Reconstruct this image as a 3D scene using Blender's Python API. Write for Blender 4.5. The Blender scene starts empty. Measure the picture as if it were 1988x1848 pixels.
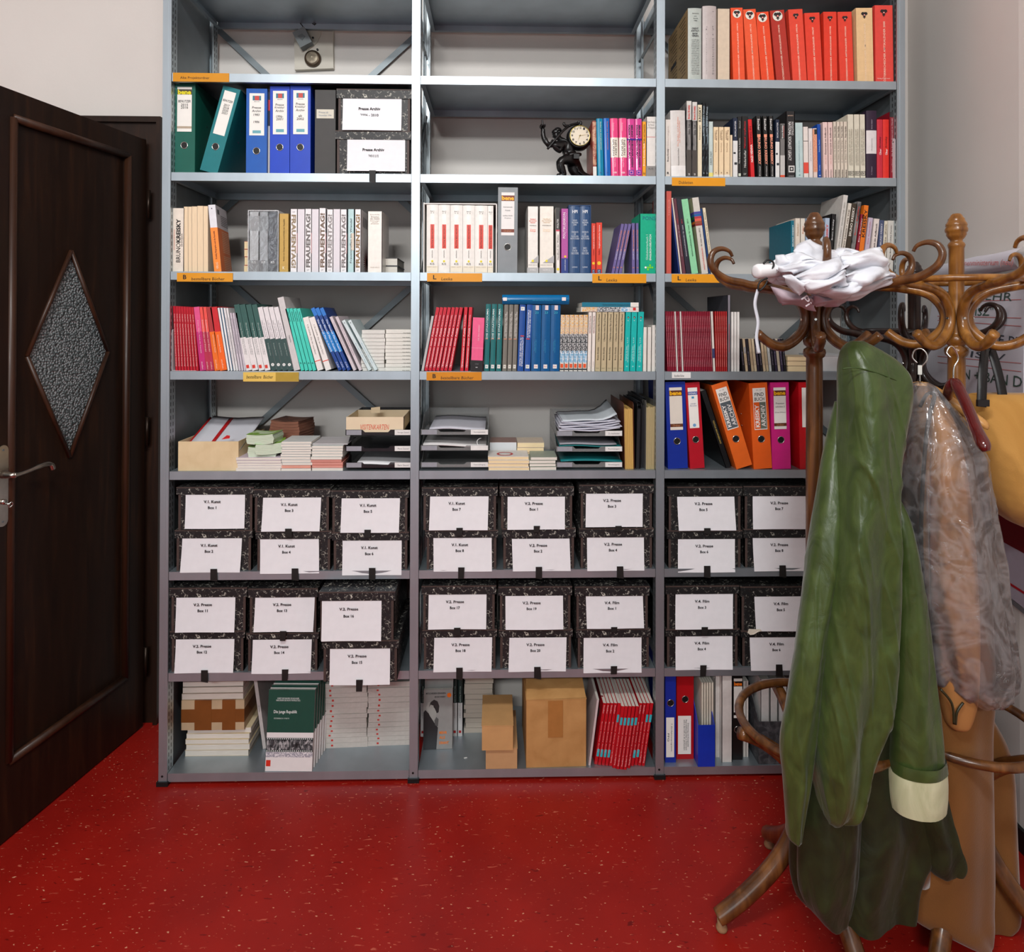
import bpy, bmesh, math, random
from mathutils import Vector, Matrix, noise
random.seed(7)
PI = math.pi
SC = bpy.context.scene
COL = SC.collection

# ------------------------------------------------------------------ camera
F, CAMY, CAMZ, PPX, PPY = 1280.0, -2.48, 1.72785, 994.0, 612.575
YAW, PITCH, ROLL = 0.02426, 0.00588, 0.00287
_f = Vector((math.sin(YAW) * math.cos(PITCH), math.cos(YAW) * math.cos(PITCH), math.sin(PITCH)))
_r0 = Vector((math.cos(YAW), -math.sin(YAW), 0))
_u0 = _r0.cross(_f)
_r = _r0 * math.cos(ROLL) + _u0 * math.sin(ROLL)
_u = _u0 * math.cos(ROLL) - _r0 * math.sin(ROLL)
CAM = Vector((0, CAMY, CAMZ))
cd = bpy.data.cameras.new('camera')
cam = bpy.data.objects.new('camera', cd)
COL.objects.link(cam)
cd.sensor_width = 36.0
cd.sensor_fit = 'HORIZONTAL'
cd.lens = F / 1988 * 36
cd.shift_x = 0.0
cd.shift_y = (PPY - 924) / 1988
cd.clip_start = 0.02
m = Matrix((( _r.x, _u.x, -_f.x, CAM.x), (_r.y, _u.y, -_f.y, CAM.y), (_r.z, _u.z, -_f.z, CAM.z), (0, 0, 0, 1)))
cam.matrix_world = m
SC.camera = cam

# ------------------------------------------------------------------ view, world, lights
SC.view_settings.view_transform = 'Standard'
SC.view_settings.look = 'None'
SC.view_settings.gamma = 1.0
SC.view_settings.use_curve_mapping = False
SC.view_settings.exposure = -0.68
try:
    SC.cycles.use_denoising = True
    SC.cycles.max_bounces = 8
    SC.cycles.transparent_max_bounces = 24
    SC.cycles.caustics_reflective = False
    SC.cycles.caustics_refractive = False
except Exception:
    pass
W = bpy.data.worlds.new('world')
SC.world = W
W.use_nodes = True
bg = W.node_tree.nodes['Background']
bg.inputs[0].default_value = (0.86, 0.94, 1.0, 1)
bg.inputs[1].default_value = 0.27


def area(name, loc, target, sx, sy, power, col=(1, 1, 1)):
    l = bpy.data.lights.new(name, 'AREA')
    l.shape = 'RECTANGLE'
    l.size, l.size_y, l.energy, l.color = sx, sy, power, col
    o = bpy.data.objects.new(name, l)
    COL.objects.link(o)
    o.location = loc
    o.rotation_euler = (Vector(target) - Vector(loc)).to_track_quat('-Z', 'Y').to_euler()
    return o


# ceiling lamps of the room and the daylight window at its far end (behind the camera)
area('ceiling_lamp_near', (-0.35, -2.45, 3.72), (-0.2, -0.6, 0.6), 1.3, 0.25, 90, (0.98, 0.985, 0.97))
area('ceiling_lamp_far', (-0.6, -5.9, 3.8), (-0.1, 0.0, 1.5), 1.4, 0.3, 190, (0.98, 0.99, 0.98))
area('window_daylight', (-1.9, -6.3, 2.3), (0.2, 0.0, 1.3), 2.0, 2.2, 60, (0.93, 0.97, 1.0))


# ------------------------------------------------------------------ pixel <-> world helpers (photo frame 1988 x 1848)
def ray(px, py):
    return _f + _r * ((px - PPX) / F) + _u * ((PPY - py) / F)


def on_y(px, py, Y):
    d = ray(px, py)
    return CAM + d * ((Y - CAM.y) / d.y)


def on_z(px, py, Z):
    d = ray(px, py)
    return CAM + d * ((Z - CAM.z) / d.z)


def on_x(px, py, X):
    d = ray(px, py)
    return CAM + d * ((X - CAM.x) / d.x)


def proj(p):
    v = Vector(p) - CAM
    z = v.dot(_f)
    return PPX + F * v.dot(_r) / z, PPY - F * v.dot(_u) / z


def x_at(px, Y, Z):
    py = 900
    for _ in range(3):
        p = on_y(px, py, Y)
        py = proj((p.x, Y, Z))[1]
    return on_y(px, py, Y).x


# ------------------------------------------------------------------ materials (all procedural)
def lin(c):
    r = []
    for v in c[:3]:
        v = v / 255
        r.append(v / 12.92 if v <= 0.04045 else ((v + 0.055) / 1.055) ** 2.4)
    return tuple(r)


MC = {}


def nodes(name):
    mt = bpy.data.materials.new(name)
    mt.use_nodes = True
    nt = mt.node_tree
    return mt, nt, nt.nodes['Principled BSDF']


def sock(b, n, v):
    if n in b.inputs:
        b.inputs[n].default_value = v


def M(col, rough=0.5, metal=0.0, var=0.05, scale=40.0, bump=0.0, stretch=(1, 1, 1), spec=0.4, coat=0.0, sheen=0.0, detail=3.0):
    key = (tuple(col), rough, metal, var, scale, bump, stretch, spec, coat, sheen)
    if key in MC:
        return MC[key]
    mt, nt, b = nodes('mat_%d_%d_%d' % tuple(int(v) for v in col))
    c = lin(col)
    tc = nt.nodes.new('ShaderNodeTexCoord')
    mp = nt.nodes.new('ShaderNodeMapping')
    mp.inputs['Scale'].default_value = stretch
    nt.links.new(tc.outputs['Object'], mp.inputs[0])
    nz = nt.nodes.new('ShaderNodeTexNoise')
    nz.inputs['Scale'].default_value = scale
    nz.inputs['Detail'].default_value = detail
    nt.links.new(mp.outputs[0], nz.inputs[0])
    rp = nt.nodes.new('ShaderNodeValToRGB')
    rp.color_ramp.elements[0].position = 0.3
    rp.color_ramp.elements[1].position = 0.7
    rp.color_ramp.elements[0].color = tuple(max(0, v * (1 - var)) for v in c) + (1,)
    rp.color_ramp.elements[1].color = tuple(min(1, v * (1 + var)) for v in c) + (1,)
    nt.links.new(nz.outputs[0], rp.inputs[0])
    nt.links.new(rp.outputs[0], b.inputs['Base Color'])
    b.inputs['Roughness'].default_value = rough
    b.inputs['Metallic'].default_value = metal
    sock(b, 'Specular IOR Level', spec)
    sock(b, 'Coat Weight', coat)
    sock(b, 'Coat Roughness', 0.12)
    sock(b, 'Sheen Weight', sheen)
    if bump:
        bp = nt.nodes.new('ShaderNodeBump')
        bp.inputs['Strength'].default_value = bump
        bp.inputs['Distance'].default_value = 0.004
        nt.links.new(nz.outputs[0], bp.inputs['Height'])
        nt.links.new(bp.outputs[0], b.inputs['Normal'])
    MC[key] = mt
    return mt


def ramp_mat(name, scale, stops, rough=0.5, distortion=0.0, stretch=(1, 1, 1), detail=5.0, bump=0.0, coat=0.0, metal=0.0, spec=0.4, rough_n=0.5):
    if name in MC:
        return MC[name]
    mt, nt, b = nodes(name)
    tc = nt.nodes.new('ShaderNodeTexCoord')
    mp = nt.nodes.new('ShaderNodeMapping')
    mp.inputs['Scale'].default_value = stretch
    nt.links.new(tc.outputs['Object'], mp.inputs[0])
    nz = nt.nodes.new('ShaderNodeTexNoise')
    nz.inputs['Scale'].default_value = scale
    nz.inputs['Detail'].default_value = detail
    nz.inputs['Roughness'].default_value = rough_n
    nz.inputs['Distortion'].default_value = distortion
    nt.links.new(mp.outputs[0], nz.inputs[0])
    rp = nt.nodes.new('ShaderNodeValToRGB')
    els = rp.color_ramp.elements
    while len(els) < len(stops):
        els.new(0.5)
    for e, (p, c) in zip(els, stops):
        e.position = p
        e.color = lin(c) + (1,)
    nt.links.new(nz.outputs[0], rp.inputs[0])
    nt.links.new(rp.outputs[0], b.inputs['Base Color'])
    b.inputs['Roughness'].default_value = rough
    b.inputs['Metallic'].default_value = metal
    sock(b, 'Specular IOR Level', spec)
    sock(b, 'Coat Weight', coat)
    sock(b, 'Coat Roughness', 0.1)
    if bump:
        bp = nt.nodes.new('ShaderNodeBump')
        bp.inputs['Strength'].default_value = bump
        bp.inputs['Distance'].default_value = 0.003
        nt.links.new(nz.outputs[0], bp.inputs['Height'])
        nt.links.new(bp.outputs[0], b.inputs['Normal'])
    MC[name] = mt
    return mt


STEEL = M((172, 184, 192), 0.44, 0.85, 0.08, 9, 0.0, (1, 1, 0.25))
STEEL_D = M((128, 136, 140), 0.5, 0.7, 0.1, 7)
CHROME = M((205, 205, 200), 0.18, 1.0, 0.02)
NICKEL = M((175, 168, 158), 0.28, 1.0, 0.06, 60)
BLACK = M((14, 14, 15), 0.5)
INK = M((22, 22, 26), 0.6)
WHITE = M((238, 238, 236), 0.55, 0, 0.02)
PAPER = M((232, 232, 236), 0.7, 0, 0.02)
PAGES = ramp_mat('page_edges', 60, [(0.35, (205, 200, 190)), (0.65, (236, 232, 222))], 0.75, 0, (40, 0.3, 0.3))
CREAMPG = ramp_mat('cream_page_edges', 60, [(0.35, (226, 200, 165)), (0.65, (246, 224, 190))], 0.75, 0, (40, 0.3, 0.3))
LYPAGES = ramp_mat('lying_page_edges', 60, [(0.35, (208, 202, 192)), (0.65, (240, 236, 226))], 0.75, 0, (0.3, 0.3, 40))
LYCREAM = ramp_mat('lying_cream_page_edges', 60, [(0.35, (220, 196, 152)), (0.65, (246, 226, 184))], 0.75, 0, (0.3, 0.3, 40))
MARBLE = ramp_mat('marbled_paper', 70, [(0.0, (16, 16, 18)), (0.55, (30, 29, 31)), (0.60, (104, 102, 96)), (0.67, (204, 202, 190))], 0.5, 1.6, (1, 1, 1), 7.0, rough_n=0.62)
MARBLE2 = ramp_mat('marbled_paper_dark', 72, [(0.0, (14, 14, 15)), (0.57, (26, 26, 27)), (0.62, (96, 95, 90)), (0.70, (180, 178, 166))], 0.5, 1.6, (1, 1, 1), 7.0, rough_n=0.62)
TAPEB = M((70, 56, 52), 0.6, 0, 0.15)
KRAFT = ramp_mat('kraft_board', 14, [(0.3, (176, 128, 74)), (0.7, (196, 148, 92))], 0.75, 0.3, bump=0.05)
KRAFTL = ramp_mat('pale_board', 16, [(0.3, (214, 190, 148)), (0.7, (228, 206, 166))], 0.75, 0.3)
WOODL = ramp_mat('bent_beech', 10, [(0.25, (88, 50, 17)), (0.5, (136, 88, 34)), (0.75, (176, 122, 56))], 0.32, 0.8, (3, 3, 0.6), 6, bump=0.03, coat=0.35)
WOODM = ramp_mat('bent_beech_dark', 10, [(0.25, (54, 29, 13)), (0.5, (92, 56, 25)), (0.75, (128, 82, 40))], 0.32, 0.8, (3, 3, 0.6), 6, bump=0.03, coat=0.35)
WOODX = ramp_mat('dark_bentwood', 12, [(0.3, (20, 12, 9)), (0.7, (48, 28, 20))], 0.35, 0.5, (3, 3, 0.6), 5, coat=0.3)
DOORW = ramp_mat('dark_door_wood', 9, [(0.25, (25, 13, 7)), (0.55, (36, 20, 11)), (0.8, (54, 30, 15))], 0.46, 0.6, (4, 4, 0.35), 6, bump=0.02, coat=0.0, spec=0.3)


# ------------------------------------------------------------------ object helpers
def link(o, parent=None):
    COL.objects.link(o)
    if parent is not None:
        o.parent = parent
    return o


def tag(o, label=None, cat=None, group=None, kind=None):
    if label:
        o['label'] = label
    if cat:
        o['category'] = cat
    if group:
        o['group'] = group
    if kind:
        o['kind'] = kind
    return o


def thing(name, label, cat, loc=(0, 0, 0), rot=(0, 0, 0), group=None):
    o = bpy.data.objects.new(name, None)
    o.empty_display_size = 0.02
    link(o)
    o.location = loc
    o.rotation_euler = rot
    return tag(o, label, cat, group)


def mobj(name, verts, faces, mat, parent=None, smooth=False):
    me = bpy.data.meshes.new(name)
    me.from_pydata([tuple(v) for v in verts], [], faces)
    me.materials.append(mat)
    if smooth:
        me.polygons.foreach_set('use_smooth', [True] * len(me.polygons))
    me.update()
    return link(bpy.data.objects.new(name, me), parent)


class G:
    """collects vertices and faces of one mesh"""

    def __init__(s):
        s.v, s.f = [], []

    def box(s, x0, x1, y0, y1, z0, z1):
        n = len(s.v)
        s.v += [(x0, y0, z0), (x1, y0, z0), (x1, y1, z0), (x0, y1, z0), (x0, y0, z1), (x1, y0, z1), (x1, y1, z1), (x0, y1, z1)]
        s.f += [tuple(n + i for i in q) for q in ((0, 3, 2, 1), (4, 5, 6, 7), (0, 1, 5, 4), (1, 2, 6, 5), (2, 3, 7, 6), (3, 0, 4, 7))]
        return s

    def quad(s, *p):
        n = len(s.v)
        s.v += [tuple(q) for q in p]
        s.f.append(tuple(range(n, n + len(p))))
        return s

    def prism(s, pts, y0, y1):
        """polygon in xz (counter-clockwise seen from -y) extruded along y"""
        n, k = len(s.v), len(pts)
        s.v += [(x, y0, z) for x, z in pts] + [(x, y1, z) for x, z in pts]
        s.f.append(tuple(n + i for i in range(k)))
        s.f.append(tuple(n + k + i for i in reversed(range(k))))
        for i in range(k):
            j = (i + 1) % k
            s.f.append((n + i, n + k + i, n + k + j, n + j))
        return s

    def lathe(s, prof, seg=16, c=(0, 0, 0), axis='z', a0=0.0, cap=True):
        n, k = len(s.v), len(prof)
        for r, h in prof:
            for i in range(seg):
                a = a0 + 2 * PI * i / seg
                p = (r * math.cos(a), r * math.sin(a), h)
                if axis == 'y':
                    p = (p[0], p[2], p[1])
                elif axis == 'x':
                    p = (p[2], p[0], p[1])
                s.v.append((p[0] + c[0], p[1] + c[1], p[2] + c[2]))
        for j in range(k - 1):
            for i in range(seg):
                i2 = (i + 1) % seg
                q = (n + j * seg + i, n + j * seg + i2, n + (j + 1) * seg + i2, n + (j + 1) * seg + i)
                s.f.append(q if axis != 'y' else q[::-1])
        if cap:
            a, b = tuple(n + i for i in reversed(range(seg))), tuple(n + (k - 1) * seg + i for i in range(seg))
            s.f += [a, b] if axis != 'y' else [a[::-1], b[::-1]]
        return s

    def tube(s, pts, rad, seg=8, closed=False, flat=1.0):
        """swept round section along a polyline; rad: number or list"""
        pts = [Vector(p) for p in pts]
        k = len(pts)
        rs = [rad] * k if not hasattr(rad, '__len__') else list(rad)
        n = len(s.v)
        up = None
        for i in range(k):
            if closed:
                t = (pts[(i + 1) % k] - pts[i - 1]).normalized()
            else:
                t = (pts[min(i + 1, k - 1)] - pts[max(i - 1, 0)]).normalized()
            if up is None:
                up = Vector((0, 0, 1)) if abs(t.z) < 0.9 else Vector((0, 1, 0))
            a = (up - t * up.dot(t))
            if a.length < 1e-6:
                a = t.orthogonal()
            a.normalize()
            up = a
            b = t.cross(a)
            for q in range(seg):
                an = 2 * PI * q / seg
                s.v.append(tuple(pts[i] + a * (math.cos(an) * rs[i] * flat) + b * (math.sin(an) * rs[i])))
        rng = k if closed else k - 1
        for i in range(rng):
            i2 = (i + 1) % k
            for q in range(seg):
                q2 = (q + 1) % seg
                s.f.append((n + i * seg + q, n + i * seg + q2, n + i2 * seg + q2, n + i2 * seg + q))
        if not closed:
            s.f.append(tuple(n + q for q in reversed(range(seg))))
            s.f.append(tuple(n + (k - 1) * seg + q for q in range(seg)))
        return s

    def obj(s, name, mat, parent=None, smooth=False):
        return mobj(name, s.v, s.f, mat, parent, smooth)


def crom(pts, n=6, closed=False):
    """Catmull-Rom through tuples of any dimension"""
    k = len(pts)
    out = []
    rng = k if closed else k - 1
    for i in range(rng):
        if closed:
            p = [pts[(i + j) % k] for j in (-1, 0, 1, 2)]
        else:
            p = [pts[max(i - 1, 0)], pts[i], pts[i + 1], pts[min(i + 2, k - 1)]]
        for s in range(n):
            t = s / n
            out.append(tuple(0.5 * ((2 * b) + (c - a) * t + (2 * a - 5 * b + 4 * c - d) * t * t + (3 * b - a - 3 * c + d) * t ** 3)
                             for a, b, c, d in zip(*p)))
    if not closed:
        out.append(tuple(pts[-1]))
    return out


TXT = {}


def text_mesh(s, bold=0.0, shear=0.0):
    key = (s, bold, shear)
    if key in TXT:
        return TXT[key]
    cu = bpy.data.curves.new('t', 'FONT')
    cu.body = s
    cu.size = 1.0
    cu.offset = bold
    cu.shear = shear
    cu.resolution_u = 2
    cu.align_x = 'CENTER'
    cu.align_y = 'CENTER'
    cu.space_line = 0.9
    ob = bpy.data.objects.new('t', cu)
    me = bpy.data.meshes.new_from_object(ob)
    bpy.data.objects.remove(ob)
    bpy.data.curves.remove(cu)
    if len(me.vertices) == 0:
        TXT[key] = None
        return None
    xs = [v.co.x for v in me.vertices]
    ys = [v.co.y for v in me.vertices]
    cx, cy = (min(xs) + max(xs)) / 2, (min(ys) + max(ys)) / 2
    for v in me.vertices:
        v.co.x -= cx
        v.co.y -= cy
    TXT[key] = (me, max(xs) - min(xs), max(ys) - min(ys))
    return TXT[key]


def lettering(parent, s, x, z, length, height, mat, orient='h', y=-0.0008, bold=0.012, shear=0.0, tilt=0.0, name='lettering', keep=False, base=None):
    """flat printed text standing in the xz plane of its parent, facing -y; length x height is its box in metres"""
    r = text_mesh(s, bold, shear)
    if r is None:
        return None
    me0, w, h = r
    mkey = (s, bold, shear, mat.name)
    if mkey not in TXT:
        me = me0.copy()
        me.materials.clear()
        me.materials.append(mat)
        TXT[mkey] = me
    o = link(bpy.data.objects.new(name, TXT[mkey]), parent)
    sx, sy = length / w, height / h
    if keep:
        sx = sy = min(sx, sy)
    beta = {'h': 0.0, 'u': -PI / 2, 'd': PI / 2, 'i': PI}[orient] + tilt
    mt = Matrix.Translation((x, y, z)) @ Matrix.Rotation(beta, 4, 'Y') @ Matrix.Rotation(PI / 2, 4, 'X') @ Matrix.Diagonal((sx, sy, 1, 1))
    if base is not None:
        mt = base @ mt
    o.matrix_local = mt
    return o
# ------------------------------------------------------------------ the room
WALLY = 0.43
CEIL = 4.05


def wall_mat(name, col):
    mt, nt, b = nodes(name)
    tc = nt.nodes.new('ShaderNodeTexCoord')
    n1 = nt.nodes.new('ShaderNodeTexNoise')
    n1.inputs['Scale'].default_value = 1.3
    n1.inputs['Detail'].default_value = 6
    n2 = nt.nodes.new('ShaderNodeTexNoise')
    n2.inputs['Scale'].default_value = 90
    n2.inputs['Detail'].default_value = 3
    for n in (n1, n2):
        nt.links.new(tc.outputs['Object'], n.inputs[0])
    rp = nt.nodes.new('ShaderNodeValToRGB')
    c = lin(col)
    rp.color_ramp.elements[0].position, rp.color_ramp.elements[1].position = 0.35, 0.68
    rp.color_ramp.elements[0].color = tuple(v * 0.955 for v in c) + (1,)
    rp.color_ramp.elements[1].color = tuple(min(1, v * 1.02) for v in c) + (1,)
    nt.links.new(n1.outputs[0], rp.inputs[0])
    nt.links.new(rp.outputs[0], b.inputs['Base Color'])
    bp = nt.nodes.new('ShaderNodeBump')
    bp.inputs['Strength'].default_value = 0.08
    bp.inputs['Distance'].default_value = 0.003
    nt.links.new(n2.outputs[0], bp.inputs['Height'])
    nt.links.new(bp.outputs[0], b.inputs['Normal'])
    b.inputs['Roughness'].default_value = 0.75
    sock(b, 'Specular IOR Level', 0.25)
    return mt


WALLM = wall_mat('wall_plaster', (224, 219, 214))


def floor_mat():
    mt, nt, b = nodes('red_linoleum')
    tc = nt.nodes.new('ShaderNodeTexCoord')

    def nz(scale, st, detail=3.0, dist=0.0):
        mp = nt.nodes.new('ShaderNodeMapping')
        mp.inputs['Scale'].default_value = st
        nt.links.new(tc.outputs['Object'], mp.inputs[0])
        n = nt.nodes.new('ShaderNodeTexNoise')
        n.inputs['Scale'].default_value = scale
        n.inputs['Detail'].default_value = detail
        n.inputs['Distortion'].default_value = dist
        nt.links.new(mp.outputs[0], n.inputs[0])
        return n

    def ramp(n, stops):
        r = nt.nodes.new('ShaderNodeValToRGB')
        for e, (p, c) in zip(r.color_ramp.elements, stops):
            e.position = p
            e.color = c
        nt.links.new(n.outputs[0], r.inputs[0])
        return r

    def mix(fac, a, bcol):
        mx = nt.nodes.new('ShaderNodeMix')
        mx.data_type = 'RGBA'
        nt.links.new(fac.outputs[0], mx.inputs['Factor'])
        nt.links.new(a, mx.inputs['A'])
        if isinstance(bcol, tuple):
            mx.inputs['B'].default_value = bcol
        else:
            nt.links.new(bcol, mx.inputs['B'])
        return mx.outputs['Result']
    base = ramp(nz(3.5, (1, 1, 1), 5), [(0.3, lin((138, 21, 15)) + (1,)), (0.72, lin((160, 29, 20)) + (1,))])
    # light and dark chips of the marbled sheet
    f1 = ramp(nz(70, (0.45, 1.6, 1), 2.0, 0.8), [(0.68, (0, 0, 0, 1)), (0.73, (.9, .9, .9, 1))])
    f2 = ramp(nz(58, (0.5, 1.5, 1.0), 2.0, 0.6), [(0.27, (1, 1, 1, 1)), (0.32, (0, 0, 0, 1))])
    f3 = ramp(nz(115, (0.6, 1.2, 1.0), 1.0, 0.4), [(0.718, (0, 0, 0, 1)), (0.745, (1, 1, 1, 1))])
    c = mix(f2, base.outputs[0], lin((110, 12, 10)) + (1,))
    c = mix(f1, c, lin((196, 96, 76)) + (1,))
    c = mix(f3, c, lin((214, 150, 120)) + (1,))
    nt.links.new(c, b.inputs['Base Color'])
    b.inputs['Roughness'].default_value = 0.42
    sock(b, 'Specular IOR Level', 0.3)
    return mt


def structure(o):
    o['kind'] = 'structure'
    return o


FL = G().box(-3.4, 1.95, -7.2, 2.1, -0.06, 0.0)
structure(FL.obj('floor', floor_mat()))
structure(G().box(-3.4, 1.95, -7.2, WALLY + 0.2, CEIL, CEIL + 0.08).obj('ceiling', M((236, 233, 228), 0.8, 0, 0.02)))
# back wall with the door opening (the open door stands in front of it)
DO_L, DO_R, DO_T = -2.50, -1.53, 2.49
g = G()
g.box(DO_R, 1.95, WALLY, WALLY + 0.16, 0, CEIL)
g.box(DO_L, DO_R, WALLY, WALLY + 0.16, DO_T + 0.03, CEIL)
g.box(-3.4, DO_L, WALLY, WALLY + 0.16, 0, CEIL)
structure(g.obj('wall_back', WALLM))
structure(G().box(-3.4, -0.9, 2.0, 2.1, 0, CEIL).obj('wall_hall', M((190, 184, 176), 0.8, 0, 0.03)))
structure(G().box(-3.5, -3.4, -7.2, 2.1, 0, CEIL).obj('wall_left', WALLM))
# right wall (not quite square to the back wall) and its dark baseboard
RW = [(1.845, WALLY), (1.722, -0.35), (1.70, -0.9), (1.70, -3.0)]
g = G()
for i in range(3):
    (xa, ya), (xb, yb) = RW[i], RW[i + 1]
    g.quad((xa, ya, 0), (xb, yb, 0), (xb, yb, CEIL), (xa, ya, CEIL))
    g.quad((xa + 0.15, ya, 0), (xa + 0.15, ya, CEIL), (xb + 0.15, yb, CEIL), (xb + 0.15, yb, 0))
structure(g.obj('wall_right', WALLM))
g = G()
for i in range(3):
    (xa, ya), (xb, yb) = RW[i], RW[i + 1]
    g.quad((xa - .012, ya, 0), (xb - .012, yb, 0), (xb - .012, yb, 0.075), (xa - .012, ya, 0.075))
    g.quad((xa - .012, ya, 0.075), (xb - .012, yb, 0.075), (xb, yb, 0.075), (xa, ya, 0.075))
structure(g.obj('baseboard_right', M((16, 15, 15), 0.5)))

# ------------------------------------------------------------------ door with frame
fy = 0.385
tr = bpy.data.objects.new('trim_1', None)
link(tr)
tag(tr, kind='structure')
tr['label'] = 'dark brown wooden door frame in the back wall'
cas = DOORW
XI, XO = -1.505, on_y(312.5, 700, fy).x
ZT = on_y(290, 228, fy).z
ZI = 2.50
G().box(XI, XO, fy, WALLY + 0.02, 0, ZT).obj('casing', cas, tr)
G().box(-2.66, XI, fy, WALLY + 0.02, ZI, ZT).obj('casing', cas, tr)
G().box(-2.66, -2.50, fy, WALLY + 0.02, 0, ZI).obj('casing', cas, tr)
g = G().box(XO - 0.018, XO, fy - 0.018, fy, 0, ZT)
g.obj('moulding', cas, tr)
G().box(-2.66, XO - 0.018, fy - 0.018, fy, ZT - 0.024, ZT).obj('moulding', cas, tr)
G().box(-2.50, XI, WALLY + 0.02, WALLY + 0.18, ZI, ZI + 0.03).obj('jamb', cas, tr)
G().box(XI - 0.03, XI, WALLY + 0.02, WALLY + 0.18, 0, ZI).obj('jamb', cas, tr)

HX, HY = -1.487, 0.353
dvec = Vector((-0.197, -0.98, 0)).normalized()
nvec = Vector((dvec.y * -1, dvec.x, 0))     # door face normal towards the room (+x side)
if nvec.x < 0:
    nvec = -nvec
DM = Matrix(((dvec.x, -nvec.x, 0, HX), (dvec.y, -nvec.y, 0, HY), (0, 0, 1, 0), (0, 0, 0, 1)))
door = bpy.data.objects.new('door_1', None)
link(door)
tag(door, 'open dark brown panelled door with a diamond pane of rippled glass', 'door', kind='structure')
door.matrix_world = DM


def on_door(px, py):
    """photo pixel -> (u along the leaf, v up)"""
    d = ray(px, py)
    t = (Vector((HX, HY, 0)) - CAM).dot(nvec) / d.dot(nvec)
    p = CAM + d * t
    return (p - Vector((HX, HY, 0))).dot(dvec), p.z


# local frame of the leaf: x = u (from hinge), y = into the leaf (front face at y=0), z up
DW, DH = 0.93, 2.485
uL, vT = on_door(33, 233)
uR, _ = on_door(246, 310)
vT = on_door(140, 272)[1]
_, vB = on_door(140, 1385)
ua, ub = min(uL, uR), max(uL, uR)
DC = (on_door(145, 487), on_door(215, 690), on_door(146, 886), on_door(58, 692))
cu, cv = (DC[1][0] + DC[3][0]) / 2, (DC[0][1] + DC[2][1]) / 2
hu, hv = abs(DC[3][0] - DC[1][0]) / 2, (DC[0][1] - DC[2][1]) / 2
g = G()
g.box(0, ua, 0, 0.042, 0.008, DH).box(ub, DW, 0, 0.042, 0.008, DH)
g.box(ua, ub, 0, 0.042, 0.008, vB).box(ua, ub, 0, 0.042, vT, DH)
g.obj('door_leaf', DOORW, door)
# recessed panel with a diamond hole
pr = 0.014
g = G()
dm = [(cu, cv + hv), (cu + hu, cv), (cu, cv - hv), (cu - hu, cv)]
cor = [(ua, vT), (ub, vT), (ub, vB), (ua, vB)]
mid = [((ua + ub) / 2, vT), (ub, cv), ((ua + ub) / 2, vB), (ua, cv)]
for s_y, rev in ((pr, False), (0.034, True)):
    for k in range(4):
        a, b_, c_, e_ = mid[k], cor[(k + 1) % 4], mid[(k + 1) % 4], (dm[(k + 1) % 4], dm[k])
        poly = [(p[0], s_y, p[1]) for p in (a, b_, c_, e_[0], e_[1])]
        g.quad(*(poly[::-1] if rev else poly))
for k in range(4):
    a, b_ = dm[k], dm[(k + 1) % 4]
    g.quad((a[0], pr, a[1]), (b_[0], pr, b_[1]), (b_[0], .034, b_[1]), (a[0], .034, a[1]))
g.obj('door_panel', DOORW, door)
MOULD = ramp_mat('door_moulding', 9, [(0.3, (44, 24, 14)), (0.75, (66, 38, 22))], 0.42, 0.4, (4, 4, .35), 5, coat=0.05)


def bead(p, q, r, name, base_y=0.004):
    G().tube([(p[0], base_y, p[1]), (q[0], base_y, q[1])], r, 8).obj(name, MOULD, door, True)


e = 0.012
for p, q in (((ua - e, vT + e), (ub + e, vT + e)), ((ub + e, vT + e), (ub + e, vB - e)), ((ub + e, vB - e), (ua - e, vB - e)), ((ua - e, vB - e), (ua - e, vT + e))):
    bead(p, q, 0.015, 'moulding')
for k in range(4):
    bead(dm[k], dm[(k + 1) % 4], 0.008, 'glazing_bead', 0.012)
mt, nt, b = nodes('rippled_glass')
tc = nt.nodes.new('ShaderNodeTexCoord')
vo = nt.nodes.new('ShaderNodeTexVoronoi')
vo.inputs['Scale'].default_value = 115
nt.links.new(tc.outputs['Object'], vo.inputs[0])
bp = nt.nodes.new('ShaderNodeBump')
bp.inputs['Strength'].default_value = 1.0
bp.inputs['Distance'].default_value = 0.006
nt.links.new(vo.outputs[0], bp.inputs['Height'])
nt.links.new(bp.outputs[0], b.inputs['Normal'])
gr_ = nt.nodes.new('ShaderNodeValToRGB')  # light and dark cells put the sparkle of the ripples into the colour
gr_.color_ramp.elements[0].position, gr_.color_ramp.elements[1].position = .1, .62
gr_.color_ramp.elements[0].color = lin((196, 206, 210)) + (1,)
gr_.color_ramp.elements[1].color = lin((92, 102, 104)) + (1,)
nt.links.new(vo.outputs[0], gr_.inputs[0])
nt.links.new(gr_.outputs[0], b.inputs['Base Color'])
b.inputs['Roughness'].default_value = 0.08
sock(b, 'Specular IOR Level', 0.9)
sock(b, 'Transmission Weight', 0.25)
g = G().prism([(p[0], p[1]) for p in dm][::-1], 0.021, 0.026)
g.obj('pane', mt, door)
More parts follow.
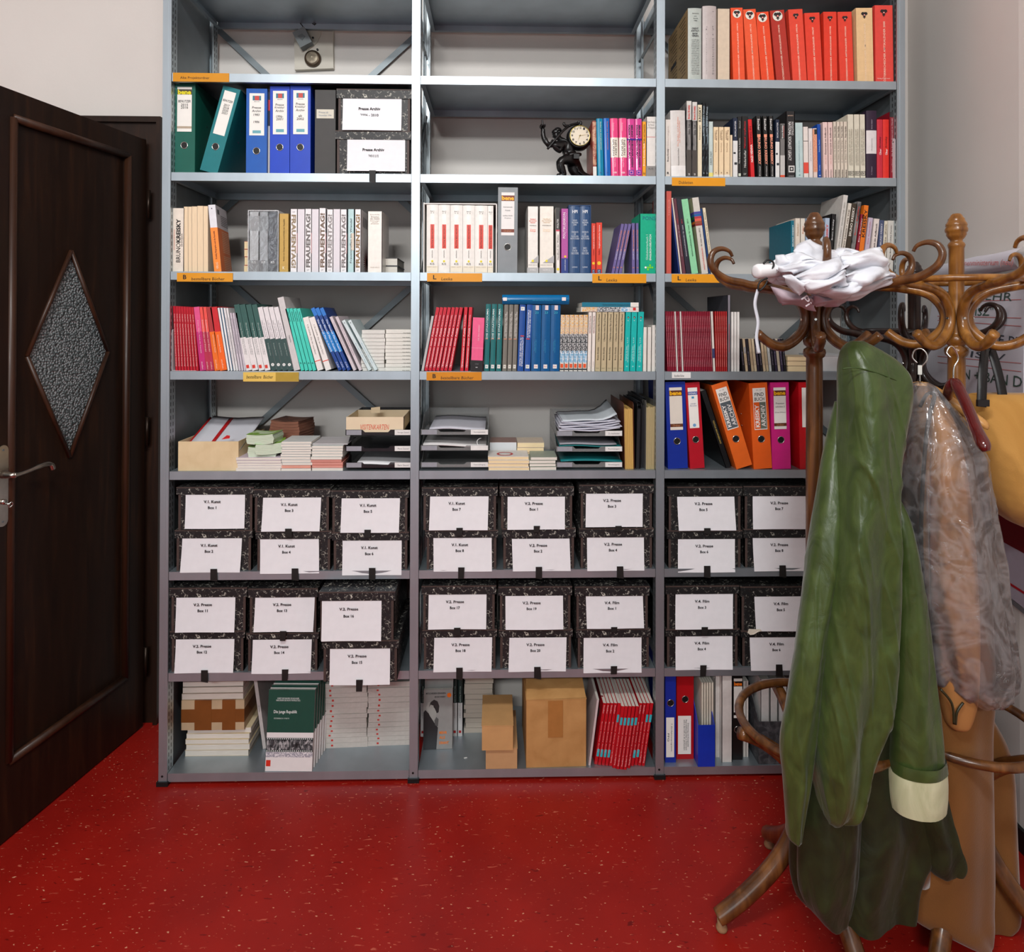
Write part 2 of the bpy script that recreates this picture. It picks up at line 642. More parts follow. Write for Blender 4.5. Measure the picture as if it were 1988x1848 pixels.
# handle plate, lever, key
hu0, hv0 = on_door(2, 872)
hu1, hv1 = on_door(10, 1020)
pu = on_door(4, 920)[0]
zl = on_door(10, 920)[1]
plate = G()
pw, z0, z1 = 0.019, hv1, on_door(5, 864)[1]
pts = []
for cz, a0 in ((z1 - pw, 0), (z0 + pw, PI)):
    for i in range(9):
        a = a0 + PI * i / 8
        pts.append((pu + pw * math.cos(a), cz + pw * math.sin(a)))
plate.prism(pts, -0.004, 0.0)
pl = plate.obj('handle_plate', NICKEL, door)
for zz in (z1 - 0.016, z0 + 0.016):
    G().lathe([(0.0035, -0.0055), (0.0035, -0.0035)], 8, (pu, 0, zz), 'y').obj('screw', STEEL_D, pl)
pth = [(pu, 0, zl), (pu, -0.03, zl), (pu, -0.048, zl)]
g = G().lathe([(0.013, -0.003), (0.012, -0.02), (0.009, -0.034), (0.009, -0.05)], 12, (pu, 0, zl), 'y')
g.obj('handle_rose', NICKEL, door, True)
ut = on_door(80, 925)[0]
lv = crom([(pu, -0.045, zl), (pu - 0.02, -0.047, zl), (pu - 0.05, -0.048, zl + 0.003), (pu + (ut - pu) * 0.75, -0.048, zl + 0.011), (pu + (ut - pu) * 0.93, -0.047, zl + 0.006), (ut, -0.046, zl - 0.012)], 5)
n = len(lv)
G().tube(lv, [0.0085 - 0.002 * math.sin(PI * min(1, i / n * 1.6)) * (1 if i < n * .5 else 0) + (0.0015 if i > n * .8 else 0) for i in range(n)], 10).obj('lever_handle', NICKEL, door, True)
ku, kz = on_door(8, 975)
g = G().lathe([(0.009, -0.012), (0.009, -0.002)], 10, (pu, 0, kz + 0.004), 'y')
g.tube([(pu, -0.01, kz), (pu, -0.03, kz - 0.003)], 0.0035, 8)
g.tube(crom([(pu - 0.0, -0.03, kz - 0.013), (pu - 0.007, -0.034, kz - 0.005), (pu, -0.036, kz + 0.005), (pu + 0.006, -0.033, kz - 0.004)], 5, True), 0.0022, 6, True)
g.obj('key', CHROME, door, True)
for zz in (2.16, 1.30, 0.36):
    zc = on_door(278, {2.16: 395, 1.30: 838, 0.36: 1285}[zz])[1]
    G().lathe([(0.008, -0.06), (0.008, 0.06)], 10, (-0.006, -0.008, zc)).obj('hinge', M((44, 32, 24), .35, .6), door, True)

# ------------------------------------------------------------------ steel shelving
ZS = {'T': 3.013, 'A': 2.642, 'B': 2.272, 'C': 1.903, 'D': 1.532, 'E': 1.160, 'F': 0.788, 'G': 0.414, 'H': 0.0435}
PX0, BAY = -1.22666, 0.92395
PW = 0.0315
DEP = 0.405


def perforated(base):
    mt, nt, b = nodes('perforated_steel')
    tc = nt.nodes.new('ShaderNodeTexCoord')
    sp = nt.nodes.new('ShaderNodeSeparateXYZ')
    nt.links.new(tc.outputs['Object'], sp.inputs[0])

    def mth(op, a, v=None):
        n = nt.nodes.new('ShaderNodeMath')
        n.operation = op
        if isinstance(a, (int, float)):
            n.inputs[0].default_value = a
        else:
            nt.links.new(a, n.inputs[0])
        if v is not None:
            if isinstance(v, (int, float)):
                n.inputs[1].default_value = v
            else:
                nt.links.new(v, n.inputs[1])
        return n.outputs[0]
    zf = mth('LESS_THAN', mth('FRACT', mth('MULTIPLY', sp.outputs[2], 40.0)), 0.62)
    yf = mth('FRACT', mth('MULTIPLY', sp.outputs[1], 55.0))
    slot = mth('MULTIPLY', zf, mth('MULTIPLY', mth('GREATER_THAN', yf, 0.40), mth('LESS_THAN', yf, 0.68)))
    mx = nt.nodes.new('ShaderNodeMix')
    mx.data_type = 'RGBA'
    nt.links.new(slot, mx.inputs['Factor'])
    mx.inputs['A'].default_value = lin((178, 188, 193)) + (1,)
    mx.inputs['B'].default_value = lin((28, 30, 32)) + (1,)
    nt.links.new(mx.outputs['Result'], b.inputs['Base Color'])
    nt.links.new(mth('MULTIPLY', mth('SUBTRACT', 1.0, slot), 0.85), b.inputs['Metallic'])
    b.inputs['Roughness'].default_value = 0.4
    return mt


PERF = perforated(None)
shelving = thing('steel_shelving', 'tall galvanised steel shelving of three bays against the back wall', 'shelving')
HT = 3.30


def post_mesh(y0, y1):
    """folded profile: front web with two flanges running back"""
    h = PW / 2
    t = 0.002
    g = G()
    g.box(-h, h, y0, y0 + t, 0.012, HT)
    g.box(-h, -h + t, y0 + t, y1, 0.012, HT)
    g.box(h - t, h, y0 + t, y1, 0.012, HT)
    g.box(-h * 0.32, h * 0.32, y0 - 0.0006, y0, 0.03, HT)
    return g


pf = pr_ = None
for i in range(4):
    up = bpy.data.objects.new('upright', None)
    link(up, shelving)
    up.location = (PX0 + i * BAY, 0, 0)
    if pf is None:
        a = post_mesh(-0.002, 0.044)
        pf = a.obj('post', PERF, up)
        pf.data.materials.append(STEEL)
        for p in pf.data.polygons:
            if abs(p.normal.y) > 0.5:
                p.material_index = 1
        g = G()
        h = PW / 2
        g.box(-h, h, DEP - 0.002, DEP, 0.012, HT).box(-h, -h + .002, DEP - 0.045, DEP - 0.002, 0.012, HT).box(h - .002, h, DEP - .045, DEP - .002, .012, HT)
        pr_ = g.obj('post', PERF, up)
        ft = G().box(-0.021, 0.021, -0.008, 0.05, 0, 0.016).obj('foot', BLACK, up)
        bolt = G().lathe([(0.0042, -0.0032), (0.0042, -0.002)], 10, (-0.002, 0, 0.035), 'y').obj('bolt_hole', BLACK, up)
        ft2 = G().box(-0.021, 0.021, DEP - .05, DEP + .004, 0, 0.016).obj('foot', BLACK, up)
        base_parts = [pf, pr_, ft, bolt, ft2]
    else:
        for q in base_parts:
            link(q.copy(), up)
    if i in (0, 3):
        s = 1 if i == 0 else -1
        G().box(-0.0012, 0.0012, 0.058, DEP - 0.046, 0.02, HT).obj('side_panel', STEEL_D, up)
    else:
        # cross ties of the open frames
        for zz in [0.1 + k * 0.55 for k in range(6)]:
            G().tube([(0, 0.04, zz), (0, DEP - 0.04, zz + (0.30 if int(zz * 10) % 2 else 0.0))], 0.006, 6).obj('tie', STEEL_D, up)
        for yy in (0.085, DEP - 0.085):
            G().box(-0.004, 0.004, yy - .006, yy + .006, 0.02, HT).obj('tie', STEEL_D, up)

bw = BAY - PW - 0.003
LIP = 0.031
g = G()
t = 0.0015
g.box(-bw / 2, bw / 2, 0.0, DEP - 0.004, -t, 0.0)                       # sheet
g.box(-bw / 2, bw / 2, 0.0, t, -LIP, -t)                               # front lip
g.box(-bw / 2, bw / 2, t, 0.016, -LIP, -LIP + t)                       # folded under
g.box(-bw / 2, bw / 2, 0.0145, 0.016, -LIP, -LIP + 0.008)
g.box(-bw / 2, bw / 2, DEP - 0.004 - t, DEP - 0.004, -LIP, -t)
g.box(-bw / 2, bw / 2, DEP - 0.02, DEP - 0.004 - t, -LIP, -LIP + t)
g.box(-bw / 2, -bw / 2 + t, 0.016, DEP - 0.02, -LIP, -t)
g.box(bw / 2 - t, bw / 2, 0.016, DEP - 0.02, -LIP, -t)
g.box(-bw / 2 + t, -bw / 2 + 0.016, 0.016, DEP - .02, -LIP, -LIP + t)
g.box(bw / 2 - .016, bw / 2 - t, 0.016, DEP - .02, -LIP, -LIP + t)
first = None
for b_i in range(3):
    for k, z in ZS.items():
        if first is None:
            first = g.obj('shelf_board', STEEL, shelving)
            o = first
        else:
            o = link(first.copy(), shelving)
        o.location = (PX0 + (b_i + 0.5) * BAY, 0, z)


def strap(p, q, w=0.026):
    Y = DEP + 0.006
    a, b_ = on_y(p[0], p[1], Y), on_y(q[0], q[1], Y)
    d = (b_ - a).normalized()
    n_ = Vector((-d.z, 0, d.x)) * (w / 2)
    pts = [a - n_, b_ - n_, b_ + n_, a + n_]
    G().prism([(v.x, v.z) for v in pts], Y - 0.001, Y + 0.001).obj('diagonal_brace', STEEL_D, shelving)  # darker steel: shade behind the shelves is put into the brace colour


for dx_ in (0, 843):
    k = 0.985 if dx_ else 1.0
    for p, q in (((410, 45), (812, 420)), ((815, 62), (408, 432)), ((410, 515), (812, 872)), ((812, 545), (410, 905))):
        if dx_:
            p, q = (1246 + (p[0] - 410) * 0.985, p[1]), (1246 + (q[0] - 410) * 0.985, q[1])
        strap(p, q)

# ------------------------------------------------------------------ old bell on the wall behind the top bay
WY = WALLY
bl = thing('wall_bell', 'old grey electric bell with brass gong on a white wall plate', 'bell', tuple(on_y(612, 100, WY)))
o0 = bl.location


def lw(px, py, Y=WY):
    p = on_y(px, py, Y) - o0
    return (p.x, p.z)


G().prism([lw(575, 139), lw(649.8, 136), lw(648, 53.5), lw(573.4, 54.5)], -0.022, -0.0).obj('mounting_plate', M((206, 200, 188), .7, 0, .08, 8), bl)
G().prism([lw(600, 103), lw(618, 88), lw(626, 72), lw(627, 44), lw(597, 44)], -0.026, -0.022).obj('backing_paper', M((198, 192, 178), .7, 0, .06, 10), bl)
BX = [lw(591, 103.8), lw(612.8, 92.5), lw(598, 63), lw(575.8, 75)]
G().prism(BX, -0.062, -0.022).obj('relay_box', M((142, 150, 152), .5, 0, .08, 20), bl)
c = lw(594, 84)
G().prism([(c[0] - .018, c[1] + .004), (c[0] + .002, c[1] - .014), (c[0] + .014, c[1] + .004), (c[0] + .002, c[1] + .016)], -0.064, -0.062).obj('embossed_mark', M((120, 128, 130), .5), bl)
c = lw(610.7, 118.6)
r = 0.036
g = G().lathe([(r, -0.026), (r, -0.030), (r * .95, -0.036), (r * .75, -0.040)], 28, (c[0], 0, c[1]), 'y')
g.obj('gong', M((92, 78, 64), .4, .7, .2, 60), bl, True)
g = G().lathe([(r * .74, -0.0395), (r * .66, -0.043), (r * .45, -0.042), (r * .38, -0.046), (r * .15, -0.047), (r * .1, -0.05)], 24, (c[0], 0, c[1]), 'y')
g.obj('gong_cap', M((176, 164, 144), .45, .5, .25, 80), bl, True)
for i_, pth in enumerate(([(590, 66), (592, 58), (585, 48), (590, 42.5), (600, 45), (615, 55)], [(615, 54), (612, 45), (600, 43)], [(615, 54), (624, 46), (628, 52)])):
    pp = [(lw(*p)[0], -0.03, lw(*p)[1]) for p in pth]
    G().tube(crom(pp, 5), 0.0022, 6).obj('wire', M((52, 44, 38), .6), bl, True)
for px, py in ((611, 59), (611, 78.5), (619.5, 101)):
    p = lw(px, py)
    G().lathe([(0.0045, -0.03), (0.0045, -0.022)], 8, (p[0], 0, p[1]), 'y').obj('screw', BLACK, bl)
# ------------------------------------------------------------------ builders for what stands on the shelves
def strip(t, z0, z1, off, rnd, n=6):
    """front of a spine between two heights, following its roundness"""
    g = G()
    b = rnd * t
    pts = []
    for i in range(n + 1):
        s = i / n
        pts.append((s * t, -b * (1 - (2 * s - 1) ** 2) - off))
    k0 = len(g.v)
    for x, y in pts:
        g.v += [(x, y, z0), (x, y, z1)]
    for i in range(n):
        a = k0 + 2 * i
        g.f.append((a, a + 2, a + 3, a + 1))
    return g


def place(xl, xr, yt, row, dx=0.0, Y=0.02, z0=None, yaw=0.0):
    Z = ZS[row] if z0 is None else z0
    X0, X1 = x_at(xl, Y, Z), x_at(xr, Y, Z)
    pt = on_y((xl + xr) / 2 + dx, yt, Y)
    H = pt.z - Z
    xm = x_at((xl + xr) / 2, Y, Z)
    al = math.atan2(pt.x - xm, H) if dx else 0.0
    t = (X1 - X0) * math.cos(al)
    L = (H - t * math.sin(abs(al))) / math.cos(al)
    loc = (X0, Y, Z + (t * math.sin(al) if al > 0 else 0.0))
    return loc, (0, al, yaw), t, L


def book(xl, xr, yt, row, col, label, dx=0.0, Y=0.02, dep=0.17, group=None, hard=False, rnd=0.0, rough=0.42, bands=(), texts=(), flip=False,
         pages=None, name=None, z0=None, cat='book', yaw=0.0, side=None, marks=None, top_in=0.0, cover_mat=None):
    loc, rot, t, L = place(xl, xr, yt, row, dx, Y, z0, yaw)
    r = thing(name or ('hardback_book' if hard else 'paperback_book'), label, cat, loc, rot, group)
    cm = cover_mat or (col if not isinstance(col, tuple) else M(col, rough, 0, 0.05, 60))
    pg = pages or PAGES
    bt = min(0.0025, t * 0.16) if hard else min(0.0008, t * 0.14)
    ov = 0.003 if hard else 0.0003
    g = G()
    if flip:
        g.box(0, bt, 0.0, dep, 0, L).box(t - bt, t, 0.0, dep, 0, L).box(bt, t - bt, dep - bt, dep, 0, L)
        g.obj('cover', cm, r)
        G().box(bt * 1.02, t - bt * 1.02, 0.0012 if hard else 0.0002, dep - bt, ov, L - ov).obj('page_block', pg, r)
    else:
        b = rnd * t
        n = 6 if rnd else 1
        k0 = len(g.v)
        for i in range(n + 1):
            s = i / n
            y = -b * (1 - (2 * s - 1) ** 2)
            g.v += [(s * t, y, 0), (s * t, y, L), (s * t, y + bt, 0), (s * t, y + bt, L)]
        for i in range(n):
            a, c = k0 + 4 * i, k0 + 4 * (i + 1)
            g.f += [(a, c, c + 1, a + 1), (a + 2, a + 3, c + 3, c + 2), (a + 1, c + 1, c + 3, a + 3), (a, a + 2, c + 2, c)]
        g.box(0, bt, 0.0, dep, 0, L).box(t - bt, t, 0.0, dep, 0, L)
        g.obj('cover', cm, r)
        G().box(bt * 1.02, t - bt * 1.02, bt, dep - (0.003 if hard else 0.0003), ov, L - ov).obj('page_block', pg, r)
    for bd in bands:
        f0, f1, c = bd[:3]
        nm = bd[3] if len(bd) > 3 else 'colour_band'
        x0, x1 = (bd[4], bd[5]) if len(bd) > 5 else (0.0, 1.0)
        mt_ = c if not isinstance(c, tuple) else M(c, rough, 0, 0.05, 60)
        if x0 == 0 and x1 == 1:
            g = strip(t, f0 * L, f1 * L, 0.0004, rnd, 6 if rnd else 1)
        else:
            yb = -rnd * t - 0.0009
            g = G().quad((x0 * t, yb, f0 * L), (x1 * t, yb, f0 * L), (x1 * t, yb, f1 * L), (x0 * t, yb, f1 * L))
        g.obj(nm, mt_, r)
    for tx in texts:
        s, fx, fz, fl, fh, c = tx[:6]
        orient = tx[6] if len(tx) > 6 else 'u'
        bold = tx[7] if len(tx) > 7 else 0.01
        mt_ = c if not isinstance(c, tuple) else M(c, 0.5)
        if orient in 'ud':
            lettering(r, s, fx * t, fz * L, fl * L, fh * t, mt_, orient, -rnd * t - 0.0014, bold)
        else:
            lettering(r, s, fx * t, fz * L, fl * t, fh * L, mt_, orient, -rnd * t - 0.0014, bold)
    if marks:
        marks(r, t, L)
    return r


def disc(parent, x, z, r, mat, name='round_mark', y=-0.0007, seg=16):
    n = [(x + r * math.cos(2 * PI * i / seg), y, z + r * math.sin(2 * PI * i / seg)) for i in range(seg)]
    return mobj(name, n, [tuple(range(seg))], mat, parent)


def rect(parent, x0, x1, z0, z1, mat, name='label', y=-0.0008, skew=0.0):
    return mobj(name, [(x0, y, z0), (x1, y, z0), (x1 + skew, y, z1), (x0 + skew, y, z1)], [(0, 1, 2, 3)], mat, parent)


def lever_file(xl, xr, yt, row, col, label, dx=0.0, Y=0.03, dep=0.285, hole=0.30, spine=None, marks=None, group=None, z0=None, holer=0.0125, sidec=None, rough=0.4):
    loc, rot, t, L = place(xl, xr, yt, row, dx, Y, z0)
    r = thing('lever_arch_file', label, 'binder', loc, rot, group)
    cm = M(col, rough, 0, 0.05, 25, 0.04)
    e = 0.004
    g = G()
    g.prism([(0.0, 0), (t, 0), (t, L), (0.0, L)], 0.0, 0.0025)
    g.obj('spine', cm, r)
    G().box(0, 0.0025, 0.0035, dep, 0, L).obj('cover_board', cm, r)
    G().box(t - 0.0025, t, 0.0035, dep, 0, L).obj('cover_board', cm, r)
    G().box(0.006, t - 0.006, 0.04, dep - 0.02, 0.006, L - 0.022).obj('paper_block', PAGES, r)
    if hole is not None:
        hz = hole * L
        seg = 24
        g = G()
        g.tube([(t / 2 + holer * math.cos(2 * PI * i / seg), -0.0006, hz + holer * math.sin(2 * PI * i / seg)) for i in range(seg)], 0.0014, 6, True)
        g.obj('finger_ring', CHROME, r, True)
        disc(r, t / 2, hz, holer, BLACK, 'finger_hole', -0.0004, 24)
    for zz in (0.46, 0.60):
        G().lathe([(0.003, 0), (0.003, 0.0012)], 8, (t, 0.10, zz * L), 'x').obj('rivet', CHROME, r)
        G().lathe([(0.003, -0.0012), (0.003, 0)], 8, (0, 0.10, zz * L), 'x').obj('rivet', CHROME, r)
    if marks:
        marks(r, t, L)
    return r


def spine_label(r, t, L, f0, f1, x0=0.14, x1=0.86, col=(236, 234, 228), y=-0.0009):
    o = rect(r, 0, (x1 - x0) * t, 0, (f1 - f0) * L, M(col, 0.6, 0, 0.02), 'spine_label', 0.0)
    o.location = (x0 * t, y, f0 * L)
    return o, (x1 - x0) * t, (f1 - f0) * L


YEL = M((240, 176, 20), 0.5)
BRN = M((96, 50, 26), 0.5)


def bene_label(r, t, L, f0, f1, x0=0.16, x1=0.84, hand=(), foot=True, col=(236, 234, 228), band=(96, 50, 26), word=(240, 176, 20)):
    o, w, h = spine_label(r, t, L, f0, f1, x0, x1, col)
    rect(o, 0, w, h * 0.80, h * 0.93, M(band, 0.5), 'label_band', -0.0003)
    lettering(o, 'bene', w / 2, h * 0.868, w * 0.94, h * 0.10, M(word, 0.5), 'h', -0.0007, 0.045)
    if foot:
        rect(o, 0, w, h * 0.07, h * 0.145, M(band, 0.5), 'label_band', -0.0003)
        lettering(o, 'Ordner', w / 2, h * 0.107, w * 0.6, h * 0.05, M((190, 130, 90), 0.5), 'h', -0.0007, 0.0, 0.2)
    for s, fz, fl, fh in hand:
        lettering(o, s, w / 2, h * fz, w * fl, h * fh, INK, 'h', -0.0006, 0.0, 0.12)
    return o


def archive_box(lid, body_b, lab, words, row, label, Y=0.006, z0=None, dep=0.36, dark=False, tab=0.5, twist=0.0, tablen=0.03, zb=None):
    """lid=(x0,x1,ytop,ybot) px, body_b px of body bottom, lab=(x0,x1,ytop,ybot) px"""
    Z = ZS[row] if z0 is None else z0
    xa, xb = x_at(lid[0], Y, Z), x_at(lid[1], Y, Z)
    mx = (lid[0] + lid[1]) / 2
    zt = on_y(mx, lid[2], Y).z
    zl = on_y(mx, lid[3], Y).z
    r = thing('archive_box', label, 'box', ((xa + xb) / 2, Y, Z), (0, 0, twist), 'marbled archive boxes on the shelves')
    w, H, hl = xb - xa, zt - Z, zl - Z
    mt_ = MARBLE2 if dark else MARBLE
    off = Vector((random.uniform(-5, 5), 0, random.uniform(-5, 5)))
    i = 0.006
    bo = G().box(-w / 2 + i, w / 2 - i, 0.004, dep - .004, 0, H - 0.004).obj('body', mt_, r)
    for sx in (-1, 1):
        xo = sx * (w / 2 - i)
        G().box(min(xo, xo - sx * .009), max(xo, xo - sx * .009), 0.003, 0.02, 0.0, hl).obj('corner_tape', TAPEB, bo)
    li = G()
    li.box(-w / 2, w / 2, 0, dep, H - 0.002, H).box(-w / 2, w / 2, 0, 0.003, hl, H - 0.002).box(-w / 2, w / 2, dep - .003, dep, hl, H - .002)
    li.box(-w / 2, -w / 2 + .003, .003, dep - .003, hl, H - .002).box(w / 2 - .003, w / 2, .003, dep - .003, hl, H - .002)
    lo = li.obj('lid', mt_, r)
    G().box(-w / 2 - .0004, w / 2 + .0004, -0.0006, 0.004, H - .0035, H + .0005).obj('edge_tape', TAPEB, lo)
    # paper label stuck on the front, a little curled
    lx0, lx1 = x_at(lab[0], Y, Z) - r.location.x, x_at(lab[1], Y, Z) - r.location.x
    lz1, lz0 = on_y(mx, lab[2], Y).z - Z, on_y(mx, lab[3], Y).z - Z
    lz1 = min(lz1, hl - .0005)
    g = G()
    nx, nz_ = 6, 5
    sk = random.uniform(-.004, .004)
    ph = random.uniform(0, 6)
    for a in range(nx + 1):
        for b_ in range(nz_ + 1):
            u, v = a / nx, b_ / nz_
            g.v.append((lx0 + (lx1 - lx0) * u + sk * (1 - v), 0.0022 - 0.0112 * (1 - v) ** 1.5 * (0.88 + 0.12 * math.sin(u * 5 + ph)), lz0 + (lz1 - lz0) * v))
    for a in range(nx):
        for b_ in range(nz_):
            q = a * (nz_ + 1) + b_
            g.f.append((q, q + nz_ + 1, q + nz_ + 2, q + 1))
    lb = g.obj('paper_label', PAPER, r, True)
    cx, lh = (lx0 + lx1) / 2, lz1 - lz0
    fz = [0.80, 0.62] if len(words) == 2 else [0.68, 0.48, 0.32]
    for s, f in zip(words, fz):
        lettering(lb, s, cx - 0.01, lz0 + lh * f, min(0.0062 * len(s), (lx1 - lx0) * .8), 0.0105, INK, 'h', -0.0022, 0.025)
    if tab is not None:
        tx = -w / 2 + w * tab
        ox = random.uniform(-.004, .004)
        G().prism([(tx - .012, -tablen), (tx + .011 + ox, -tablen - .004 * (ox > 0)), (tx + .012, 0.012), (tx - .012, 0.012)], -0.0118, -0.0102).obj('pull_tab', M((24, 22, 21), .6, 0, .2), r)
    return r, Z + H


def lying(X0, X1, z0, z1, Y, dep, cover, label, front='pages', group=None, yaw=0.0, pages=None, name='lying_book', cat='book', hard=False, texts=(), marks=None):
    """a book lying flat; X0..X1, z0..z1 metres, front edge at Y"""
    r = thing(name, label, cat, ((X0 + X1) / 2, Y, z0), (0, 0, yaw), group)
    w, h = X1 - X0, z1 - z0
    bt = min(0.0022 if hard else 0.0009, h * .16)
    cm = cover if not isinstance(cover, tuple) else M(cover, 0.5, 0, 0.05, 60)
    g = G().box(-w / 2, w / 2, 0, dep, 0, bt).box(-w / 2, w / 2, 0, dep, h - bt, h)
    if front == 'spine':
        g.box(-w / 2, w / 2, 0, bt, bt, h - bt)
    g.obj('cover', cm, r)
    e = 0.002 if hard else 0.0003
    G().box(-w / 2 + e, w / 2 - e, (bt if front == 'spine' else 0.0003 + (0.0012 if hard else 0)), dep - e, bt, h - bt).obj('page_block', pages or LYPAGES, r)
    for s, fx, fz, fl, fh, c in texts:
        lettering(r, s, (fx - .5) * w, fz * h, fl * w, fh * h, c if not isinstance(c, tuple) else M(c, .5), 'h', -0.0006, 0.01)
    if marks:
        marks(r, w, h)
    return r


def pile(xl, xr, yt, yb, row, Y, dep, n, label, cover=(228, 226, 220), front='pages', group=None, jit=0.004, yaw=0.0, pages=None, texts=(), marks=None, z0=None, name='lying_book', cat='book', hts=None):
    Z = ZS[row] if z0 is None else z0
    X0, X1 = x_at(xl, Y, Z), x_at(xr, Y, Z)
    zt = on_y((xl + xr) / 2, yt, Y).z
    hts = hts or [random.uniform(.85, 1.15) for _ in range(n)]
    k = (zt - Z) / sum(hts)
    z = Z
    out = []
    for i in range(n):
        h = hts[i] * k
        j = random.uniform(-jit, jit)
        cv = cover[i % len(cover)] if isinstance(cover, list) else cover
        pg = pages[i % len(pages)] if isinstance(pages, list) else pages
        lb = label[i] if isinstance(label, list) else label
        out.append(lying(X0 + j, X1 + j, z, z + h - 0.0011, Y + random.uniform(0, jit), dep, cv, lb, front, group if not isinstance(label, list) else None, yaw + random.uniform(-.012, .012), pg, name, cat, False, texts, marks))
        z += h
    return out, z


def sign(x0, x1, y0, y1, row, label, word, initial=None, col=(222, 150, 24), hand=False):
    Y = -0.0025
    a, b_ = on_y(x0, y1, Y), on_y(x1, y0, Y)
    r = thing('shelf_sign', label, 'sign', (a.x, Y, a.z), (0, 0, 0), 'signs on the shelf edges')
    w, h = b_.x - a.x, on_y(x0, y0, Y).z - a.z
    G().box(0, w, 0, 0.0015, 0, h).obj('plate', M(col, 0.35, 0, 0.03, 20), r)
    if initial:
        lettering(r, initial, w * 0.14, h * 0.52, w * .06, h * .5, INK, 'h', -0.0006, 0.02)
        lettering(r, word, w * (0.26 + 0.0165 * len(word)), h * 0.32, w * 0.033 * len(word), h * 0.34, INK, 'h', -0.0006, 0.0, 0.12)
    elif hand:
        lettering(r, word, w * 0.30, h * 0.5, w * .48, h * .36, INK, 'h', -0.0006, 0.0, 0.2)
        rect(r, w * .585, w, 0.001, h - .001, M((176, 146, 52), .6), 'paper_overlap', -0.0004)
    else:
        lettering(r, word, w * (0.13 + 0.0145 * len(word)), h * 0.40, w * 0.029 * len(word), h * 0.36, INK, 'h', -0.0006, 0.0)
    return r


sign(335.7, 444.7, 141, 158, 'A', 'orange sign reading Alte Projektordner under the wall bell', 'Alte Projektordner', col=(206, 140, 30))
sign(1304.5, 1408, 344.5, 360.5, 'B', 'orange sign reading Dubletten on the shelf edge', 'Dubletten')
sign(343.4, 452, 529.5, 546.5, 'C', 'orange sign reading B bestellbare Bücher below the orange and white book', 'bestellbare Bücher', 'B')
sign(829, 936, 530, 546.5, 'C', 'orange sign reading L Lexika below the white six volume set', 'Lexika', 'L')
sign(1150, 1254.7, 531.5, 549, 'C', 'orange sign reading L Lexika below the thin purple books', 'Lexika', 'L')
sign(1304, 1408, 532, 548.5, 'C', 'orange sign reading L Lexika below the mint green yearbook', 'Lexika', 'L')
sign(472, 580, 722.5, 740.5, 'D', 'yellow paper sign with bestellbare Bücher written by hand', 'bestellbare  Bücher', None, (226, 190, 92), True)
sign(828, 935, 722, 738.5, 'D', 'orange sign reading B bestellbare Bücher below the leaning red books', 'bestellbare Bücher', 'B', (206, 132, 20))
sign(1304.5, 1341, 722.5, 734, 'D', 'small white paper sign below the thin maroon booklets', 'Bestellbare Bücher', None, (228, 228, 226))
# ================================================================== first bay (beside the door)
# ---- shelf B: lever arch files and two marbled boxes
def mk_bene(hand, f0, f1, **k):
    return lambda r, t, L: bene_label(r, t, L, f0, f1, hand=hand, **k)


def mk_green(r, t, L):
    o, w, h = spine_label(r, t, L, 0.465, 0.955, 0.16, 0.84)
    rect(o, 0, w, h * .83, h * .95, M((70, 62, 50), .5), 'label_band', -0.0003)
    lettering(o, 'bene', w / 2, h * .885, w * .92, h * .11, M((226, 212, 30), .5), 'h', -.0007, .045)
    rect(o, 0, w, h * .07, h * .12, M((176, 160, 140), .6), 'label_band', -.0003)
    for s, f in (('BENUTZER', .68), ('2015', .60), ('2016', .54)):
        lettering(o, s, w / 2, h * f, w * (.85 if len(s) > 4 else .5), h * .055, INK, 'h', -.0006, .006, .12)


lever_file(336.5, 378, 161, 'B', (16, 92, 78), 'dark green lever arch file standing upright at the side panel', dx=1.5, hole=0.315, marks=mk_green)


def mk_teal(r, t, L):
    o, w, h = spine_label(r, t, L, 0.44, 0.95, 0.16, 0.82)
    for s, f in (('BENUTZER', .78), ('2017', .68), ('2018', .62), ('2020', .56), ('2021', .50)):
        lettering(o, s, w / 2, h * f, w * (.85 if len(s) > 4 else .5), h * .05, INK, 'h', -.0006, .006, .12)


lever_file(388, 424, 165.5, 'B', (20, 118, 124), 'teal lever arch file leaning against the blue files', dx=48, hole=0.30, marks=mk_teal)


def mk_press(lines):
    def f(r, t, L):
        o, w, h = spine_label(r, t, L, 0.455, 0.945, 0.15, 0.87)
        rect(o, w * .22, w * .78, h * .83, h * .94, M((52, 120, 140), .5), 'logo_patch', -.0003)
        rect(o, w * .36, w * .66, h * .835, h * .935, M((196, 70, 62), .5), 'logo_patch', -.0005)
        lettering(o, 'ARCHIV', w / 2, h * .80, w * .4, h * .02, INK, 'h', -.0006, 0)
        rect(o, w * .22, w * .78, h * .05, h * .12, M((104, 166, 178), .5), 'logo_patch', -.0003)
        for s, fz, fl in lines:
            lettering(o, s, w * .48, h * fz, w * fl, h * .055, INK, 'h', -.0006, .006, .12)
    return f


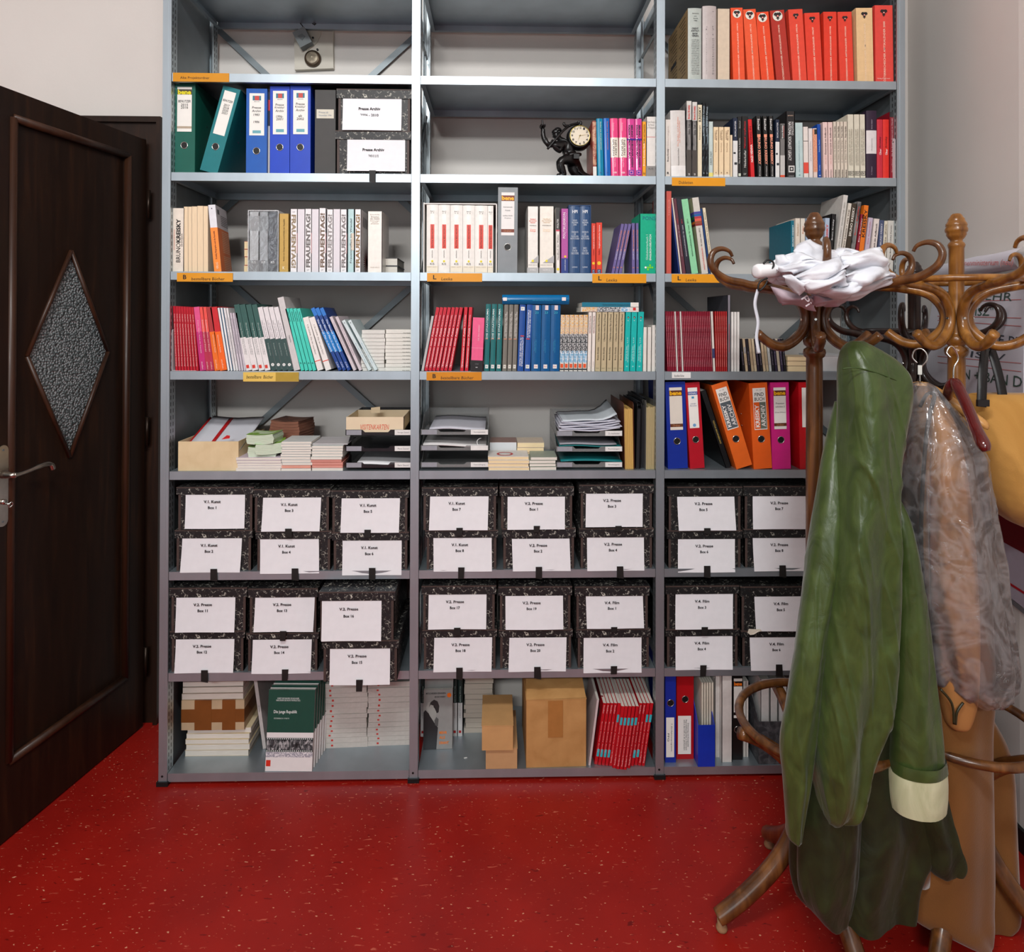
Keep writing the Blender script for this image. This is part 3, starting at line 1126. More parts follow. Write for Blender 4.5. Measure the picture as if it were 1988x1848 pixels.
lever_file(477.5, 517.8, 172, 'B', (18, 88, 176), 'blue lever arch file marked Presse Archiv, shortest of the blue three', dx=1, hole=0.275, marks=mk_press([('Presse', .66, .6), ('Archiv', .58, .6), ('1983', .49, .4), ('1986', .32, .4)]))
book(519.6, 523.4, 166, 'B', (30, 28, 30), 'thin black and white magazine squeezed between two blue files', Y=0.045, dep=.2, name='magazine', bands=[(0, .55, (200, 196, 190)), (.72, .84, (200, 40, 40))], cat='magazine')
lever_file(524, 562, 167, 'B', (14, 64, 190), 'blue lever arch file in the middle of the blue three', dx=0.4, hole=0.31, marks=mk_press([('Presse', .68, .6), ('Kreisky/', .61, .7), ('Archiv', .54, .6), ('1996-', .41, .5), ('2001', .35, .5)]))
lever_file(563, 602.5, 166, 'B', (14, 62, 186), 'blue lever arch file marked ab 2002 beside the grey box file', dx=0.6, hole=0.31, marks=mk_press([('Presse', .69, .6), ('Kreisky/', .62, .7), ('Archiv', .55, .6), ('ab', .42, .25), ('2002', .35, .5)]))
loc, rot, t, L = place(611, 651, 174.5, 'B', 0, 0.03)
r = thing('box_file', 'dark grey box file with a small metal label holder', 'box file', loc, rot)
G().box(0, t, 0, .27, 0, L).obj('case', M((66, 65, 64), .6, 0, .06, 20), r)
o = rect(r, t * .08, t * .92, L * .665, L * .77, M((206, 202, 186), .5), 'label_holder', -.0012)
lettering(o, 'Presse ab', t * .42, L * .735, t * .45, L * .02, M((120, 130, 150), .5), 'h', -.0018, 0)
lettering(o, 'November 1994', t * .5, L * .70, t * .6, L * .02, M((120, 130, 150), .5), 'h', -.0018, 0)


def cv(ox, oy, k):
    return lambda *a: tuple((a[i] / k + (ox if i < 2 else oy)) for i in range(len(a)))


def boxes(ox, oy, k, row, spec, Y=0.006):
    for lid, bb, lab, words, label, lower, kw in spec:
        lidp = (lid[0] / k + ox, lid[1] / k + ox, lid[2] / k + oy, lid[3] / k + oy)
        labp = (lab[0] / k + ox, lab[1] / k + ox, lab[2] / k + oy, lab[3] / k + oy)
        z0 = None if lower else boxes.top + 0.0004
        yy = kw.pop('Y', Y)
        _, boxes.top = archive_box(lidp, bb / k + oy, labp, words, row, label, yy, z0, **kw)


A1 = 'marbled black archive box labelled '
boxes(310, 0, 3.898, 'B', [
    ((1328, 1900, 990, 1055), 1310, (1418, 1856, 1055, 1298), ('Presse Archiv', '2011/1', '100 a Kreisky, Stop Basisarbvention'), A1 + 'Presse Archiv 2011 below the 2006 to 2010 one', True, dict(dep=.34)),
    ((1338, 1906, 675, 745), 990, (1385, 1830, 742, 990), ('Presse Archiv', '2006 - 2010', 'Stop Basisubvention'), A1 + 'Presse Archiv 2006 - 2010', False, dict(dep=.34, tab=None)),
])
# ---- shelves F and G: marbled boxes, lower one of each pair first
boxes(310, 720, 3.898, 'F', [
    ((112, 700, 1205, 1265), 1515, (168, 620, 1268, 1520), ('V.1. Kunst', 'Box 2'), A1 + 'V.1. Kunst Box 2 (number two)', True, dict(tab=.52)),
    ((125, 710, 880, 935), 1190, (193, 643, 938, 1190), ('V.1. Kunst', 'Box 1'), A1 + 'V.1. Kunst Box 1 (number one)', False, dict(tab=None)),
    ((725, 1300, 1212, 1272), 1510, (757, 1202, 1273, 1528), ('V.1. Kunst', 'Box 4'), A1 + 'V.1. Kunst Box 4 (number four)', True, dict(tab=.53)),
    ((705, 1290, 895, 955), 1195, (780, 1220, 960, 1210), ('V.1. Kunst', 'Box 3'), A1 + 'V.1. Kunst Box 3 (number three)', False, dict(tab=.47, tablen=.018)),
    ((1303, 1885, 1220, 1282), 1525, (1382, 1830, 1285, 1540), ('V.1. Kunst', 'Box 6'), A1 + 'V.1. Kunst Box 6 (number six)', True, dict(tab=.53)),
    ((1293, 1885, 905, 960), 1215, (1375, 1817, 965, 1220), ('V.1. Kunst', 'Box 5'), A1 + 'V.1. Kunst Box 5 (number five)', False, dict(tab=.48, tablen=.018)),
])
boxes(300, 1110, 3.823, 'G', [
    ((112, 668, 440, 495), 740, (155, 590, 502, 743), ('V.2. Presse', 'Box 12'), A1 + 'V.2. Presse Box 12 (number twelve)', True, dict(tab=.48)),
    ((110, 685, 120, 188), 430, (158, 597, 192, 443), ('V.2. Presse', 'Box 11'), A1 + 'V.2. Presse Box 11 (number eleven)', False, dict(tab=None)),
    ((680, 1218, 455, 500), 740, (727, 1165, 505, 748), ('V.2. Presse', 'Box 14'), A1 + 'V.2. Presse Box 14 (number fourteen)', True, dict(tab=.55)),
    ((692, 1210, 125, 190), 440, (745, 1187, 192, 440), ('V.2. Presse', 'Box 13'), A1 + 'V.2. Presse Box 13 (number thirteen)', False, dict(tab=.52, tablen=.024)),
    ((1240, 1810, 510, 570), 815, (1300, 1747, 570, 832), ('V.2. Presse', 'Box 15'), A1 + 'V.2. Presse Box 15 (number fifteen), pulled forward', True, dict(tab=.5, Y=-0.07)),
    ((1216, 1785, 150, 215), 490, (1240, 1683, 212, 507), ('V.2. Presse', 'Box 16'), A1 + 'V.2. Presse Box 16 (number sixteen), pulled forward', False, dict(tab=None, Y=-0.07)),
])

# ---- shelf C
BG_B = 'books on the shelf signed bestellbare Bücher by hand'
book(334, 357, 404, 'C', (232, 222, 208), 'cream hardback biography with big black capital letters up the spine', dx=1, hard=True, dep=.17,
     texts=[('BRUNO', .52, .30, .30, .36, (34, 32, 32), 'u', 0.0), ('KREISKY', .52, .645, .37, .36, (24, 22, 22), 'u', .03), ('DIE BIOGRAFIE', .82, .5, .2, .1, (90, 80, 74), 'u', 0), ('WOLFGANG PETRITSCH', .18, .5, .32, .09, (226, 140, 128), 'u', 0)])
for xa, xb, yt in ((357.4, 365.2, 401), (365.6, 372.6, 401), (372.9, 383.2, 400.5), (383.5, 394.8, 399.5), (395.2, 404, 399.8)):
    book(xa, xb, yt, 'C', (206, 186, 160), 'cream book turned so that its page edges face out', flip=True, pages=CREAMPG, dep=.15, hard=False, group='cream books with page edges out beside the orange book', dx=-0.4)


def mk_orange(r, t, L):
    # right-hand cover: orange lower part, white top, lines of print
    x = t + 0.0006
    om, wm = M((226, 112, 16), .45), M((214, 216, 224), .45)
    g = G().quad((x, 0, 0), (x, .155, 0), (x, .155, L * .66), (x, 0, L * .66))
    g.obj('back_cover_print', om, r)
    for i in range(20):
        z = L * (.04 + .028 * i + (.04 if i > 7 else 0))
        G().quad((x + .0004, .05, z), (x + .0004, .145, z), (x + .0004, .145, z + .0022), (x + .0004, .05, z + .0022)).obj('print_line', M((240, 200, 160), .5), r)
    for i in range(6):
        z = L * (.72 + .028 * i)
        G().quad((x + .0004, .055, z), (x + .0004, .15, z), (x + .0004, .15, z + .0018), (x + .0004, .055, z + .0018)).obj('print_line', INK, r)
    for i in range(5):
        y = .016 + .005 * i
        G().quad((x + .0004, y, L * .87), (x + .0004, y + .003, L * .87), (x + .0004, y + .003, L * .94), (x + .0004, y, L * .94)).obj('bar_code', INK, r)
    disc(r, t * .45, L * .945, t * .09, M((90, 90, 96), .5))


book(416, 429.5, 397, 'C', (222, 222, 228), 'leaning paperback, white above and orange below', dx=-11.5, dep=.155, yaw=0.14, bands=[(0, .66, (240, 134, 20))],
     texts=[('Kreisky Biographie und die Republik', .5, .40, .42, .28, (120, 50, 10)), ('VERLAG', .5, .09, .1, .3, (250, 220, 180))], marks=mk_orange)
pile(474, 483, 468, 526, 'C', 0.10, .12, 4, 'cream paperback lying behind the orange and white book', (196, 60, 50), pages=LYCREAM, group='paperbacks lying behind the orange and white book', jit=.001)
# slipcase with three grey volumes, shrink-wrapped
FILM = None


def film(name, alpha=0.86, rough=0.08, bump=0.5, scale=18, streak=0.0):
    mt, nt, b = nodes(name)
    nt.nodes.remove(b)
    out = nt.nodes['Material Output']
    tr_ = nt.nodes.new('ShaderNodeBsdfTransparent')
    gl = nt.nodes.new('ShaderNodeBsdfGlossy')
    gl.inputs['Roughness'].default_value = rough
    gl.inputs['Color'].default_value = (.9, .9, .92, 1)
    df = nt.nodes.new('ShaderNodeBsdfDiffuse')
    df.inputs['Color'].default_value = (.8, .8, .82, 1)
    tc = nt.nodes.new('ShaderNodeTexCoord')
    nz = nt.nodes.new('ShaderNodeTexNoise')
    nz.inputs['Scale'].default_value = scale
    nz.inputs['Detail'].default_value = 4
    nz.inputs['Distortion'].default_value = 1.2
    nt.links.new(tc.outputs['Object'], nz.inputs[0])
    bp = nt.nodes.new('ShaderNodeBump')
    bp.inputs['Strength'].default_value = bump
    bp.inputs['Distance'].default_value = 0.02
    nt.links.new(nz.outputs[0], bp.inputs['Height'])
    nt.links.new(bp.outputs[0], gl.inputs['Normal'])
    m1 = nt.nodes.new('ShaderNodeMixShader')
    m2 = nt.nodes.new('ShaderNodeMixShader')
    fr = nt.nodes.new('ShaderNodeFresnel')
    fr.inputs[0].default_value = 1.5
    nt.links.new(bp.outputs[0], fr.inputs['Normal'])
    m1.inputs[0].default_value = 1 - alpha
    if streak:      # creases of the film scatter white
        n2 = nt.nodes.new('ShaderNodeTexNoise')
        n2.inputs['Scale'].default_value = scale * .55
        n2.inputs['Detail'].default_value = 3
        n2.inputs['Distortion'].default_value = 2.5
        nt.links.new(tc.outputs['Object'], n2.inputs[0])
        r2 = nt.nodes.new('ShaderNodeValToRGB')
        e_ = r2.color_ramp.elements
        e_.new(.5)
        for q_, (p_, v_) in zip(e_, ((.38, 1 - alpha), (.5, streak), (.62, 1 - alpha))):
            q_.position = p_
            q_.color = (v_, v_, v_, 1)
        nt.links.new(n2.outputs[0], r2.inputs[0])
        nt.links.new(r2.outputs[0], m1.inputs[0])
    nt.links.new(tr_.outputs[0], m1.inputs[1])
    nt.links.new(df.outputs[0], m1.inputs[2])
    nt.links.new(fr.outputs[0], m2.inputs[0])
    nt.links.new(m1.outputs[0], m2.inputs[1])
    nt.links.new(gl.outputs[0], m2.inputs[2])
    nt.links.new(m2.outputs[0], out.inputs[0])
    return mt


WRAP = film('shrink_wrap', 0.97, 0.12, 0.12, 26)
loc, rot, t, L = place(481, 540.3, 408, 'C', 0, .02)
sc_ = thing('slipcase', 'white slipcase shrink-wrapped around three grey volumes', 'slipcase', loc, rot)
g = G().box(0, .0025, 0, .16, 0, L).box(t - .0025, t, 0, .16, 0, L).box(.0025, t - .0025, 0, .16, L - .003, L).box(.0025, t - .0025, 0, .16, 0, .002).box(.0025, t - .0025, .157, .16, .002, L - .003)
g.obj('case', M((222, 222, 224), .4), sc_)
G().box(-.0015, t + .0015, -.0035, -.0030, .001, L + .001).obj('shrink_wrap', WRAP, sc_)
for xa, xb, c, nm in ((483.3, 502.6, (196, 196, 198), 'light grey volume in the shrink-wrapped slipcase'), (502.8, 520.6, (166, 168, 172), 'mid grey volume in the shrink-wrapped slipcase'), (520.8, 538.3, (70, 74, 84), 'dark grey volume in the shrink-wrapped slipcase')):
    lo = tuple(int(v * .72) for v in c)
    book(xa, xb, 411, 'C', c, nm, Y=.0225, dep=.15, hard=True, z0=ZS['C'] + .0025, rough=.25, bands=[(.0, .19, lo), (.68, .93, tuple(int(v * .86) for v in c))], texts=[('K/S', .5, .155, .4, .04, (235, 235, 235), 'h', .01)])
book(541, 561, 414.7, 'C', (196, 160, 82), 'gold brown book with a thin line of print up the spine', hard=True,
     texts=[('Reden zur Zeitgeschichte und Politik der Republik', .52, .55, .72, .16, (80, 60, 20)), ('K', .5, .075, .22, .05, (240, 230, 200), 'h', .02)])
# the FRAUENTAG! run: spines alternate with page edges
FG = 'white books with large brown capitals up the spine'
FL_ = 'white book with one large brown word up the spine'
for i, (xa, xb, yt) in enumerate(((562.7, 577.3, 405.8), (591, 605, 405.5), (618.6, 632.8, 404), (633.5, 646.8, 406.5), (660, 673.4, 406.5), (688, 701, 406.3))):
    c = ((150, 132, 104), (112, 108, 106), (120, 100, 84), (150, 146, 146), (132, 126, 126), (140, 112, 70))[i]
    up = i == 0
    book(xa, xb, yt, 'C', (236, 234, 236), 'white book with one large word reading down its spine' if up else FL_, hard=True, dep=.16, group=None if up else FG, rough=.3,
         texts=[('FRAUENTAG!', .5, .5 if not up else .49, .84, .62, c, 'd' if up else 'u', .035), ('LV', .5, .955 if up else .04, .3, .018, (120, 120, 120), 'h')],
         bands=[] if i in (3, 5) else [(.3, .62, (220, 150, 150), 'thin_line', .93, .98)])
for xa, xb in ((577.6, 590.7), (605.2, 618.3), (647, 659.7)):
    book(xa, xb, 405.8, 'C', (226, 222, 226), 'white page block facing out between the books with brown capitals', flip=True, pages=M((222, 218, 224), .4, 0, .06, 90, 0, (30, .3, .3)), dep=.155, group='books with white page edges out between the brown-lettered ones')
book(674.3, 687.7, 406, 'C', (182, 214, 216), 'pale turquoise marbled book among the white books with brown capitals', hard=True, texts=[('Frauentreffen im Wandel', .5, .5, .7, .26, (60, 60, 70), 'u', 0)], bands=[(.35, .62, (214, 206, 190), 'pale_patch', .5, .95)])


def mk_fside(r, t, L):
    x = t + .0006
    for i in range(6):
        y = .03 + .018 * i
        G().quad((x, y, L * .74), (x, y + .006, L * .74), (x, y + .012, L * .9), (x, y + .006, L * .9)).obj('cover_stripe', INK, r)
    g = G()
    for i in range(22):
        a = math.radians(90 + 180 * i / 21 - 90)
        cz, cy = L * .2, .13
        a2 = PI / 2 + PI * i / 21
        g.quad((x, cy, cz - .006), (x, cy + .10 * math.cos(a2), cz + .075 * math.sin(a2)), (x, cy, cz + .006))
    g.obj('red_burst', M((120, 18, 24), .5), r)


WV = [o for o in bpy.data.objects if o.get('label') == FL_][-1]
tt = WV.children[0].dimensions
mk_fside(WV, max(v.co.x for v in WV.children[0].data.vertices), max(v.co.z for v in WV.children[0].data.vertices))
book(713, 742, 410.3, 'C', (238, 234, 226), 'thick ivory hardback with small grey lines of print at its top', hard=True, Y=.012, dep=.15, rough=.3,
     texts=[('Bruno Kreisky', .5, .945, .62, .02, (150, 140, 130), 'h', 0), ('Zwischen\nden Zeiten', .5, .895, .62, .055, (150, 140, 130), 'h', .005), ('Erinnerungen\naus fünf\nJahrzehnten', .5, .82, .6, .07, (170, 160, 150), 'h', 0), ('SIEDLER VERLAG', .5, .085, .62, .018, (190, 180, 170), 'h', 0)])
zc = ZS['C']
z_a, z_b = zc + .031, zc + .0625
for za, zb, nm in ((zc, z_a, 'lower of two dark bound books lying behind the ivory hardback'), (z_a + .0005, z_b, 'upper of two dark bound books lying behind the ivory hardback')):
    lying(x_at(742, .09, za), x_at(772, .09, za), za, zb, .09, .19, (74, 74, 76), nm, 'pages', None, 0.0, LYPAGES, hard=True)

# ---- shelf D
def bookend(px, yt, row, label, Y=.015, side=1, dep=.12, back=False):
    Z = ZS[row]
    x = x_at(px, Y, Z)
    h = on_y(px, yt, Y).z - Z
    r = thing('bookend', label, 'bookend', (x, Y, Z))
    pts = [(0, .001), (dep, .001)] + [(dep - .012 * (1 - math.cos(a)), h - .012 + .012 * math.sin(a)) for a in [PI / 2 * k / 4 for k in range(5)]] + [(.012 - .012 * math.sin(a), h - .012 + .012 * math.cos(a)) for a in [PI / 2 * k / 4 for k in range(5)]]
    g = G()
    n = len(pts)
    g.v = [(0, y, z) for y, z in pts] + [(.0015, y, z) for y, z in pts]
    g.f = [tuple(range(n)), tuple(reversed(range(n, 2 * n)))] + [(i, i + n, (i + 1) % n + n, (i + 1) % n) for i in range(n)]
    g.obj('upright_plate', M((206, 206, 210), .4, 0, .03), r)
    xs = (0.0015, .09) if side > 0 else (-.09, 0)
    G().box(xs[0], xs[1], 0, dep, .0002, .0012).obj('foot_plate', M((206, 206, 210), .4, 0, .03), r)
    G().lathe([(.003, 0), (.003, .0019)], 8, (0, .012, h - .014), 'x').obj('hole', BLACK, r)
    return r


bookend(333.5, 639, 'D', 'white metal bookend at the thin red paperbacks', side=1)
RT = (240, 214, 210)
for i in range(8):
    xa = 340.4 + 5.75 * i
    book(xa, xa + 5.4, 594 + .3 * i, 'D', (188, 16, 40), 'thin red paperback with white print, beside the white bookend', dx=-5.0 - 0.72 * i, group='thin red paperbacks beside the white bookend', dep=.15,
         texts=[('Kreisky 2011', .5, .82, .12, .34, RT, 'd', .01), ('Neue Politik für Demokratie und Chancen für Österreich', .5, .41, .64, .34, RT, 'd', .01), ('L', .5, .08, .4, .016, RT, 'h')], rough=.35)
book(388.6, 400.2, 595, 'D', (228, 84, 140), 'pink and magenta paperback beside the thin red ones', dx=-13, bands=[(0, .61, (196, 40, 116))], texts=[('Frauen. Macht. Politik der Republik', .5, .53, .52, .2, (250, 220, 230), 'd', 0), ('studien', .5, .08, .12, .24, (250, 220, 230), 'd', 0)])
for xa, xb, d in ((400.6, 408.2, -14), (408.4, 416, -15.5)):
    book(xa, xb, 595.5, 'D', (238, 84, 76), 'coral and crimson paperback with white spine print', dx=d, group='coral and crimson paperbacks', bands=[(0, .61, (184, 46, 76))], texts=[('Sozialdemokratie und Wandel', .5, .55, .5, .3, (246, 214, 214), 'd', 0), ('studien', .5, .08, .12, .3, (246, 214, 214), 'd', 0)])
book(417, 427.4, 595, 'D', (176, 52, 54), 'orange paperback with a dull maroon upper part', dx=-17, bands=[(0, .61, (238, 112, 30))], texts=[('Internationale Politik', .6, .42, .28, .22, (250, 220, 190), 'd', 0), ('studien', .5, .1, .14, .26, (250, 220, 190), 'd', 0)])
book(427.6, 441.3, 595, 'D', (206, 38, 46), 'orange paperback with a bright red upper part', dx=-20, bands=[(0, .61, (244, 104, 26))], texts=[('Internationale Politik', .5, .42, .28, .2, (250, 220, 190), 'd', 0), ('studien', .5, .1, .14, .22, (250, 220, 190), 'd', 0)])
for i, (xa, xb) in enumerate(((441.8, 447.4), (447.6, 453))):
    book(xa, xb, 597, 'D', (236, 236, 236), 'thin white book with a blue line along its spine', dx=-20, group='thin white books with a blue line', bands=[(0, 1, (20, 84, 124), 'blue_line', .76, .96)])
for i, (xa, xb) in enumerate(((453.3, 458.2), (458.4, 463))):
    book(xa, xb, 597.5, 'D', (226, 224, 226), 'thin plain white book beside the blue-lined ones', dx=-20, group='thin plain white books beside the blue-lined ones', texts=[('Jahrbuch der Zeitgeschichte in Österreich', .5, .5, .7, .35, (150, 140, 150), 'd', 0)])
for i, (xa, xb) in enumerate(((463.4, 468.2), (468.4, 473.2), (473.4, 478))):
    book(xa, xb, 607, 'D', (202, 194, 204), 'low lavender grey booklet before the green and white books', dx=-18, group='low lavender booklets before the green and white books', texts=[('Demokratie und Geschichte Jahresband', .5, .6, .6, .36, (130, 120, 136), 'd', 0)])
GW = (58, 96, 92)
for i, (xa, xb, d) in enumerate(((478.4, 489.6, -25), (490, 502, -26), (503, 514.2, -26.5), (514.8, 525.8, -27))):
    book(xa, xb, 590, 'D', (52, 92, 86), 'book with dark green top, white foot and red square', dx=d, group='green over white books', rough=.3, bands=[(0, .5, (230, 226, 226)), (.035, .085, (214, 62, 48), 'red_square', .12, .62)],
         texts=[('Die junge Republik', .5, .6, .24, .24, (206, 222, 216), 'd', 0), ('Österreich 1918/19', .62, .36, .24, .18, (110, 116, 116), 'd', 0), ('Alltag und Politik', .35, .36, .24, .16, (120, 124, 124), 'd', 0)])


def mk_dot(r, t, L):
    disc(r, t * .5, L * .09, t * .3, M((232, 232, 230), .5), 'publisher_mark', -.0012)
    lettering(r, 'O', t * .5, L * .09, t * .22, t * .3, M(GW, .5), 'h', -.0016, 0, .2)


for i, (xa, xb, d) in enumerate(((527, 537.6, -28), (538.2, 548.6, -28.5), (549.2, 559.4, -29), (559.8, 570, -29.5))):
    book(xa, xb, 595, 'D', (228, 224, 226), 'book with white top and dark green foot with round mark', dx=d, group='white over green books', bands=[(0, .5, (52, 78, 76))],
         texts=[('Politik und Geschichte', .35, .66, .26, .18, (130, 126, 130), 'd', 0), ('der jungen Republik', .65, .62, .26, .18, (130, 126, 130), 'd', 0), ('Kreisky Archiv', .5, .33, .2, .2, (196, 212, 208), 'd', 0)], marks=mk_dot)
book(570.6, 583.8, 575.5, 'D', (206, 202, 202), 'tall pale grey book standing out above the turquoise ones', dx=-33, dep=.2, texts=[('Zeitgeschichte', .5, .43, .1, .2, (70, 70, 70), 'd', 0)])
for i, xa in enumerate((584.2, 592, 599.7, 607.3)):
    book(xa, xa + 7.4, 598, 'D', (66, 206, 186), 'thin turquoise book with black print at its head', dx=-31 - .3 * i, group='thin turquoise books', rough=.3, texts=[('Wiener Kongress', .5, .87, .16, .36, (20, 60, 60), 'd', .015), ('S', .5, .12, .4, .02, (20, 60, 60), 'h')])
for i, xa in enumerate((616.2, 632.2)):
    book(xa, xa + 12.6, 614, 'D', (234, 230, 226), 'white book with a thin red line near its foot', dx=-30 - 4 * i, group='white books with a thin red line', bands=[(.17, .185, (222, 74, 58), 'red_line')], texts=[('F. N. HUFER  War der neue Kurs?', .5, .58, .56, .2, (120, 112, 108), 'd', 0)])
for i, xa in enumerate((657.2, 665.6, 674.4)):
    book(xa, xa + 7.8, 596.5, 'D', (16, 62, 140), 'slanting blue book with white title and bright blue bands', dx=-55, group='slanting blue books', rough=.3, bands=[(.88, 1, (34, 118, 206)), (.30, .62, (30, 130, 208))],
         texts=[('The Marshall Plan in Austria', .5, .56, .52, .42, (230, 238, 250), 'd', .012), ('CAS', .5, .09, .09, .36, (220, 230, 250), 'd', 0)])
for i, xa in enumerate((686, 697.2)):
    book(xa, xa + 7.2, 613.4, 'D', (208, 198, 204), 'slanting lavender grey book beside the blue ones', dx=-48, group='slanting lavender books', texts=[('Geschichte der Frauen in der Republik', .5, .58, .6, .26, (150, 130, 140), 'd', 0)])
for i, xa in enumerate((715.2, 727)):
    book(xa, xa + 8.4, 620, 'D', (206, 222, 224), 'slanting pale blue book leaning on the white piles', dx=-54, group='slanting pale blue books', texts=[('Europa in der Zeit', .5, .34, .4, .22, (90, 160, 180), 'd', 0), ('x', .5, .95, .3, .02, (60, 70, 80), 'h')])
pile(702, 746.5, 640, 718, 'D', .03, .15, 11, 'thin white paperback in the pile behind the slanting pale blue books', (214, 214, 208), 'spine', 'white paperbacks piled behind the pale blue books', .003, pages=LYPAGES)
pile(748.5, 799, 639, 718, 'D', .03, .15, 11, 'thin white paperback in the pile against the second upright', (222, 222, 214), 'spine', 'white paperbacks piled against the second upright', .002, texts=[('Kreisky  Biographie', .8, .12, .28, .28, (90, 90, 86))])

# ---- shelf E: cardboard tray, leaflets, booklets, letter trays
def open_tray(x0, x1, yt, row, Y, dep, label, mat, z0=None, h=None, name='cardboard_tray', front_h=None):
    Z = ZS[row] if z0 is None else z0
    a, b_ = x_at(x0, Y, Z), x_at(x1, Y, Z)
    H = (on_y((x0 + x1) / 2, yt, Y).z - Z) if h is None else h
    r = thing(name, label, 'box', ((a + b_) / 2, Y, Z))
    w = (b_ - a) / 2
    t_ = .003
    G().box(-w, w, 0, t_, 0, H).obj('front_wall', mat, r)
    G().box(-w, w, dep - t_, dep, 0, H).obj('back_wall', mat, r)
    G().box(-w, -w + t_, t_, dep - t_, 0, H).obj('side_wall', mat, r)
    G().box(w - t_, w, t_, dep - t_, 0, H).obj('side_wall', mat, r)
    G().box(-w + t_, w - t_, t_, dep - t_, 0, t_).obj('bottom', mat, r)
    return r, a, b_, H


_, ta, tb, TH = open_tray(345.7, 462.8, 857, 'E', .012, .28, 'pale cardboard tray heaped with papers and a red folder', KRAFTL)


def sheet(name, label, cat, x0, x1, y0, y1, zfun, mat, n=8, th=.0012, group=None):
    g = G()
    for a in range(n + 1):
        for b_ in range(n + 1):
            u, v = a / n, b_ / n
            x, y = x0 + (x1 - x0) * u, y0 + (y1 - y0) * v
            g.v.append((x, y, zfun(u, v)))
    k = len(g.v)
    g.v += [(x, y, z - th) for x, y, z in g.v]
    for a in range(n):
        for b_ in range(n):
            q = a * (n + 1) + b_
            g.f.append((q, q + n + 1, q + n + 2, q + 1))
            g.f.append((k + q, k + q + 1, k + q + n + 2, k + q + n + 1))
    rim = [b_ for b_ in range(n)] + [n + a * (n + 1) for a in range(n)] + [n * (n + 1) + n - b_ for b_ in range(n)] + [(n - a) * (n + 1) for a in range(n)]
    for i, q in enumerate(rim):
        q2 = rim[(i + 1) % len(rim)]
        g.f.append((q, q2, k + q2, k + q))
    o = g.obj(name, mat, None, True)
    return tag(o, label, cat, group)


ze = ZS['E']
sheet('document_folder', 'red cardboard folder under the papers in the cardboard tray', 'folder', ta + .006, ta + .10, .02, .272, lambda u, v: ze + .07 + .092 * v - .012 * math.sin(u * 3), M((190, 26, 30), .5), th=.004)
sheet('paper_sheet', 'white printed papers lying on the red folder in the cardboard tray', 'papers', ta + .016, tb + .0, .022, .285, lambda u, v: ze + .076 + .09 * v - .014 * math.sin(u * 3.2) * (1 - .4 * v) - .02 * max(0, u - .75) * v, M((214, 214, 222), .6, 0, .03, 10), th=.005)
o = tag(G().prism([(0, 0), (.03, .004), (.032, .014), (.02, .016)], 0, .001).obj('paper_clip_flag', M((206, 24, 30), .4)), 'red paper flag on the papers in the cardboard tray', 'flag')
o.location = on_y(430, 853, .05)
# bundles of leaflets and booklets
GL = ramp_mat('green_leaflet', 25, [(.45, (122, 168, 50)), (.6, (196, 214, 176))], .4, .8)


def bundle(x0, x1, y0, y1, row, Y, dep, label, mat_top, mat_edge, yaw=0.0, tilt=0.0, bulge=.004, name='leaflet_bundle', cat='leaflets', roll=0.0, leaves=7):
    """strapped pile of thin leaflets: fanned edges with a printed cover; px box of the front"""
    Z = on_y((x0 + x1) / 2, y1, Y).z
    a, b_ = x_at(x0, Y, Z), x_at(x1, Y, Z)
    h = on_y((x0 + x1) / 2, y0, Y).z - Z
    r = thing(name, label, cat, ((a + b_) / 2, Y, Z), (tilt, roll, yaw))
    w = (b_ - a) / 2
    g = G()
    for i in range(leaves):
        z0_, z1_ = h * i / leaves, h * (i + 1) / leaves - .0006
        s = bulge * abs((i + .5) / leaves - .5) * 2
        j = random.uniform(-.0008, .0008)
        n = 6
        k0 = len(g.v)
        for q in range(n + 1):
            u = q / n
            x = -w + s + j + (2 * w - 2 * s) * u
            sag = -.004 * (1 - (2 * u - 1) ** 2)
            for yy in (0, dep):
                g.v += [(x, yy, z0_ + sag), (x, yy, z1_ + sag)]
        for q in range(n):
            p = k0 + 4 * q
            g.f += [(p, p + 4, p + 5, p + 1), (p + 2, p + 3, p + 7, p + 6), (p + 1, p + 5, p + 7, p + 3), (p, p + 2, p + 6, p + 4)]
        e_ = k0 + 4 * n
        g.f += [(k0, k0 + 1, k0 + 3, k0 + 2), (e_, e_ + 2, e_ + 3, e_ + 1)]
    g.obj('leaves', mat_edge, r)
    g = G()
    n = 6
    for q in range(n + 1):
        u = q / n
        x = -w + (2 * w) * u
        sag = -.004 * (1 - (2 * u - 1) ** 2)
        g.v += [(x, 0, h + .0004 + sag), (x, dep, h + .0004 + sag)]
    for q in range(n):
        g.f.append((2 * q, 2 * q + 2, 2 * q + 3, 2 * q + 1))
    g.obj('printed_cover', mat_top, r)
    return r


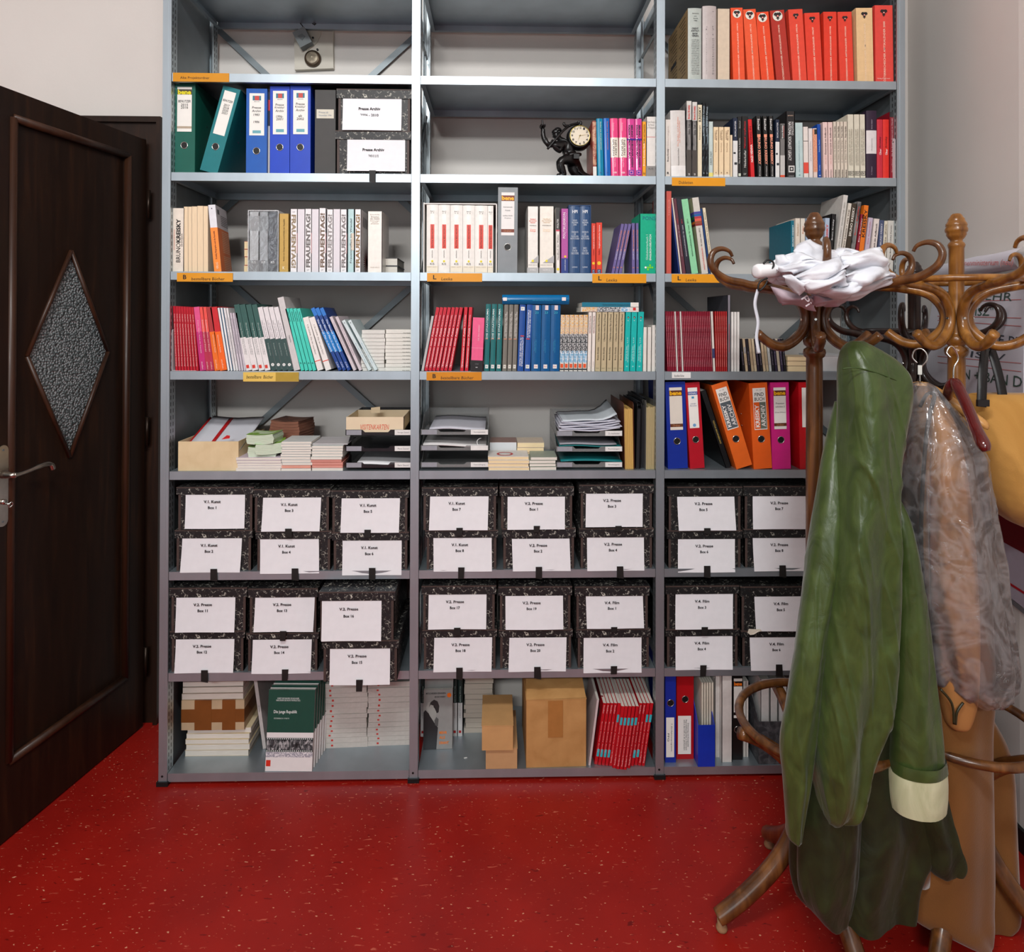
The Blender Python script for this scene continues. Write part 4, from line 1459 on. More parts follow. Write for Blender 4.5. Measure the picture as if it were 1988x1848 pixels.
GE = M((206, 220, 198), .6, 0, .08, 120, 0, (.2, .2, 8))
bundle(481, 536, 867, 887, 'E', .02, .10, 'lowest of three bundles of green leaflets', GL, GE, .1)
bundle(497, 553, 860, 880, 'E', .012, .10, 'middle bundle of green leaflets, shifted towards the white booklets', GL, GE, .28, roll=-.05)
bundle(477, 532, 843, 861, 'E', .008, .10, 'topmost bundle of green leaflets beside the cardboard tray', GL, GE, -.05, roll=-.03)
BRB = ramp_mat('brown_leaflet', 20, [(.4, (92, 62, 50)), (.6, (150, 104, 86))], .5, .5)
Zb = ZS['E']
pile(518, 582, 855, 905, 'E', .16, .13, 3, 'brown booklet under the strapped brown leaflets', (110, 80, 66), 'pages', 'brown booklets under the strapped brown leaflets', .004, pages=M((120, 74, 58), .7, 0, .3, 80, 0, (.3, .3, 30)))
bundle(520, 584, 817, 855, 'E', .16, .13, 'strapped bundle of brown leaflets behind the green ones', BRB, M((130, 84, 66), .7, 0, .35, 60, 0, (.3, .3, 20)), -.2, bulge=.008)
BK = 'booklets piled in front of the green leaflets'
pile(459, 546, 888, 912, 'E', .004, .12, 5, 'white booklet in the low pile under the green leaflets', [(232, 226, 224), (236, 232, 230), (230, 226, 228), (210, 196, 206), (206, 192, 204)], 'pages', 'booklets in the low pile under the green leaflets', .003)
pile(546, 604, 857, 912, 'E', .004, .13, 11, 'thin booklet in the slipping pile between two other booklet piles', [(214, 216, 214), (222, 150, 130)] + [(210, 214, 212)] * 9, 'pages', 'booklets in the slipping middle pile', .004, pages=[LYPAGES, M((220, 158, 140), .7)] + [LYPAGES] * 9)
zt_ = pile(604, 664, 865, 912, 'E', .004, .15, 9, 'booklet in the pile beside the smoky letter trays', [(214, 214, 212), (216, 140, 124), (214, 140, 124), (206, 130, 116)] + [(212, 218, 214)] * 5, 'pages', 'booklets in the pile beside the smoky trays', .003, pages=[LYPAGES, M((214, 150, 138), .7), M((210, 146, 134), .7), M((206, 140, 128), .7)] + [LYPAGES] * 5)[1]
p = (x_at(606, .03, zt_), x_at(676, .03, zt_))
m_ = tag(G().box(p[0], p[1], .02, .17, zt_ + .0005, zt_ + .004).obj('magazine', M((198, 194, 196), .4, 0, .06, 30)), 'grey magazine lying on top of the booklet pile by the smoky trays', 'magazine')

SMOKE = film('smoky_plastic', .34, .15, .1, 8)


def tray_film(name, col, alpha):
    mt, nt, b = nodes(name)
    b.inputs['Base Color'].default_value = lin(col) + (1,)
    b.inputs['Roughness'].default_value = .15
    b.inputs['Alpha'].default_value = alpha
    sock(b, 'Specular IOR Level', .6)
    return mt


SMOKE = tray_film('smoky_plastic', (46, 46, 50), .72)
CLEAR = tray_film('clear_plastic', (150, 152, 152), .42)


def letter_tray(x0, x1, yt, yb, Y, dep, back_py, label, mat, words, group=None, tagw=.26, low=None):
    a, b_ = on_y(x0, yb, Y), on_y(x1, yb, Y)
    z0, z1 = a.z, on_y(x0, yt, Y).z
    r = thing('letter_tray', label, 'letter tray', ((a.x + b_.x) / 2, Y, z0), (0, 0, 0))
    w, h = (b_.x - a.x) / 2, z1 - z0
    t_ = .0022
    hb = h * 3.1
    G().box(-w, w, 0, dep, 0, t_).obj('base', mat, r)
    fl = G()
    fl.prism([(-w, 0), (w, 0), (w, h), (w * .35, h), (w * .28, h * .55), (-w * .42, h * .55), (-w * .5, h), (-w, h)], -t_, 0)
    fl.obj('front_lip', mat, r)
    for sx in (-1, 1):
        x = sx * w
        g = G()
        pts = [(0, 0), (dep, 0), (dep, hb), (dep * .35, hb), (dep * .12, h), (0, h)]
        n = len(pts)
        xa, xb = (x, x + t_) if sx < 0 else (x - t_, x)
        g.v = [(xa, y, z) for y, z in pts] + [(xb, y, z) for y, z in pts]
        g.f = [tuple(range(n)), tuple(reversed(range(n, 2 * n)))] + [(i, (i + 1) % n, (i + 1) % n + n, i + n) for i in range(n)]
        g.obj('side_wall', mat, r)
    G().box(-w, w, dep - t_, dep, t_, hb).obj('back_wall', mat, r)
    tg = rect(r, w * (1 - 2 * tagw), w * .99, h * .06, h * .98, M((226, 226, 224), .5), 'name_tag', -.0036)
    if words:
        lettering(tg, words, w * (1 - tagw), h * .5, w * tagw * 1.3, h * .34, M((120, 120, 124), .5), 'h', -.0042, 0)
    holder = rect(r, -w * .97, -w * .52, h * .08, h * .95, M((150, 152, 160), .2), 'tag_holder', -.0034)
    return r, z0


TG = None
lt = [letter_tray(671, 800, ya, yb, .008, .30, 0, lb, SMOKE, wd) for ya, yb, lb, wd in (
    (897.5, 908, 'smoky grey letter tray, lowest of its stack, holding a bent sheaf', 'Karin Steurer'), (865.5, 876, 'smoky grey letter tray, middle one of its stack', 'Maria Steiner'), (834, 845, 'smoky grey letter tray, topmost, carrying the open pale box', 'Remigio Gazzari'))]
w0, w1 = x_at(694, .03, ze), x_at(796, .03, ze)
sheet('paper_sheaf', 'white sheaf of papers in the lowest smoky letter tray', 'papers', w0, w1, .014, .27, lambda u, v: on_y(735, 906, .008).z + .006 + .018 * (1 - math.sin(min(1, u * 1.3) * PI / 2)) * .4 + .004 * math.sin(u * 4) + .012 * v, PAPER, th=.005)
zt3 = lt[2][1] + .0035
r, a_, b_, H_ = open_tray(672, 783, 809.5, 'E', .010, .20, 'open pale cardboard box with red handwriting on the top smoky tray', M((224, 206, 176), .7, 0, .04, 14), z0=zt3, name='open_box')
lettering(r, 'VISITENKARTEN', 0, H_ * .42, (b_ - a_) * .5, H_ * .3, M((214, 92, 66), .6), 'h', -.0008, 0, .25)
G().prism([(-.035, 0), (.0, 0), (.0, .024), (-.035, .02)], .11, .113).obj('inner_card', M((200, 178, 146), .7), r).location.z = H_
G().quad(((b_ - a_) / 2, .02, H_ * .2), ((b_ - a_) / 2 + .03, .05, H_ * .95), ((b_ - a_) / 2 + .03, .17, H_ * .95), ((b_ - a_) / 2, .18, H_ * .2)).obj('side_flap', M((206, 190, 164), .7), r)

# ---- shelf H
YB = .095
zz = ZS['H']
top = pile(360, 483, 1414, 1468, 'H', YB, .25, 5, 'bundle of white pages, one of five under the taped parcel', [(214, 196, 160)], 'pages', 'page bundles under the taped parcel', .006, pages=LYPAGES)[1]
a_, b_ = x_at(352, YB - .01, top), x_at(474, YB - .01, top)
pz = on_y(413, 1359, YB - .01).z
par = thing('taped_parcel', 'brown paper parcel bound with wide brown packing tape', 'parcel', ((a_ + b_) / 2, YB - .01, top + .0005), (0, 0, 0))
w, h = (b_ - a_) / 2, pz - top - .001
G().box(-w, w, 0, .24, 0, h).obj('wrapping', M((188, 164, 132), .7, 0, .08, 14), par)
TP = M((124, 74, 34), .28, 0, .12, 12)
g = G().box(-w - .0006, w + .0006, -.0008, .2406, h * .26, h * .70)
g.obj('packing_tape', TP, par)
for x0_, x1_ in ((-.58, -.04), (.30, .72)):
    G().box(w * x0_, w * x1_, -.0014, .2412, -.0002, h + .0004).obj('packing_tape', TP, par)
zz = pz
top2 = pile(354, 473, 1346, 1359, 'H', YB - .006, .25, 1, 'white page bundle lying directly on the taped parcel', [(200, 184, 170)], z0=zz + .0006)[1]
top2 = pile(356, 473, 1334, 1346, 'H', YB - .004, .25, 1, 'white page bundle second above the taped parcel', [(200, 184, 170)], z0=top2 + .0005)[1]
top2 = pile(356, 473, 1322, 1334, 'H', YB, .25, 1, 'thin grey bundle third above the taped parcel', [(120, 116, 110)], z0=top2 + .0005)[1]
# leaning board, display books, white piles
yb_ = on_z(512, 1454, ZS['H']).y
book(510, 517.5, 1312, 'H', (196, 190, 188), 'thin white ring binder leaning beside the display books', dx=-19, Y=yb_, dep=.2, name='ring_binder', cat='binder', texts=[('Kreisky', .5, .55, .09, .3, (60, 60, 60), 'd', 0)])
yj = .004
X0, X1 = x_at(514, yj, ZS['H']), x_at(606, yj, ZS['H'])
PH = ramp_mat('film_strip_photo', 55, [(.35, (16, 18, 20)), (.5, (70, 72, 76)), (.68, (206, 204, 206))], .4, .9, (1.6, 1, .7))
FADE = ramp_mat('faded_photo', 150, [(.45, (150, 148, 160)), (.62, (224, 220, 224))], .5, .6)
for i in range(7):
    lab = 'display book with dark green top, film strip and white foot, frontmost copy' if i == 0 else 'copy of the green display book standing behind the frontmost one'
    lean = -.13
    r = thing('book', lab, 'book', (X0 + .0035 * i, yj + .023 * i + .002, ZS['H'] + .0005), (lean, 0, -.03), None if i == 0 else 'copies behind the green display book')
    w, h, d = X1 - X0, .285 + (.0 if i == 0 else .004 * i), .019
    cm_ = M((226, 222, 222), .35, 0, .02)
    G().box(0, w, 0, .002, 0, h).box(0, w, d - .002, d, 0, h).box(w - .002, w, .002, d - .002, 0, h).obj('cover', cm_, r)
    G().box(0.003, w - .002, .002, d - .002, .003, h - .003).obj('page_block', PAGES, r)
    gm = M((24, 70, 58), .35, 0, .04, 30)
    rect(r, 0, w, h * .47, h, gm, 'green_field', -.0004)
    mobj('green_field', [(w + .0004, 0, h * .47), (w + .0004, d, h * .47), (w + .0004, d, h), (w + .0004, 0, h)], [(0, 1, 2, 3)], gm, r)
    if i == 0:
        lettering(r, 'ROBERT KRIECHBAUMER, MICHAELA MAIER,\nMARIA MESNER UND HELMUT WOHNOUT (HG.)', w * .43, h * .875, w * .52, h * .05, M((226, 230, 228), .5), 'h', -.0009, 0)
        lettering(r, 'Die junge Republik', w * .38, h * .72, w * .50, h * .05, M((236, 238, 236), .5), 'h', -.0009, .006)
        lettering(r, 'ÖSTERREICH 1918/19', w * .30, h * .645, w * .33, h * .02, M((206, 216, 210), .5), 'h', -.0009, 0)
        rect(r, 0, w, h * .235, h * .405, M((20, 34, 34), .5), 'film_strip', -.0006)
        for q in range(4):
            rect(r, w * (.01 + .25 * q), w * (.245 + .25 * q), h * .26, h * .38, PH, 'film_frame', -.0009)
        for q in range(22):
            for zf in (.388, .242):
                rect(r, w * (.012 + .045 * q), w * (.036 + .045 * q), h * zf, h * (zf + .012), M((220, 226, 224), .5), 'sprocket_hole', -.0010)
        rect(r, 0, w, h * .17, h * .232, FADE, 'faded_photo', -.0006)
        rect(r, w * .015, w * .11, h * .06, h * .135, M((206, 44, 26), .5), 'red_square', -.0008)
REDM = (206, 62, 54)


def mk_red(f):
    def g_(r, w, h):
        x = w * f + random.uniform(-.006, .006)
        rect(r, x - .004, x + .004, h * .35, h * .72, M(REDM, .5), 'red_mark', -.0006)
    return g_


yw = .135
pile(624, 712, 1326, 1452, 'H', yw, .17, 13, 'white paperback with a red mark, in the pile beside the display books', (206, 200, 194), 'spine', 'white paperbacks piled beside the display books', .003, yaw=.045, marks=mk_red(-.28))
pile(714.5, 798, 1324, 1447, 'H', yw + .01, .17, 13, 'white paperback with a red mark, in the pile touching the second upright', (206, 200, 194), 'spine', 'white paperbacks piled touching the second upright', .003, yaw=.045, marks=mk_red(-.26))
# ================================================================== middle bay
# ---- shelf B: books at the clock figure
RED_T = (246, 226, 226)
ST = ramp_mat('patterned_spine', 60, [(.4, (150, 60, 44)), (.55, (196, 150, 120))], .4, .4)
book(1151.6, 1158.4, 234.5, 'B', (150, 66, 52), 'thin brick red patterned book beside the black clock figure', Y=.03, dx=-1.6, bands=[(.0, .19, (228, 224, 218)), (.22, .98, ST)], texts=[('Österreich', .5, .6, .5, .4, (230, 200, 180), 'd', 0)])
GLT = .16
book(1160.4, 1172.2, 230.2, 'B', (0, 128, 166), 'glossy turquoise hardback beside the brick red book', dx=-2.6, hard=True, rnd=.12, rough=GLT, texts=[('Reden aus drei Jahrzehnten', .62, .7, .48, .24, (206, 226, 190), 'd', .005), ('o', .5, .07, .4, .02, (20, 90, 150), 'h')])
book(1173.8, 1185.4, 229.6, 'B', (10, 96, 180), 'glossy royal blue hardback beside the turquoise one', dx=-2.8, hard=True, rnd=.12, rough=GLT, texts=[('Reden aus drei Jahrzehnten', .62, .7, .48, .24, (206, 110, 70), 'd', .005), ('o', .5, .07, .4, .02, (10, 60, 150), 'h')])
for xa, xb, d in ((1186.6, 1201.4, -2.4), (1202.4, 1217.2, -1.2)):
    book(xa, xb, 229.8, 'B', (226, 70, 128), 'glossy pink hardback with a cream band in the middle', dx=d, hard=True, rnd=.12, rough=GLT, group='pink hardbacks with a cream band', bands=[(.33, .67, (228, 220, 206))],
         texts=[('NEUEN\nSPUREN', .5, .5, .28, .55, (90, 80, 76), 'd', 0), ('Gedanken', .42, .85, .14, .16, (250, 200, 220), 'd', 0), ('Essays und Reden', .5, .24, .15, .24, (250, 200, 220), 'd', 0), ('@', .5, .07, .5, .03, (250, 224, 232), 'h')])


def mk_purp(r, t, L):
    for s, mm in ((.34, M((70, 40, 150), .4)), (.24, M((232, 120, 180), .4)), (.14, M((70, 40, 150), .4))):
        rect(r, t * (.5 - s), t * (.5 + s), L * .075 - t * s, L * .075 + t * s, mm, 'publisher_mark', -.12 * t - .0008 - (.34 - s) * .002)


for xa, xb, d in ((1218.4, 1232.4, -1.2), (1233, 1246.4, -.8)):
    book(xa, xb, 231, 'B', (206, 66, 144), 'glossy violet pink hardback with big dark capitals', dx=d, hard=True, rnd=.12, rough=GLT, group='violet pink hardbacks with dark capitals', bands=[(.63, .66, (60, 40, 140))],
         texts=[('BRUNO   EUROPAPLAESEN', .64, .53, .72, .26, (50, 24, 60), 'd', .03), ('KREISKY MEISTELMAT', .28, .60, .58, .24, (60, 24, 70), 'd', .02)], marks=mk_purp)
book(1247, 1254, 236, 'B', (240, 160, 20), 'slim yellow orange paperback between pink and ivory books', texts=[('Bruno Kreisky Reden', .5, .42, .44, .5, (250, 240, 220), 'u', .01), ('Briefe und Gespräche', .5, .78, .34, .5, (60, 40, 20), 'u', .01), ('A A', .5, .07, .6, .05, (40, 30, 20), 'h', .02)])
book(1254.4, 1273, 226.5, 'B', (226, 222, 216), 'ivory book with grey foot at the third upright', hard=True, bands=[(0, .185, (142, 138, 134)), (.66, .668, (206, 96, 96), 'red_line')], texts=[('Bruno Kreisky\nDer Mensch\nim Mittelpunkt', .5, .86, .8, .14, (150, 146, 142), 'h', 0), ('K/S', .5, .14, .5, .03, (96, 94, 92), 'h')])

# ---- shelf C: reference books
loc, rot, t, L = place(821.5, 964.5, 393.5, 'C', 0, .015)
s6 = thing('slipcase', 'white slipcase holding six lexicon volumes', 'slipcase', loc, rot)
g = G().box(0, .004, 0, .22, 0, L).box(t - .004, t, 0, .22, 0, L - .004).box(.004, t - .004, 0, .22, L - .006, L - .002).box(.004, t - .004, 0, .22, 0, .0015).box(.004, t - .004, .217, .22, .0015, L - .006)
g.obj('case', M((226, 224, 220), .4), s6)


def mk_ks(band=True):
    def f(r, t, L):
        yb = -.06 * t - .001
        disc(r, t * .5, L * .165, .0042, M((236, 220, 40), .5), 'yellow_dot', yb)
        lettering(r, 'L', t * .5, L * .165, .002, .004, INK, 'h', yb - .0004)
        lettering(r, 'K/S', t * .5, L * .125, min(t * .5, .016), .0075, M((110, 112, 112), .5), 'h', yb - .0002, .01)
        if band:
            mobj('library_tape', [(.0005, yb + .0002, 0), (t - .0005, yb + .0002, 0), (t - .0005, yb + .0002, L * .095), (.0005, yb + .0002, L * .095)], [(0, 1, 2, 3)], M((234, 226, 206), .25), r)
            lettering(r, 'KREISKY ARCHIV', t * .5, L * .08, t * .8, .0028, M((150, 140, 126), .5), 'h', yb - .0004, 0)
    return f


vx = [(828, 850.4), (850.8, 873.4), (874, 898), (898.4, 921.4), (921.8, 946.2), (946.6, 957.4)]
for i, (xa, xb) in enumerate(vx):
    nar = (xb - xa) < 15
    book(xa, xb, 397.5 + .4 * i, 'C', (236, 234, 228), 'white lexicon volume with upright red title block, in the slipcase' if not nar else 'slim last lexicon volume with red title block, in the slipcase', Y=.0185, dep=.195, hard=True, rnd=.06, rough=.3, z0=ZS['C'] + .002, group='wide lexicon volumes in the white slipcase' if not nar else None,
         bands=[(.355, .71, (222, 62, 40), 'title_block', .33 if not nar else .16, .67 if not nar else .84)],
         texts=[('LEXIKON DER POLITIK', .5, .53, .34, .16 if not nar else .36, (110, 30, 24), 'd', .005), ('Band %d' % (i + 1), .5, .905, .34 if not nar else .6, .014, (60, 60, 60), 'h', .01), ('A - Z', .5, .88, .3, .014, (60, 60, 60), 'h', .01), ('NOHLEN', .5, .27, .11, .09 if not nar else .2, (90, 90, 90), 'd', 0)], marks=mk_ks(i != 1))


def mk_greyfile(r, t, L):
    bene_label(r, t, L, .44, .94, .17, .83, hand=[('Internationale', .66, .7, .03), ('Politik', .58, .4, .03), ('Lexikon Archiv', .46, .75, .03), ('Kopien', .40, .5, .03)], col=(234, 232, 230), band=(124, 60, 44), word=(240, 180, 40))


lever_file(965.8, 1004, 363.5, 'C', (132, 138, 142), 'grey lever arch file towering over the reference books', dx=1.4, Y=.02, dep=.26, hole=.305, marks=mk_greyfile)


def mk_w(tc):
    def f(r, t, L):
        yb = -.0012
        mobj('grey_corner', [(t * .25, yb, L * .155), (t, yb, L * .155), (t, yb, L * .27)], [(0, 1, 2)], M((176, 176, 176), .5), r)
        disc(r, t * .5, L * .185, .0045, M((236, 220, 40), .5), 'yellow_dot', yb - .0004)
        rect(r, .0003, t - .0003, 0, L * .085, M((178, 178, 178), .5), 'grey_foot', yb)
        lettering(r, 'NOMOS', t * .5, L * .05, t * .5, L * .025, M((226, 226, 226), .5), 'h', yb - .0004, .01)
        lettering(r, 'KREISKY ARCHIV', t * .5, L * .125, t * .8, .003, M((120, 120, 116), .5), 'h', yb - .0004, 0)
        lettering(r, 'Handbuch\nder Vereinten\nNationen', t * .5, L * .785, t * .66, L * .07, M(tc, .5), 'h', yb, .012)
        lettering(r, 'WÖRTERBUCH', t * .5, L * .715, t * .6, L * .018, M((110, 106, 104), .5), 'h', yb, .01)
        lettering(r, 'Zweite\nAuflage', t * .5, L * .64, t * .5, L * .045, M(tuple(min(255, v + 40) for v in tc), .5), 'h', yb, 0)
    return f


book(1023.3, 1045.2, 400.8, 'C', (234, 231, 224), 'thick white book with red and black print and a grey corner', hard=True, Y=.016, dep=.2, marks=mk_w((220, 80, 50)))
book(1046.6, 1075.4, 400.5, 'C', (236, 231, 220), 'thickest white book with beige print and a grey corner', hard=True, Y=.016, dep=.2, marks=mk_w((206, 176, 140)))
book(1079.6, 1087, 403, 'C', (232, 228, 222), 'slim book, black above and white below, beside the purple one', dx=-.6, bands=[(.665, 1, (56, 54, 52)), (.64, .665, (200, 80, 100))], texts=[('POLITIK', .5, .76, .14, .5, (230, 230, 226), 'u', 0), ('Handbuch der Wahlen', .5, .4, .38, .4, (70, 66, 62), 'u', 0)], marks=lambda r, t, L: disc(r, t * .5, L * .065, t * .34, M((236, 210, 40), .5), 'yellow_dot', -.001))
book(1089.4, 1102.8, 405, 'C', (178, 80, 158), 'purple book with white capitals and a dark blue foot', dep=.16, bands=[(0, .235, (38, 60, 132))], texts=[('POLITIKLEXIKON', .42, .74, .40, .34, (244, 226, 240), 'u', .012), ('FÜR JUNGE LEUTE', .78, .78, .3, .13, (240, 210, 236), 'u', 0), ('JUNGBRUNNEN', .6, .13, .17, .2, (220, 226, 240), 'u', 0)], marks=lambda r, t, L: disc(r, t * .58, L * .262, t * .17, M((236, 200, 40), .5), 'yellow_dot', -.001))
loc, rot, t, L = place(1103.6, 1147, 398, 'C', 0, .014)
s2 = thing('slipcase', 'navy blue slipcase holding two navy volumes', 'slipcase', loc, rot)
G().box(0, .003, 0, .2, 0, L).box(t - .003, t, 0, .2, 0, L).box(.003, t - .003, 0, .2, L - .003, L).box(.003, t - .003, 0, .2, 0, .002).box(.003, t - .003, .197, .2, .002, L - .003).obj('case', M((20, 58, 104), .35), s2)
HB = (206, 216, 230)
for i, (xa, xb) in enumerate(((1105.6, 1125.6), (1126.2, 1145))):
    book(xa, xb, 400, 'C', (44, 76, 118), 'navy volume lettered H P I in the navy slipcase', Y=.018, dep=.17, hard=True, rnd=.08, rough=.32, z0=ZS['C'] + .0025, group='navy volumes in the navy slipcase',
         texts=[('HPI', .5, .915, .5, .048, (226, 232, 240), 'h', .02), ('NOHLEN\nWALDMANN\nZIEMER', .5, .75, .6, .09, HB, 'h', 0), ('HANDBUCH\nDER\nPOLITISCHEN\nINSTITUTIONEN', .5, .56, .84, .125, HB, 'h', 0), ('BAND %d\nSTAATEN\nUND SYSTEME' % (i + 1), .5, .33, .7, .11, HB, 'h', 0), ('LESKE', .5, .085, .5, .02, HB, 'h', 0)])
for xa, xb, yt in ((1147.8, 1156.4, 433.5), (1157, 1169, 432)):
    book(xa, xb, yt, 'C', (216, 58, 36), 'red paperback with white title and yellow dot', dep=.14, group='red paperbacks with yellow dots', bands=[(.0, .085, (24, 50, 96), 'blue_tag', .2, .8)],
         texts=[('Vergleich politischer Systeme', .55, .72, .46, .28, (250, 226, 220), 'u', .006), ('Stefan', .5, .42, .1, .24, (130, 30, 20), 'u', 0), ('UTB', .5, .042, .06, .3, (200, 214, 230), 'u', 0)], marks=lambda r, t, L: disc(r, t * .5, L * .205, t * .3, M((236, 196, 40), .5), 'yellow_dot', -.001))
PUR = (104, 92, 148)
for i, (xa, xb, d) in enumerate(((1186.6, 1193, 19.5), (1193.4, 1200, 19.5), (1200.6, 1207.4, 19.3))):
    book(xa, xb, 434, 'C', PUR, 'thin purple book leaning against its neighbours, orange title', dx=d, dep=.15, group='thin purple books leaning', texts=[('Die österreichische Politik', .5, .66, .42, .4, (228, 140, 96), 'u', .008), ('LEXIKON', .5, .38, .2, .36, (214, 210, 230), 'u', 0), ('o', .5, .12, .5, .02, (236, 140, 60), 'h')])
for i, (xa, xb, d) in enumerate(((1226.5, 1233, -.3), (1235, 1240.6, -.8))):
    book(xa, xb, 433, 'C', PUR, 'thin purple book standing straight beside the green dictionary', dx=d, dep=.15, group='thin purple books standing straight', texts=[('Die österreichische Politik', .5, .66, .42, .4, (228, 140, 96), 'u', .008), ('LEXIKON', .5, .38, .2, .36, (214, 210, 230), 'u', 0), ('o', .5, .12, .5, .02, (236, 140, 60), 'h')])


def mk_pons(r, t, L):
    lettering(r, 'PONS', t * .56, L * .925, t * .76, L * .062, M((20, 104, 128), .5), 'h', -.0009, .006)
    for (fx, fz), c in {(.36, .105): (240, 244, 236), (.5, .105): (120, 214, 30), (.63, .105): (120, 214, 30), (.76, .105): (120, 214, 30), (.63, .14): (120, 214, 30), (.5, .07): (120, 214, 30)}.items():
        disc(r, t * fx, L * fz, t * .06, M(c, .5), 'logo_dot', -.0009)


book(1241.6, 1274, 415, 'C', (8, 170, 132), 'thick bright green dictionary with PONS across the top', Y=.014, dep=.15, hard=True, rough=.34, texts=[('Globalwörterbuch 1', .44, .44, .42, .13, (200, 240, 228), 'u', 0), ('ENGLISCH-DEUTSCH', .64, .44, .43, .11, (236, 250, 246), 'u', .012)], marks=mk_pons)

# ---- shelf D
book(817.6, 823, 613, 'D', (186, 186, 186), 'thin grey book leaning at the far end of the red row', dx=20, dep=.15)
for i, xa in enumerate((823.6, 831, 838.5, 846.2, 854.2, 861.8, 869.8)):
    book(xa, xa + 6.9, 596, 'D', (198, 20, 46), 'red book with white print, leaning in a row of seven', dx=23.5 - .15 * i, dep=.15, group='seven leaning red books', rough=.35, texts=[('Bruno Kreisky', .5, .79, .18, .4, (246, 210, 214), 'u', .006), ('Dimensionen seiner Politik', .5, .38, .6, .42, (250, 226, 226), 'u', .01), ('C', .5, .065, .5, .022, (250, 226, 226), 'h')])
for i, (xa, xb) in enumerate(((893, 900), (902, 909))):
    book(xa, xb, 596, 'D', (202, 22, 46), 'red book with white print, standing steeper beside the pink block', dx=8.3, dep=.15, group='steeper red books beside the pink block', rough=.35, texts=[('Bruno Kreisky', .5, .79, .18, .4, (246, 210, 214), 'u', .006), ('Dimensionen seiner Politik', .5, .38, .6, .42, (250, 226, 226), 'u', .01), ('C', .5, .065, .5, .022, (250, 226, 226), 'h')])
book(913.4, 936.5, 616, 'D', (232, 92, 138), 'thick pink book with a black foot', dx=4.6, Y=-.004, dep=.14, rough=.4, bands=[(0, .205, (30, 28, 30)), (.43, .437, (244, 150, 180), 'crease_line')], texts=[('DIE ÄRA KREISKY', .55, .72, .30, .14, (246, 190, 210), 'u', .006), ('A. Reich', .5, .14, .3, .03, (110, 110, 112), 'h'), ('o', .5, .075, .2, .012, (226, 226, 226), 'h', .05)])


def mk_tag(c=(226, 226, 222), ink=(90, 110, 120), f0=.04, f1=.095, x0=.2, x1=.82):
    def f(r, t, L):
        rect(r, t * x0, t * x1, L * f0, L * f1, M(c, .5), 'library_tag', -.0012 - .08 * t)
        lettering(r, 'IV', t * (x0 + x1) / 2, L * (f0 + f1) / 2, t * .3, L * .025, M(ink, .5), 'h', -.0018 - .08 * t, .01)
    return f


for i, (xa, xb) in enumerate(((939.6, 949.2), (951.2, 960.8), (963, 972.6))):
    book(xa, xb, 590, 'D', (22, 106, 108), 'dark teal hardback with white capitals up its spine', dx=4, hard=True, rnd=.08, group='teal hardbacks with white capitals', bands=[(.475, .485, (220, 160, 140), 'short_bar', .1, .6)], texts=[('DIE STAATSDUMA', .36, .71, .44, .34, (226, 236, 234), 'u', .01), ('Parlament und Verfassung in Russland', .78, .71, .42, .12, (150, 200, 196), 'u', 0)], marks=mk_tag())
for i, (xa, xb) in enumerate(((975.2, 983.4), (984.8, 993), (994.4, 1002.6))):
    book(xa, xb, 591, 'D', (118, 114, 106), 'grey hardback with white capitals up its spine', dx=4, hard=True, rnd=.08, group='grey hardbacks with white capitals', bands=[(.475, .487, (214, 140, 110), 'short_bar', .1, .75)], texts=[('ÖSTERREICH UND DIE\nOPEC-STAATEN 1960-1990', .5, .69, .40, .62, (228, 224, 218), 'u', .006)], marks=mk_tag((220, 216, 206)))
book(1004.2, 1016, 591, 'D', (24, 74, 150), 'blue hardback with its title upside down and tag at the top', dx=5, hard=True, rnd=.08, bands=[(.52, .535, (206, 60, 52), 'short_bar', .3, .9)], texts=[('AUSTROKEYNESIANISMUS\nIN THEORIE UND PRAXIS', .55, .29, .44, .56, (230, 236, 246), 'd', .008)], marks=mk_tag(f0=.91, f1=.965))
book(1018, 1029.2, 591, 'D', (26, 78, 156), 'blue hardback with its title upright and tag at the foot', dx=5, hard=True, rnd=.08, bands=[(.475, .49, (206, 60, 52), 'short_bar', .1, .7)], texts=[('AUSTROKEYNESIANISMUS\nIN THEORIE UND PRAXIS', .5, .71, .42, .56, (230, 236, 246), 'u', .008)], marks=mk_tag())
for i, (xa, xb) in enumerate(((1031, 1048.6), (1049.6, 1066.8), (1067.6, 1085.6))):
    def mk23(r, t, L):
        mk_tag((230, 226, 224), (206, 120, 110), .04, .10, .3, .72)(r, t, L)
        rect(r, t * .36, t * .72, L * .925, L * .995, M((222, 206, 206), .5), 'library_tag', -.0012 - .08 * t)
        lettering(r, '23', t * .5, L * .885, t * .36, L * .034, M((60, 180, 206), .5), 'h', -.0018 - .08 * t, .004)
    book(xa, xb, 592, 'D', (8, 84, 140), 'wide petrol blue hardback numbered 23', dx=2.6, hard=True, rnd=.08, rough=.3, group='petrol blue hardbacks numbered 23', texts=[('Bruno Kreisky\nPOLITIK UND ZEIT', .4, .38, .2, .26, (50, 150, 196), 'u', 0)], marks=mk23)
zl_ = on_y(1040, 590.6, .02).z
zt_ = on_y(1040, 572.5, .02).z
r = thing('book', 'petrol blue hardback lying across the upright books', 'book', (x_at(975, .016, zl_), .016, zl_), (0, 0, 0))
w = x_at(1104.6, .016, zl_) - x_at(975, .016, zl_)
h = zt_ - zl_
bm_ = M((6, 104, 160), .18, 0, .03)
g = G()
n = 10
prof = [(-.010 * math.sin(PI * i / n), h * i / n) for i in range(n + 1)]
for y, z in prof:
    g.v += [(0, y, z), (w, y, z)]
for i in range(n):
    g.f.append((2 * i, 2 * i + 1, 2 * i + 3, 2 * i + 2))
g.box(0, w, 0, .16, 0, .002).box(0, w, 0, .16, h - .002, h)
